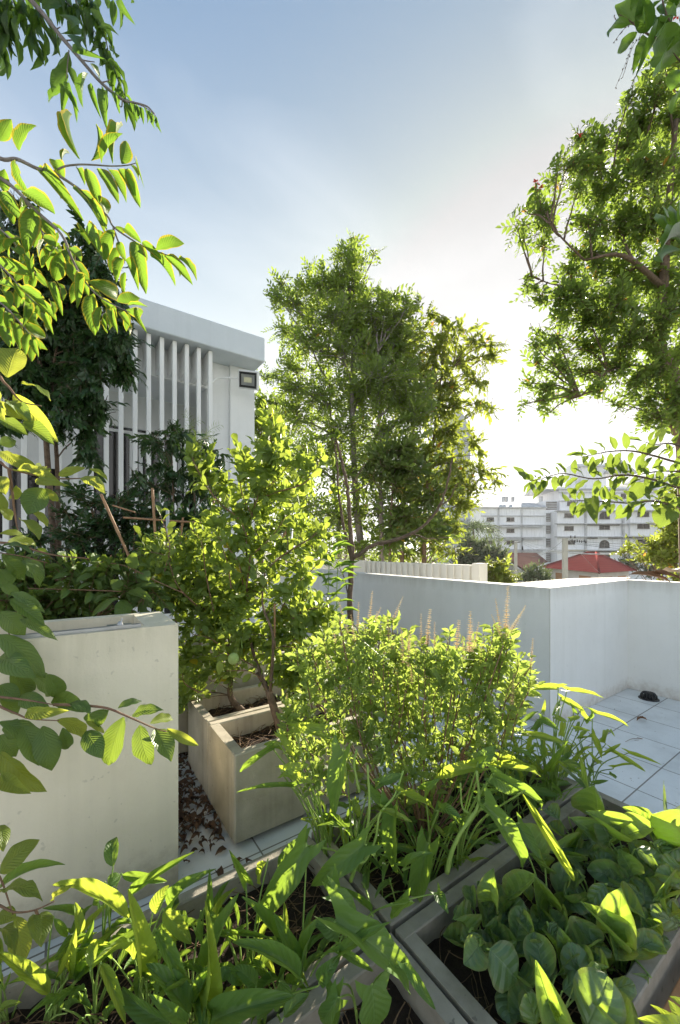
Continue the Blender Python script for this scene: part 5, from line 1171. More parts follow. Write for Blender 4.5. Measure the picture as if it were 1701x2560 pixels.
# --- lime trees --------------------------------------------------------------
D = 2.35
base1 = np.array([0.98, 1.99, 0.36])
tr = [([base1, ZL.w(850, 1800, 2.22), ZL.w(835, 1760, 2.25), ZL.w(770, 1650, 2.3)], 0.024, 0.014),
      ([ZL.w(840, 1780, 2.22), ZL.w(750, 1550, 2.35), ZL.w(715, 1380, 2.4), ZL.w(700, 1100, 2.4), ZL.w(705, 750, 2.4), ZL.w(770, 530, 2.4), ZL.w(820, 320, 2.4), ZL.w(860, 100, 2.4)], 0.011, 0.004),
      ([ZL.w(850, 1780, 2.22), ZL.w(870, 1500, 2.2), ZL.w(860, 1370, 2.2), ZL.w(800, 1200, 2.25), ZL.w(815, 1000, 2.3)], 0.010, 0.005),
      ([ZL.w(700, 760, 2.4), ZL.w(620, 640, 2.4), ZL.w(520, 540, 2.4), ZL.w(440, 440, 2.4)], 0.006, 0.003),
      ([ZL.w(770, 520, 2.4), ZL.w(900, 470, 2.4), ZL.w(1050, 420, 2.4), ZL.w(1180, 300, 2.4)], 0.006, 0.003),
      ([ZL.w(690, 1090, 2.4), ZL.w(640, 950, 2.4), ZL.w(580, 840, 2.4)], 0.006, 0.003),
      ([ZL.w(820, 980, 2.3), ZL.w(940, 880, 2.3), ZL.w(1100, 780, 2.3), ZL.w(1200, 700, 2.3)], 0.006, 0.003)]
def LB(l): return [ZL.p(x, y) + (rx / ZL.k, ry / ZL.k) + ((dd[0],) if dd else ()) for x, y, rx, ry, *dd in l]
bl = LB([(860, 60, 60, 60), (900, 120, 50, 60), (860, 200, 80, 70), (690, 260, 60, 50), (400, 290, 80, 70), (340, 240, 30, 40), (460, 380, 80, 60), (700, 340, 90, 60), (860, 320, 90, 60), (960, 330, 60, 50), (1090, 340, 70, 60), (1180, 260, 36, 60), (1000, 460, 70, 40), (900, 500, 80, 50), (760, 430, 90, 60), (560, 470, 80, 60),
         (640, 580, 80, 60), (780, 600, 90, 60), (930, 640, 70, 50), (540, 680, 80, 60), (680, 720, 80, 60), (850, 760, 90, 60), (620, 840, 90, 60), (780, 850, 90, 60), (930, 830, 80, 60), (1060, 700, 60, 50), (1180, 720, 70, 50), (1080, 810, 80, 50), (1160, 850, 60, 40), (560, 960, 90, 60), (720, 980, 90, 60), (880, 980, 90, 60), (1040, 960, 90, 60), (1080, 1060, 60, 50)])
lt = crown_tree('lime_tree', 'taller lime tree with round yellow lit leaves in the front trough', 'tree', tr, bl, tw_lime, [L_lime, M_stemg], M_bark, 0.18, 10, 2.4, depth=0.8, limb_r=0.005, upb=0.35, out=0.8, spread=0.12, seed=15, two=tw_lime2, twf=0.3)
bl2 = LB([(100, 860, 80, 50), (60, 900, 60, 40), (190, 880, 90, 50), (320, 860, 90, 50), (440, 880, 80, 50), (80, 970, 90, 60), (220, 990, 100, 60), (380, 990, 100, 60), (500, 1020, 90, 60), (100, 1080, 100, 50), (250, 1100, 110, 60), (420, 1120, 110, 60), (560, 1120, 100, 60), (160, 1190, 90, 40), (300, 1220, 100, 60), (460, 1240, 110, 60), (600, 1240, 100, 60),
          (340, 1320, 80, 50), (460, 1360, 100, 60), (600, 1360, 100, 60), (330, 1440, 60, 40), (520, 1460, 90, 60), (300, 1540, 60, 40), (420, 1540, 70, 40), (520, 1610, 70, 50), (310, 1640, 50, 30), (380, 1680, 60, 30), (290, 1780, 50, 50), (350, 1790, 45, 40), (280, 1850, 30, 30), (620, 1560, 60, 50), (580, 1680, 50, 30), (130, 780, 60, 36), (240, 780, 60, 36), (380, 760, 70, 40), (480, 780, 70, 40)])
tr2 = [([np.array([0.92, 2.43, 0.36]), ZL.w(590, 1800, 2.6), ZL.w(600, 1600, 2.6), ZL.w(560, 1400, 2.6), ZL.w(480, 1200, 2.6)], 0.022, 0.010),
       ([ZL.w(590, 1750, 2.6), ZL.w(610, 1500, 2.6), ZL.w(560, 1250, 2.6), ZL.w(520, 1000, 2.6)], 0.010, 0.005),
       ([ZL.w(480, 1250, 2.6), ZL.w(370, 1210, 2.5), ZL.w(250, 1080, 2.5), ZL.w(170, 800, 2.5)], 0.007, 0.003)]
crown_tree('lime_tree', 'bushy darker lime tree in the second trough, left of the taller one', 'tree', tr2, bl2, tw_lime, [L_lime, M_stemg], M_bark, 0.18, 15, 2.55, depth=0.7, limb_r=0.005, upb=0.15, out=0.8, spread=0.12, seed=16, two=tw_lime2, twf=0.3)
bl3 = LB([(640, 1080, 90, 60), (780, 1120, 100, 60), (920, 1130, 90, 60), (1060, 1160, 90, 60), (700, 1240, 100, 60), (850, 1260, 100, 60), (1000, 1280, 100, 60), (1150, 1260, 90, 60), (1240, 1240, 60, 40), (640, 1380, 90, 60), (780, 1400, 90, 60), (920, 1400, 90, 60), (1060, 1380, 90, 60), (1180, 1350, 70, 50), (700, 1500, 80, 60), (860, 1520, 90, 60), (1000, 1520, 90, 60), (900, 1640, 80, 50), (1040, 1640, 90, 60), (1100, 1760, 90, 60), (1150, 1560, 70, 50), (960, 1740, 60, 40)])
tr3 = [([base1 + [0.35, 0.02, 0], ZL.w(1030, 1700, 2.35), ZL.w(1000, 1400, 2.4), ZL.w(980, 1150, 2.4)], 0.016, 0.006)]
crown_tree('lime_tree', 'lower lime tree between the taller lime tree and the flowering basil', 'tree', tr3, bl3, tw_lime, [L_lime, M_stemg], M_bark, 0.17, 13, 2.35, depth=0.7, limb_r=0.005, upb=0.15, out=0.8, spread=0.12, seed=17, two=tw_lime2, twf=0.4)
sm, lm = MB(), MB()
for pts, n in (([(700, 1100), (700, 900), (705, 750), (770, 530), (820, 320), (860, 100), (870, 30)], 44), ([(700, 760), (620, 640), (520, 540), (440, 440), (370, 300), (340, 220)], 26), ([(770, 520), (900, 470), (1050, 420), (1150, 330), (1190, 220)], 26), ([(690, 1090), (640, 950), (580, 840), (500, 760)], 18),
               ([(820, 980), (940, 880), (1100, 780), (1210, 690)], 22), ([(730, 640), (660, 480), (650, 330), (690, 220)], 20), ([(800, 450), (900, 380), (960, 290)], 16), ([(710, 900), (860, 760), (960, 620)], 18), ([(170, 1000), (190, 850), (170, 740), (120, 600)], 16), ([(370, 1210), (250, 1080), (170, 900), (60, 860)], 24), ([(480, 1250), (430, 1000), (400, 800), (330, 700)], 24),
               ([(600, 1100), (560, 900), (480, 700), (460, 560)], 22), ([(900, 1300), (1000, 1100), (1100, 1000), (1200, 900)], 22), ([(1000, 1300), (1100, 1240), (1240, 1220)], 16), ([(640, 1600), (480, 1440), (340, 1400)], 18), ([(800, 1640), (640, 1560), (520, 1520)], 16), ([(820, 1700), (700, 1640), (560, 1640)], 12), ([(850, 1500), (960, 1480), (1060, 1500)], 14), ([(380, 1780), (300, 1720), (270, 1640)], 10)):
    leaf_row(lm, sm, [ZL.w(x + rng.normal(0, 8), y, 2.33 + rng.uniform(-.08, .05)) for x, y in pts], n, 0.062, 1.0, t_round, hang=(0, 0, 0.15), side=0.8, fwd=0.6, r0=0.004, r1=0.0018, jit=0.45, face=0.3)
sm.build('branch', M_stemb, lt); lm.build('foliage', L_lime, lt)
# hero leaves of the tall lime tree + fruit
lm = MB()
hero(lm, ZL, [(845, 270, 970, 225, 62), (470, 440, 500, 350, 62), (850, 220, 885, 110, 50), (970, 480, 1068, 480, 56), (860, 510, 960, 530, 64), (840, 780, 905, 760, 70), (735, 650, 800, 660, 60), (540, 540, 550, 465, 56), (600, 600, 665, 595, 50), (1100, 380, 1190, 320, 70), (1070, 330, 1050, 270, 50), (1085, 1300, 1075, 1210, 56), (1115, 1300, 1160, 1260, 50), (540, 1010, 600, 960, 70), (600, 1160, 690, 1140, 50),
              (860, 200, 830, 130, 40), (870, 190, 950, 180, 30), (780, 280, 740, 300, 50), (720, 360, 650, 390, 60), (800, 450, 740, 500, 50), (1180, 1230, 1170, 1160, 44), (1230, 1300, 1240, 1220, 44), (90, 850, 80, 790, 50), (130, 840, 110, 780, 50), (165, 880, 150, 850, 36)], 2.25, t_round, dj=0.03)
hero(lm, ZK, [(620, 590, 625, 475, 100), (640, 620, 700, 600, 60)], 2.0, t_round, dj=0.02)
lm.build('large_leaves', L_young, lt)
q = ZK.w(732, 460, 2.05); b = MB(); k = 12; r_ = 0.030
V = []
b.tube([q + UP * r_ * math.cos(a) for a in np.linspace(math.pi, 0, 13)], [max(0.001, r_ * math.sin(a) * 0.96) for a in np.linspace(math.pi, 0, 13)], 18)
b.build('lime_fruit', M_lime, lt)
lm = MB(); pts = []
for x, y in ((120, 960), (90, 960), (240, 1030), (250, 1000), (340, 200), (500, 740), (610, 1430), (700, 1400), (700, 1290), (960, 610), (1180, 230), (920, 40), (1200, 700), (850, 1290), (540, 1340), (300, 1650), (1090, 660), (480, 1230), (1130, 680), (960, 280), (690, 220)):
    for _ in range(7): pts.append(ZL.w(x + rng.normal(0, 14), y + rng.normal(0, 16), 2.3 + rng.uniform(-.1, .1)))
pts = np.array(pts); lm.inst(t_round[1], pts, rng.normal(0, 0.5, (len(pts), 3)) + UP * 0.9, rng.normal(0, 1, (len(pts), 3)), rng.uniform(0.02, 0.04, len(pts))); lm.build('foliage', L_young, lt)

# --- bare sapling ------------------------------------------------------------
D = 4.0
e = empty('bare_sapling', W(878, 1700, D) * [1, 1, 0] + UP * 0.4, 'nearly bare grey sapling with one long branch sweeping right', 'tree')
sm, lm = MB(), MB()
for pts, r0, r1 in (([(690, 2400), (678, 2091), (690, 1870), (680, 1700), (668, 1530), (640, 1380), (608, 1262)], 0.026, 0.009), ([(688, 1880), (645, 1700), (622, 1550), (614, 1400), (602, 1260)], 0.013, 0.006), ([(695, 1872), (800, 1808), (1000, 1742), (1110, 1655), (1172, 1540), (1216, 1350)], 0.017, 0.007),
                    ([(1150, 1600), (1200, 1560), (1240, 1480)], 0.007, 0.004), ([(1010, 1745), (1100, 1770), (1200, 1765)], 0.006, 0.003), ([(680, 1530), (730, 1510), (780, 1480)], 0.007, 0.003), ([(685, 1500), (720, 1440), (755, 1382)], 0.006, 0.003), ([(670, 2060), (650, 1980), (615, 1900)], 0.006, 0.003), ([(665, 1500), (640, 1460), (625, 1440)], 0.005, 0.003)):
    q = smooth_poly([ZB.w(x, y, D + rng.uniform(-.03, .03)) for x, y in pts], 6); q[1:-1] += rng.normal(0, 0.004, q[1:-1].shape)
    sm.tube(q, 1.25 * np.linspace(r0, r1, len(q)) * rng.uniform(0.9, 1.12, len(q)), 8)
    for z in q[3::3]: sm.tube([z, z + unit(rng.normal(size=3)) * 0.03], [r1, r1 * 0.4], 5)
for x, y, n, s_ in ((608, 1245, 9, 55), (590, 1525, 9, 60), (1216, 1350, 5, 24), (615, 1900, 5, 24), (760, 1475, 5, 24), (1200, 1765, 4, 20), (1240, 1478, 4, 20)):
    q = np.repeat([ZB.w(x, y, D)], n, 0); lm.inst(t_strap[1], q, rng.normal(0, 0.6, (n, 3)) + RT * 0.2 + UP * 0.1, rng.normal(0, 0.4, (n, 3)) + UP, s_ / ZB.k * D / F * rng.uniform(0.7, 1.2, n), s_ / ZB.k * D / F * 0.4)
sm.build('trunk', M_bark, e); lm.build('foliage', L_lime, e)

# --- spindly plants before the parapet ---------------------------------------
D = 3.6
for k, (x, yt, lb) in enumerate(((820, 1345, 'thin upright plant with narrow leaves in front of the parapet, left of the bare sapling'), (842, 1400, 'shorter thin plant with narrow leaves touching the bare sapling trunk'))):
    e = empty('thin_plant', W(x, 1700, D) * [1, 1, 0] + UP * 0.4, lb, 'plant', 'thin upright plants by the parapet'); sm, lm = MB(), MB()
    p = [W(x + 5, 1650, D), W(x, 1520, D), W(x + 2, 1430, D), W(x + 6, yt, D)]; p[0] = p[0] * [1, 1, 0] + UP * 0.4
    leaf_row(lm, sm, p, 26, 0.17, 0.13, t_strap, hang=(0, 0, -0.15), side=1.0, fwd=0.3, r0=0.006, r1=0.003, jit=0.35, petiole=0.25)
    sm.build('stem', M_stemg, e); lm.build('foliage', L_kk, e)

# --- stakes and pipes --------------------------------------------------------
stk = [(ZE, 565, 1200, 722, 1548, 2.5, 0.0085, 'slanting bamboo stake left of the upright one'), (ZE, 853, 1165, 870, 1450, 2.9, 0.0095, 'upright bamboo stake crossing the horizontal cane'), (ZE, 690, 1330, 1205, 1366, 2.95, 0.0075, 'horizontal bamboo cane tied across the upright stake'),
       (ZE, 630, 1262, 755, 1300, 3.0, 0.006, 'short bamboo cane poking out left above the horizontal cane'), (ZE, 1025, 1330, 1000, 1520, 3.0, 0.008, 'slightly leaning bamboo stake below the horizontal cane'), (ZE, 1197, 1235, 1200, 1310, 3.0, 0.007, 'short bamboo stake tip beside the house pillar base'),
       (ZL, 1000, 650, 900, 820, 3.0, 0.008, 'bamboo stake leaning beside the grey pipe'), (ZL, 880, 1200, 880, 1380, 2.25, 0.006, 'thin pale cane supporting the lower lime tree')]
for v_, x0, y0, x1, y1, Ds, r_, lb in stk:
    a, c = v_.w(x0, y0, Ds), v_.w(x1, y1, Ds); 
    if lb.startswith(('slanting', 'upright', 'slightly', 'bamboo stake', 'thin')): c = c + (c - a) * 0.6
    b = MB(); k = 25; t = np.linspace(0, 1, k)[:, None]; rr = r_ * (1 + 0.18 * (np.arange(k) % 6 == 3)); b.tube(a * (1 - t) + c * t, rr, 9)
    tag(b.build('bamboo_stake', M_bamboo), lb, 'stake', 'bamboo stakes and canes')
for v_, x0, y0, x1, y1, Ds, r_, lb in ((ZL, 996, 635, 958, 1120, 2.9, 0.011, 'grey plastic pipe standing in the lime trees in front of the parapet'), (ZE, 938, 1290, 940, 1490, 2.9, 0.012, 'white plastic pipe standing under the horizontal bamboo cane')):
    a, c = v_.w(x0, y0, Ds), v_.w(x1, y1, Ds); b = MB(); b.tube([a, a + (c - a) * 1.5], r_, 12); tag(b.build('pipe', M_pipe), lb, 'pipe')

# --- flowering basil ---------------------------------------------------------
D = 1.72
bb = ZI.w(560, 1790, 1.66) * [1, 1, 0] + UP * 0.125
bb = np.array([1.22, 1.16, 0.125])
br = []
tips = [(120, 520), (330, 330), (440, 420), (600, 330), (560, 560), (700, 500), (830, 420), (940, 460), (980, 560), (1060, 480), (1180, 430), (1250, 480), (1100, 640), (860, 640), (300, 640), (160, 640), (420, 700), (700, 750), (960, 760), (1180, 760), (1300, 640), (1400, 600), (1330, 820), (60, 880), (560, 800)]
tr = []
for k, (x, y) in enumerate(tips):
    tp_ = ZI.w(x, y, D + rng.uniform(-0.22, 0.2)); mid_ = bb * 0.5 + tp_ * 0.5 + np.array([rng.normal(0, .04), rng.normal(0, .04), -0.05]); j = bb + (mid_ - bb) * 0.35 + UP * 0.02
    tr.append(([bb, j, mid_, tp_], 0.0055, 0.002))
bl = [ZI.p(x, y) + (rx / ZI.k, ry / ZI.k) for x, y, rx, ry in
      [(180, 520, 90, 50), (320, 520, 110, 70), (480, 520, 110, 70), (640, 540, 110, 70), (800, 560, 90, 60), (960, 540, 90, 50), (1080, 520, 90, 60), (1240, 530, 90, 60), (1160, 620, 100, 60), (1300, 640, 90, 50), (160, 620, 80, 40),
       (280, 660, 110, 60), (430, 680, 120, 70), (600, 680, 130, 70), (780, 690, 130, 70), (960, 680, 120, 60), (1120, 740, 110, 60), (1260, 740, 90, 60), (360, 800, 110, 70), (520, 820, 120, 70), (700, 830, 130, 70), (880, 820, 120, 70), (1040, 860, 110, 70), (1180, 860, 80, 60), (450, 940, 100, 70), (620, 960, 110, 70), (800, 960, 110, 70), (960, 980, 100, 70), (1100, 980, 80, 60), (70, 860, 60, 50), (560, 1080, 90, 60), (720, 1090, 100, 70), (880, 1090, 100, 60), (760, 1200, 90, 60), (620, 1200, 80, 50), (150, 1080, 60, 50), (60, 1000, 60, 50), (900, 1180, 70, 40), (120, 760, 80, 50), (200, 900, 90, 60), (120, 980, 70, 50), (250, 1040, 80, 60), (330, 980, 90, 60), (400, 1120, 80, 60), (1330, 720, 60, 40), (1260, 900, 70, 50), (1160, 960, 80, 50), (1020, 1120, 80, 50), (240, 1180, 60, 50), (500, 1250, 80, 50), (680, 1330, 80, 50), (840, 1300, 70, 50)]]
ba = crown_tree('basil_bush', 'big sunlit basil bush with pale flower spikes in the middle of the beds', 'shrub', tr, bl, tw_basil, [L_basil, M_stemg], M_stemb, 0.135, 9.5, D, depth=1.1, limb_r=0.0022, upb=0.25, out=0.8, spread=0.25, seed=18)
ba_spikes = [(1262, 420, 1275, 170, 1.0), (1235, 400, 1210, 240, .8), (1290, 410, 1365, 280, .8), (1260, 440, 1330, 330, .6), (1240, 430, 1190, 330, .6), (500, 350, 515, 198, .9), (630, 340, 682, 228, .7), (530, 350, 560, 290, .6), (810, 560, 838, 300, 1.0), (790, 480, 790, 325, .7), (1062, 520, 1066, 312, 1.0), (1085, 500, 1110, 372, .7), (985, 530, 1000, 360, 1.0), (1402, 620, 1415, 462, .9), (380, 410, 335, 255, .8), (435, 390, 440, 260, .7), (865, 500, 866, 370, .7),
             (275, 640, 258, 550, .6), (40, 890, 38, 770, .7), (1300, 810, 1308, 660, .8), (640, 560, 610, 430, .8), (690, 580, 680, 400, .9), (720, 600, 720, 450, .9), (580, 560, 590, 420, .7), (480, 480, 470, 360, .7), (420, 460, 400, 330, .7), (760, 620, 760, 480, .7), (660, 640, 650, 500, .8), (560, 640, 540, 500, .6), (1150, 560, 1140, 480, .5), (900, 620, 900, 500, .6), (350, 520, 340, 420, .6)] + [(x_, y_, x_ + dx_, y_ - h_, .6) for x_, y_, dx_, h_ in [(310, 470, -10, 110), (400, 520, 8, 120), (460, 560, -6, 110), (530, 420, 12, 110), (610, 450, -8, 120), (650, 700, 10, 130), (740, 700, -10, 120), (830, 700, 6, 110), (720, 520, 12, 120), (590, 640, -8, 120), (930, 560, 8, 100), (1030, 560, -8, 110), (1120, 600, 10, 110), (1200, 560, -10, 110), (200, 600, -10, 90), (520, 720, 6, 100)]]
sm, lm = MB(), MB()
def sprig(pts, n, L_, Dv, view=ZI, tl=t_basil, wr=0.95):
    leaf_row(lm, sm, [view.w(x, y, Dv) for x, y in pts], n, L_, wr, tl, hang=(0, 0, 0.1), side=0.9, fwd=0.5, r0=0.0024, r1=0.0012, jit=0.35, face=0.3)
sps = [(x0, y0, x1, y1) for x0, y0, x1, y1, s_ in ba_spikes] + [(600, 330, 620, 300), (180, 470, 150, 420), (720, 400, 725, 360), (950, 400, 950, 370), (1190, 380, 1185, 350), (340, 340, 330, 300), (1330, 560, 1360, 520), (250, 420, 240, 380), (560, 360, 565, 330), (480, 380, 470, 340), (100, 520, 90, 490), (1390, 680, 1400, 640), (1140, 420, 1135, 390), (880, 460, 880, 430)]
for x0, y0, x1, y1 in sps:
    bx = 700 + (x0 - 700) * 0.86; Dv = D + rng.uniform(-0.2, 0.1)
    sprig([(bx, y0 + 330), ((bx + x0) / 2 + rng.normal(0, 12), y0 + 170), (x0, y0 + 60), (x0, y0 - 5)], 20, 0.046, Dv)
for x0, y0 in ((60, 900), (150, 1120), (300, 1130), (700, 1180), (900, 1130), (1080, 900), (1250, 860), (1350, 760), (480, 960), (620, 900), (820, 900), (980, 820)):
    Dv = D - 0.15; sprig([(700 + (x0 - 700) * 0.8, y0 + 200), (x0, y0 + 80), (x0 + rng.normal(0, 30), y0 - 60)], 14, 0.05, Dv)
sm.build('sprig_stem', M_stemb, ba); lm.build('sprig_leaves', L_basil, ba)
for x0, y0, x1, y1, s_ in ba_spikes:
    Ds = D + rng.uniform(-0.2, 0.0); a, c = ZI.w(x0, y0, Ds), ZI.w(x1 + (x1 - x0) * 0.15, y1 - 26, Ds); L_ = np.linalg.norm(c - a); ax = unit(c - a)
    b = MB(); b.tube([a, (a + c) / 2, c], [0.0014, 0.0011, 0.0006], 4)
    nw = max(6, int(L_ / 0.0085)); side = unit(np.cross(ax, [0.3, 0.2, 0.9])); s2 = np.cross(ax, side)
    for w_ in range(nw):
        t = (w_ + 0.5) / nw; p_ = a + (c - a) * t; rr = 0.0135 * (1 - 0.6 * t) * (0.45 + (1.15 if s_ >= 1 else 0.7) * s_); k6 = 6
        an = rng.uniform(0, 6.28) + np.arange(k6) * 6.283 / k6
        dr_ = np.cos(an)[:, None] * side + np.sin(an)[:, None] * s2 + ax * rng.uniform(-0.1, 0.35)
        b.inst(t_small[0], np.repeat([p_], k6, 0), dr_, np.repeat([ax], k6, 0), rr * rng.uniform(0.7, 1.25, k6), rr * 1.1)
    b.build('flower_spike', M_flower, ba)

# --- water spinach -----------------------------------------------------------
def cluster_plants(name, cat, group, bases, labels, leaves, mats, D0, tpls, stem_r, view_bases, extra=None, petiole_from=None, zb=0.14, stemmat=None, dj=0.03, face=0.75, upw=0.3, second=None, arch=0.0, wk=1.0):
    """hand placed leaves (view, bx,by,tx,ty,w,D,bright) joined to the nearest plant base"""
    B = [WZ(*view_bases.p(x, y), zb) for x, y in bases]
    per = [[] for _ in B]
    for it in leaves:
        v_, bx, by, tx, ty, w_, Dl = it[:7]; a = v_.w(bx, by, Dl)
        pref = it[8] if len(it) > 8 else None
        d = [np.linalg.norm((a - b_) * [1, 1, 0.35]) for b_ in B]; per[int(np.argmin(d)) if pref is None else pref].append(it)
    for i, b_ in enumerate(B):
        if not per[i]: print('EMPTY PLANT', name, i); continue
        e = empty(name, b_, labels[i], cat, group); sm = MB(); lms = [MB() for _ in mats]
        for it in per[i]:
            v_, bx, by, tx, ty, w_, Dl = it[:7]; br_ = it[7] if len(it) > 7 else 0
            a = v_.w(bx, by, Dl); c = v_.w(tx, ty, Dl * (1 + rng.normal(0, dj))); ax = c - a; L_ = np.linalg.norm(ax); wd = 0.78 * w_ / v_.k * Dl / F
            nm = unit(unit(CAM - a) * face + UP * upw + rng.normal(0, 0.18, 3)); tl = tpls[br_ % 10] if isinstance(tpls, dict) else tpls
            tpl = tl[int(rng.integers(len(tl)))]
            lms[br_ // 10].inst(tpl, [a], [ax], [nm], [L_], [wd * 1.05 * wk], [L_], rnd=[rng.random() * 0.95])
            s0 = b_ + np.array([rng.normal(0, .012), rng.normal(0, .012), -0.02]); m_ = (s0 + a) / 2 + (a - s0) * [1, 1, 0] * -0.12 + UP * 0.02 - unit(ax) * 0.01
            q = smooth_poly([s0, m_, a - unit(ax) * 0.008 - UP * 0.006, a], 5); sm.tube(q, np.linspace(stem_r, stem_r * 0.5, len(q)), 6)
        if extra:
            n_, tl, L0, L1, wr, rad, hh, mi, bd = extra
            for _ in range(n_):
                a_ = rng.uniform(0, 6.28); o_ = np.array([math.cos(a_), math.sin(a_), 0]); a = b_ + o_ * rng.uniform(0.02, rad) + UP * rng.uniform(0.02, hh); L_ = rng.uniform(L0, L1)
                a[0] = np.clip(a[0], bd[0], bd[1]); a[1] = np.clip(a[1], bd[2], bd[3])
                ax = unit(o_ * rng.uniform(0.4, 1) + UP * rng.uniform(-0.1, 0.9)); nm = unit(UP - o_ * 0.5 + rng.normal(0, 0.25, 3))
                lms[mi if rng.random() < 0.75 else -1].inst(tl[int(rng.integers(len(tl)))], [a], [ax], [nm], [L_], [L_ * wr * rng.uniform(0.8, 1.2)], [L_], rnd=[rng.random() * 0.95])
                s0 = b_ + np.array([rng.normal(0, .01), rng.normal(0, .01), -0.02]); q = smooth_poly([s0, (s0 + a) / 2 + UP * 0.012, a - ax * 0.006, a], 4); sm.tube(q, np.linspace(stem_r * 0.9, stem_r * 0.45, len(q)), 5)
        sm.build('stem', stemmat or M_stemg, e)
        for m_, l_ in zip(mats, lms):
            if l_.v: l_.build('foliage', m_, e)
G = ZG; I = ZI; J = ZJ; M_ = ZM
# mats: index // 10 : 0 green, 1 bright ; templates: % 10 : 0 strap, 1 kk, 2 heart
fg = [(G, 370, 705, 350, 565, 48, 1.10, 10), (G, 345, 910, 435, 638, 72, 1.08, 0), (G, 300, 860, 345, 722, 80, 1.08, 10), (G, 350, 925, 722, 650, 66, 1.08, 0), (G, 320, 880, 320, 760, 40, 1.06, 10), (G, 470, 850, 580, 1125, 56, 1.0, 10), (G, 420, 860, 440, 740, 60, 1.02, 10), (G, 655, 900, 588, 503, 100, 1.05, 10), (G, 592, 640, 243, 478, 74, 1.08, 10),
      (G, 520, 398, 530, 263, 76, 1.20, 0), (G, 497, 480, 556, 438, 66, 1.18, 0), (G, 565, 440, 770, 468, 50, 1.2, 0), (G, 607, 525, 890, 333, 48, 1.2, 0), (G, 485, 480, 470, 582, 34, 1.16, 0), (G, 708, 610, 780, 485, 76, 1.12, 10), (G, 755, 605, 882, 755, 80, 1.1, 10), (G, 718, 700, 862, 985, 72, 1.05, 0), (G, 790, 600, 987, 410, 66, 1.15, 0), (G, 925, 605, 968, 418, 50, 1.16, 0),
      (G, 880, 960, 955, 582, 74, 1.06, 10), (G, 950, 860, 1088, 530, 82, 1.08, 0), (G, 945, 605, 1000, 722, 60, 1.12, 0), (G, 870, 1075, 672, 850, 108, 0.98, 0), (G, 860, 1118, 688, 988, 66, 0.95, 0), (G, 780, 1120, 560, 955, 84, 0.95, 0), (G, 930, 1135, 1355, 995, 132, 0.95, 0), (G, 1385, 912, 1075, 742, 84, 1.0, 0), (G, 1295, 760, 1133, 538, 66, 1.1, 0), (G, 1132, 470, 1055, 320, 52, 1.22, 0),
      (G, 1408, 312, 1180, 660, 170, 1.22, 1), (G, 1230, 380, 1190, 480, 60, 1.22, 10), (G, 1385, 875, 1262, 612, 84, 1.05, 0), (G, 1398, 890, 1455, 640, 72, 1.05, 0), (G, 1560, 720, 1440, 650, 120, 1.1, 2), (G, 1310, 1090, 1425, 988, 66, 0.95, 0), (G, 225, 985, -10, 795, 72, 1.0, 10), (G, 0, 1065, 98, 1025, 40, 1.0, 10), (G, 0, 500, 298, 385, 60, 1.1, 0), (G, 1105, 1130, 1085, 1050, 60, 0.93, 0),
      (G, 930, 940, 1020, 815, 50, 1.0, 0), (G, 910, 1010, 1005, 860, 60, 1.0, 0), (G, 1060, 705, 1240, 725, 28, 1.12, 0), (G, 740, 700, 805, 800, 60, 1.08, 10), (G, 1180, 950, 1080, 860, 80, 1.0, 0), (G, 1270, 1010, 1180, 1100, 80, 0.96, 0), (G, 1470, 930, 1570, 810, 80, 1.0, 0), (G, 250, 640, 310, 720, 40, 1.1, 0), (G, 930, 760, 900, 690, 50, 1.08, 0), (G, 1040, 880, 1120, 940, 60, 1.0, 0), (G, 1020, 930, 1060, 860, 70, 0.98, 0),
      (G, 260, 890, 240, 910, 40, 1.05, 0), (G, 760, 750, 770, 640, 90, 1.1, 0), (G, 1290, 930, 1290, 1050, 110, 0.98, 0)]
bases = [(240, 1080), (440, 1100), (660, 1060), (470, 860), (700, 880), (800, 760), (890, 1010), (870, 1110), (1140, 940), (1010, 1130), (1390, 1000), (1400, 560), (20, 1100), (1300, 1110), (1200, 700)]
lb = ['water spinach with a dark narrow leaf slanting right, near the lower left corner', 'short yellow green water spinach shoot at the bottom left edge', 'water spinach with the widest sunlit upright leaf and a pale leaf arching left', 'water spinach standing tallest against the cream planter wall', 'water spinach with a bright folded leaf just over the bed rim', 'water spinach whose narrow leaf reaches over the bed rim',
      'water spinach with two long upright leaves in the middle of the near bed', 'water spinach with arching dark leaves at the bottom edge', 'water spinach with a small twisted leaf right below the trough corner', 'water spinach with a large horizontal leaf across the bottom edge', 'water spinach leaning left over the straw in the near bed', 'water spinach with one large arrow shaped leaf by the bed corner', 'water spinach at the left edge below the ribbed leaves', 'water spinach at the bottom beside the heart shaped leaves', 'slender water spinach with a leaf pointing up left of the arrow shaped leaf']
cluster_plants('water_spinach', 'plant', 'water spinach plants', bases, lb, fg, [L_kk, L_kkb], 1.05, {0: t_strap, 1: t_kk, 2: t_heart}, 0.0032, ZG, zb=0.14, extra=(9, t_strap, 0.06, 0.13, 0.17, 0.09, 0.16, 0, (-1.4, 0.78, 0.98, 1.40)))

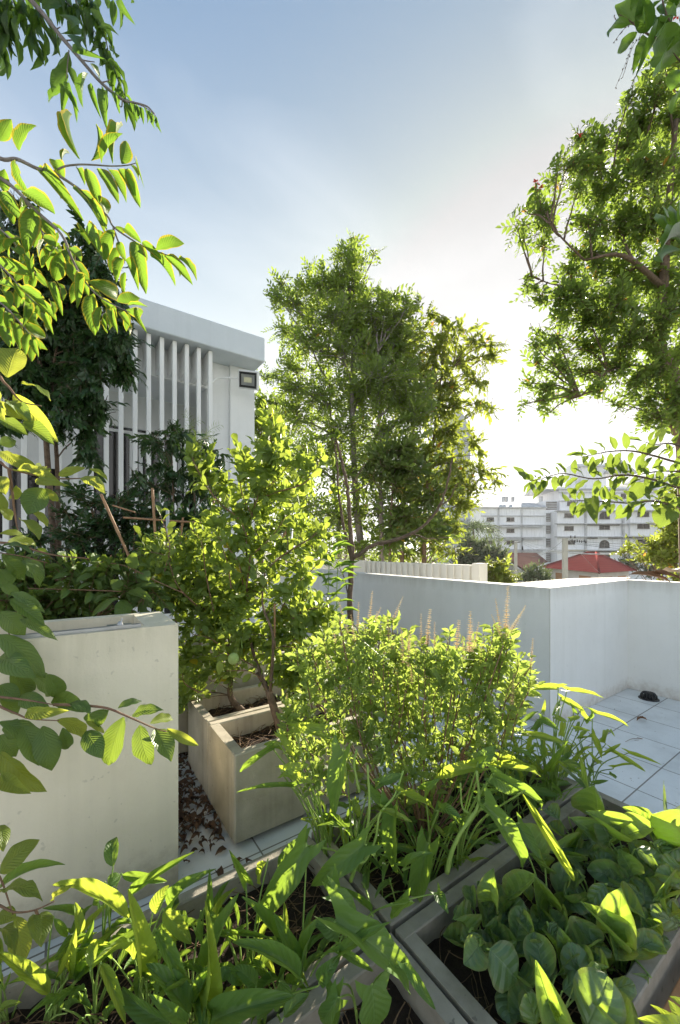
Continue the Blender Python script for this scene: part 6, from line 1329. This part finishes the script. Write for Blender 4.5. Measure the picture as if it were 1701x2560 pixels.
mid = [(I, 355, 1075, 308, 1430, 165, 1.35, 1), (I, 640, 1385, 662, 1758, 155, 1.32, 1), (I, 830, 1590, 755, 1930, 165, 1.35, 1), (I, 470, 1595, 170, 1830, 175, 1.25, 1), (I, 150, 1600, -20, 1800, 150, 1.25, 1), (I, 1110, 1160, 855, 1235, 105, 1.45, 11), (I, 1145, 1375, 1372, 1750, 150, 1.3, 1), (I, 1195, 1210, 1340, 1300, 120, 1.35, 1), (J, 105, 1065, 480, 1330, 105, 1.33, 1), (J, 330, 1200, 732, 1875, 78, 1.3, 10),
       (I, 1110, 1140, 1210, 1040, 120, 1.45, 1), (I, 1220, 1160, 1466, 1210, 56, 1.45, 11), (I, 665, 1310, 862, 1400, 60, 1.3, 11), (I, 580, 1400, 742, 1470, 50, 1.3, 11), (I, 90, 940, 312, 930, 84, 1.5, 11), (I, 140, 955, 295, 1010, 60, 1.5, 11), (I, 0, 975, 80, 1100, 60, 1.5, 11), (I, 50, 1190, 195, 1250, 80, 1.45, 11), (I, 900, 1400, 1022, 1450, 90, 1.35, 1), (I, 1330, 1480, 1462, 1680, 105, 1.4, 1), (I, 1115, 1310, 1250, 1285, 50, 1.45, 1),
       (ZK, 1030, 1160, 775, 1355, 75, 1.5, 1), (ZK, 1190, 1470, 755, 1510, 60, 1.45, 1), (ZK, 1130, 1340, 1330, 1290, 130, 1.45, 11), (ZK, 1100, 1150, 970, 1130, 90, 1.5, 11), (I, 700, 1720, 860, 1640, 70, 1.3, 1), (M_, 240, 560, -20, 360, 60, 1.2, 0), (I, 500, 1300, 590, 1400, 90, 1.35, 1), (I, 560, 1250, 700, 1200, 80, 1.4, 1), (I, 410, 1350, 440, 1440, 60, 1.4, 11), (I, 820, 1290, 900, 1220, 90, 1.4, 1), (I, 1000, 1480, 900, 1380, 60, 1.4, 1)]
bases = [(260, 1690), (420, 1790), (650, 1620), (830, 1790), (980, 1760), (100, 1500), (1180, 1500)]
lb = ['broad leaved water spinach with one long arrow leaf hanging before the trough', 'broad leaved water spinach with two wide leaves spread to the lower left of the basil', 'water spinach with a thick curving pale stem in front of the basil', 'water spinach with a dark arrow leaf pointing down at the bed corner', 'water spinach with wide sunlit hanging leaf over the double bed rim', 'bright water spinach reaching up beside the trough face', 'water spinach whose longest leaf arches down over the collards']
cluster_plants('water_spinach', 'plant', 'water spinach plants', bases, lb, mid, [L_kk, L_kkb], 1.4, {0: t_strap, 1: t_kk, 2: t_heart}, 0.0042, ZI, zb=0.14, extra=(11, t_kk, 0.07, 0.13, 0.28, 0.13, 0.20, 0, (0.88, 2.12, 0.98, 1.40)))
e = empty('water_spinach_vine', ZI.w(400, 1790, 1.28), 'thick pale green looping stem in front of the basil', 'stem')
for pts, r0, r1, Dv in (([(690, 1180), (640, 1320), (560, 1420), (535, 1560), (480, 1680), (430, 1690), (380, 1655)], 0.003, 0.005, 1.3), ([(490, 1150), (500, 1400), (470, 1600), (430, 1700), (395, 1800)], 0.004, 0.0065, 1.32), ([(1100, 1180), (1110, 1370), (1010, 1530), (960, 1640), (935, 1750)], 0.004, 0.009, 1.33), ([(430, 1060), (415, 1150), (445, 1300)], 0.004, 0.005, 1.36), ([(1150, 1390), (1080, 1420), (1010, 1530)], 0.003, 0.005, 1.33), ([(1010, 1250), (1020, 1380), (1060, 1420)], 0.003, 0.004, 1.35)):
    b = MB(); b.tube(smooth_poly([ZI.w(x, y, Dv) for x, y in pts], 7), np.linspace(r0, r1, (len(pts) - 1) * 7 + 1), 8); b.build('vine_stem', M_stemg, e)

rt_ = [(J, 690, 400, 965, 455, 58, 1.95, 11), (J, 600, 385, 285, 400, 84, 1.9, 11), (J, 640, 465, 822, 560, 80, 1.95, 11), (J, 895, 575, 1168, 685, 50, 2.0, 11), (J, 800, 540, 880, 640, 60, 1.95, 11), (J, 740, 690, 862, 712, 46, 1.9, 11), (J, 590, 600, 685, 640, 56, 1.9, 11), (J, 340, 735, 665, 820, 80, 1.8, 11), (J, 870, 740, 950, 925, 74, 1.95, 11), (J, 980, 810, 1052, 742, 60, 1.95, 11),
       (J, 980, 880, 1102, 810, 40, 1.95, 11), (J, 940, 940, 838, 860, 50, 1.95, 11), (J, 1035, 865, 1305, 1035, 50, 1.95, 11), (J, 1165, 885, 1422, 978, 44, 2.0, 11), (J, 1045, 1000, 1232, 992, 26, 1.95, 11), (J, 560, 1005, 690, 785, 84, 1.85, 1), (J, 480, 620, 620, 705, 84, 1.85, 1), (J, 430, 700, 505, 600, 70, 1.85, 1), (J, 150, 920, 342, 960, 88, 1.7, 11), (J, 260, 870, 432, 995, 60, 1.75, 1), (J, 870, 1030, 830, 960, 40, 1.9, 1), (J, 1010, 1045, 1062, 1085, 40, 1.9, 1),
       (J, 890, 1120, 1005, 1100, 44, 1.85, 1), (J, 700, 1000, 832, 1075, 40, 1.85, 1), (J, 120, 985, 488, 1065, 52, 1.65, 11), (J, 490, 560, 510, 460, 40, 1.9, 11), (J, 420, 1180, 620, 1230, 90, 1.75, 1), (J, 560, 1150, 620, 1250, 60, 1.75, 1), (J, 60, 1130, 170, 1180, 50, 1.65, 1), (J, 350, 640, 460, 560, 60, 1.85, 1), (J, 620, 520, 560, 600, 60, 1.9, 1), (J, 290, 580, 200, 640, 80, 1.8, 11), (J, 500, 900, 480, 780, 60, 1.8, 1), (J, 380, 900, 440, 800, 70, 1.8, 1), (J, 700, 620, 780, 600, 50, 1.9, 11), (J, 730, 560, 700, 480, 50, 1.95, 1), (J, 810, 620, 820, 520, 40, 1.95, 1), (J, 620, 850, 590, 760, 50, 1.85, 1), (J, 330, 480, 330, 380, 50, 1.9, 11), (J, 200, 760, 280, 700, 70, 1.75, 11)]
bases = [(480, 1180), (620, 1120), (330, 1230), (560, 1300), (180, 1270), (860, 1110), (700, 1070)]
lb = ['water spinach behind the basil at the tile side of the bed', 'tallest bright water spinach leaning right over the tiles', 'dense water spinach between the basil and the double bed rim', 'water spinach sprouting at the back corner of the bed', 'shaded water spinach low under the right side of the basil', 'low water spinach trailing onto the tiled floor edge', 'slim water spinach with thin leaves nearest the tile edge']
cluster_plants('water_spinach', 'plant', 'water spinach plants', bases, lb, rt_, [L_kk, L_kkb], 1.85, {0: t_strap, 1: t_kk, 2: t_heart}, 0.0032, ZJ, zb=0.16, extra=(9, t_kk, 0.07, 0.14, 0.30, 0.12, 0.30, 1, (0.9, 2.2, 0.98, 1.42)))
# low tangle of spinach stems in the bed
sm, lm = MB(), MB(); g_ = np.random.default_rng(12); e = empty('spinach_tangle', (1.5, 1.2, 0.13), 'tangle of green spinach stems and small leaves on the bed soil', 'plant'); e['kind'] = 'stuff'
for _ in range(150):
    x, y = g_.uniform(0.92, 2.08), g_.uniform(1.0, 1.40); a = g_.uniform(0, 6.28); ln = g_.uniform(0.06, 0.18); h = g_.uniform(0.02, 0.15)
    d = np.array([math.cos(a), math.sin(a), 0]); p0 = np.array([x, y, 0.13]); p1 = p0 + d * ln * 0.6 + UP * h; p2 = p0 + d * ln + UP * (h + g_.uniform(-0.02, 0.06))
    p1[:2] = np.clip(p1[:2], [0.90, 1.0], [2.12, 1.41]); p2[:2] = np.clip(p2[:2], [0.90, 1.0], [2.12, 1.41])
    sm.tube(smooth_poly([p0, p1, p2], 4), 0.0022, 5, cap=False)
    lm.inst(t_kk[int(g_.integers(3))], [p2], [d + UP * g_.normal(0, .4)], [UP + g_.normal(0, .4, 3)], [g_.uniform(0.05, 0.11)], [g_.uniform(0.02, 0.05)], [0.08])
sm.build('stem', M_stemg, e); lm.build('foliage', L_kk, e)

# --- dark heart leaved plants at the bottom ----------------------------------
H = [(M_, 250, 1140, 262, 1500, 430, 0.98, 2, 0), (M_, -30, 640, 575, 1215, 330, 1.02, 1, 1), (M_, 0, 880, 400, 640, 120, 1.02, 1, 1), (M_, 0, 860, 262, 1030, 90, 1.02, 1, 1), (M_, -40, 1150, -60, 1500, 200, 0.98, 2, 0), (M_, -60, 420, 130, 560, 200, 1.05, 2, 1), (M_, 520, 980, 750, 1330, 120, 1.0, 1, 0), (M_, 540, 480, 400, 620, 130, 1.15, 2, 1), (M_, 760, 420, 850, 580, 130, 1.2, 2, 1), (G, 1560, 1000, 1490, 1120, 120, 0.96, 2, 0), (G, 1520, 480, 1568, 640, 120, 1.1, 2, 1)]
cluster_plants('sweet_potato_plant', 'plant', 'dark heart leaved plants', [(150, 1400), (60, 800)], ['dark heart leaved plant at the bottom middle edge', 'plant with one very large drooping arrow leaf over the bed corner'], H, [L_kk, L_kkb], 1.0, {0: t_strap, 1: t_kk, 2: t_heart}, 0.003, ZM, zb=0.14)

# --- collards ----------------------------------------------------------------
Hh = ZH; c_ = [(1185, 165, 1172, 30, 152, 1.6), (1150, 60, 1110, 0, 110, 1.66), (1240, 292, 1180, 170, 130, 1.5), (1295, 262, 1455, 215, 108, 1.5), (1225, 250, 1128, 145, 90, 1.52), (1060, 175, 1192, 265, 105, 1.5), (1010, 180, 955, 130, 80, 1.55), (945, 330, 1085, 305, 92, 1.42), (940, 375, 830, 205, 100, 1.4), (715, 560, 708, 407, 98, 1.28), (770, 545, 903, 440, 88, 1.28), (735, 640, 815, 565, 50, 1.25),
      (965, 570, 895, 440, 115, 1.34), (1000, 520, 1052, 385, 86, 1.36), (1010, 590, 1062, 520, 84, 1.34), (1290, 720, 1295, 498, 152, 1.22), (1255, 750, 1105, 560, 84, 1.2), (1285, 712, 1268, 622, 86, 1.2), (1320, 805, 1482, 722, 96, 1.18), (1395, 600, 1400, 460, 110, 1.3), (1350, 435, 1285, 318, 106, 1.38), (1365, 320, 1520, 400, 84, 1.42), (1335, 455, 1138, 415, 100, 1.36), (1480, 290, 1432, 160, 110, 1.5), (1500, 250, 1510, 145, 132, 1.52),
      (1425, 190, 1300, 125, 60, 1.56), (1560, 665, 1432, 605, 96, 1.25), (1485, 610, 1570, 600, 90, 1.28), (690, 780, 815, 925, 190, 1.08), (640, 760, 570, 850, 120, 1.1), (850, 800, 965, 800, 90, 1.16), (1060, 810, 1010, 675, 84, 1.18), (1150, 900, 1195, 815, 84, 1.14), (1175, 860, 1120, 675, 150, 1.2), (1000, 1130, 900, 828, 128, 0.98), (1140, 1130, 1235, 905, 215, 0.98), (900, 1130, 862, 985, 110, 0.98), (745, 790, 688, 625, 70, 1.2),
      (635, 665, 525, 600, 80, 1.25), (840, 640, 900, 725, 60, 1.22), (1440, 290, 1500, 330, 80, 1.46), (1570, 480, 1450, 440, 90, 1.34), (1500, 520, 1440, 560, 70, 1.3), (1220, 480, 1150, 560, 70, 1.3), (1180, 420, 1240, 340, 80, 1.42), (1100, 420, 1060, 500, 60, 1.36), (1570, 300, 1500, 350, 80, 1.46), (1420, 900, 1330, 960, 80, 1.1), (1260, 960, 1330, 1040, 100, 1.05), (1080, 640, 1200, 760, 80, 1.2), (1120, 230, 1100, 330, 44, 1.48), (1480, 350, 1568, 330, 70, 1.44), (1440, 700, 1480, 650, 70, 1.22), (1000, 900, 1110, 890, 60, 1.1), (1190, 590, 1230, 640, 60, 1.25), (600, 700, 640, 780, 60, 1.15), (960, 660, 1000, 720, 70, 1.2), (1380, 520, 1300, 560, 80, 1.3), (1568, 400, 1500, 430, 90, 1.38), (870, 340, 930, 420, 60, 1.38), (1020, 330, 1100, 380, 70, 1.42), (1250, 400, 1200, 460, 80, 1.38), (1340, 620, 1390, 680, 70, 1.25)]
leaves = [(Hh, bx, by, tx, ty, w_, Dl, 0) for bx, by, tx, ty, w_, Dl in c_]
bases = [(1210, 330), (1300, 380), (1100, 400), (960, 660), (720, 800), (1290, 860), (1380, 660), (1480, 400), (1180, 640), (980, 1120), (1160, 1124), (800, 900), (1490, 720), (640, 800), (1060, 900), (1350, 520), (1540, 520)]
lb = ['collard with an upright sunlit round leaf at the tile edge', 'collard whose leaf lies flat toward the right below the tile edge', 'bluish collard with folded leaves next to the double rim', 'collard with light green leaves in the middle left of its bed', 'collard with a single upright oval leaf in front of the double rim', 'collard with the brightest glowing round leaf', 'collard with a blue green cupped leaf near the right edge', 'collard with two broad glowing leaves in the far right corner of its bed', 'dark collard with a broad shaded leaf in the middle of its bed',
      'collard with a long ruffled leaf at the bottom edge', 'collard with the largest crinkled leaf at the bottom edge', 'collard with a big drooping heart shaped leaf over the double rim', 'collard with a leaf lying over the front rim at the right', 'small collard seedling in the shaded left corner of its bed', 'low collard in the shade left of the largest crinkled leaf', 'collard with a narrow folded leaf behind the brightest one', 'collard cut off by the right picture edge']
cluster_plants('collard_plant', 'plant', 'collard greens in their bed', bases, lb, leaves, [L_col], 1.3, t_col, 0.0036, ZH, zb=0.14, dj=0.03, face=0.9, upw=0.35, wk=1.2, extra=(7, t_col, 0.06, 0.10, 0.80, 0.09, 0.09, 0, (0.90, 2.12, 0.46, 0.89)))

# --- near leaf at the bottom right corner ------------------------------------
b = MB(); D = 0.55
hero(b, ZH, [(1600, 1180, 1380, 1100, 90), (1590, 1150, 1520, 1020, 70), (1640, 1120, 1540, 1000, 60), (1600, 1200, 1450, 1040, 50)], D, t_strap, dj=0.02)
tag(b.build('near_leaves', L_kkb), 'bright green leaf tips poking in at the bottom right corner', 'leaves')

# --- distance: bushes, palm, hazy trees --------------------------------------
def bush(name, label, cat, blobs, D_, mat, ts, dens, z0=GZ, bark=M_bark, tp=None, lr=0.05, seed=0, **k_):
    x, y = blobs[0][0], blobs[0][1]; tr_ = [([W(x, y, D_) * [1, 1, 0] + UP * z0, W(x, y, D_) * [1, 1, 0.5] + UP * z0 * 0.5, W(x, y, D_)], lr, lr * 0.4)]
    return crown_tree(name, label, cat, tr_, blobs, tp or tw_alt, [mat, bark], bark, ts, dens, D_, depth=0.9, limb_r=lr * 0.4, seed=seed, nlimb=0.3, **k_)
bush('distant_tree', 'hazy grey green trees left of the white apartment block', 'tree', [(1190, 1380, 30, 26), (1215, 1390, 36, 24), (1250, 1385, 26, 14), (1200, 1420, 50, 26), (1170, 1360, 24, 26), (1235, 1410, 40, 22), (1165, 1400, 30, 40)], 46, L_hill, 2.0, 60, seed=21)
bush('distant_tree', 'hazy bush between the brown roof and the red roof', 'bush', [(1335, 1430, 30, 14), (1350, 1440, 26, 12), (1318, 1445, 26, 14), (1345, 1458, 34, 12)], 28, L_hill, 0.9, 80, seed=22)
bush('distant_tree', 'hazy green bushes right of the red roof', 'bush', [(1560, 1402, 26, 10), (1585, 1415, 22, 12), (1620, 1425, 30, 10), (1660, 1420, 30, 16), (1540, 1412, 20, 8)], 55, L_hill, 1.7, 70, seed=23)
bush('garden_tree', 'bright yellow green tree top just behind the right end of the ribbed wall', 'tree', [(1247, 1408, 20, 14), (1225, 1425, 20, 20), (1255, 1430, 26, 18), (1215, 1445, 20, 16), (1265, 1450, 26, 12), (1240, 1450, 24, 16)], 12.5, L_farwarm, 0.42, 70, seed=24, tp=tw_hang)
D = 7.0
bush('garden_tree', 'sunlit light green tree at the right edge in front of the white apartment block', 'tree', [(1690, 1330, 30, 40), (1660, 1350, 30, 25), (1630, 1360, 28, 12), (1580, 1370, 26, 8), (1555, 1380, 20, 8), (1640, 1385, 30, 14), (1670, 1400, 30, 20), (1700, 1400, 30, 30), (1610, 1392, 24, 8), (1665, 1300, 24, 16), (1690, 1270, 24, 24), (1700, 1230, 20, 24), (1620, 1400, 26, 8), (1690, 1440, 30, 16)], D, L_farwarm, 0.34, 30, seed=25, tp=tw_pin, lr=0.05)
for k, (x, y, D_, lb) in enumerate(((1183, 1322, 60, 'hazy coconut palm left of the apartment block'),)):
    top = W(x, y, D_); e = empty('palm_tree', top * [1, 1, 0] + UP * GZ, lb, 'palm'); b = MB()
    b.tube([top * [1, 1, 0] + UP * GZ, top - UP * 3 + RT * 0.2, top], [0.25, 0.18, 0.15], 8); b.build('trunk', M_bark, e); b = MB(); lm = MB()
    for j in range(16):
        a = j / 16 * 6.283 + rng.uniform(-.1, .1); el = rng.uniform(0.0, 1.0); d = np.array([math.cos(a), math.sin(a), 0]); L_ = 4.0
        P_ = [top, top + d * L_ * 0.35 + UP * el * 1.2, top + d * L_ * 0.7 + UP * (el * 1.3 - 0.4), top + d * L_ + UP * (el * 0.6 - 2.0)]
        leaf_row(lm, b, P_, 40, 1.0, 0.12, t_lance, hang=(0, 0, -0.5), side=0.8, fwd=0.4, r0=0.05, r1=0.02, jit=0.1)
    b.build('frond_stem', M_stemg, e); lm.build('frond', L_hill, e)
bush('distant_tree', 'dark green tree mass behind the base of the middle trees', 'tree', [(780, 1395, 60, 24), (880, 1395, 70, 24), (980, 1395, 60, 22), (1080, 1395, 50, 18), (700, 1380, 50, 40)], 19, L_far, 0.5, 40, seed=26)
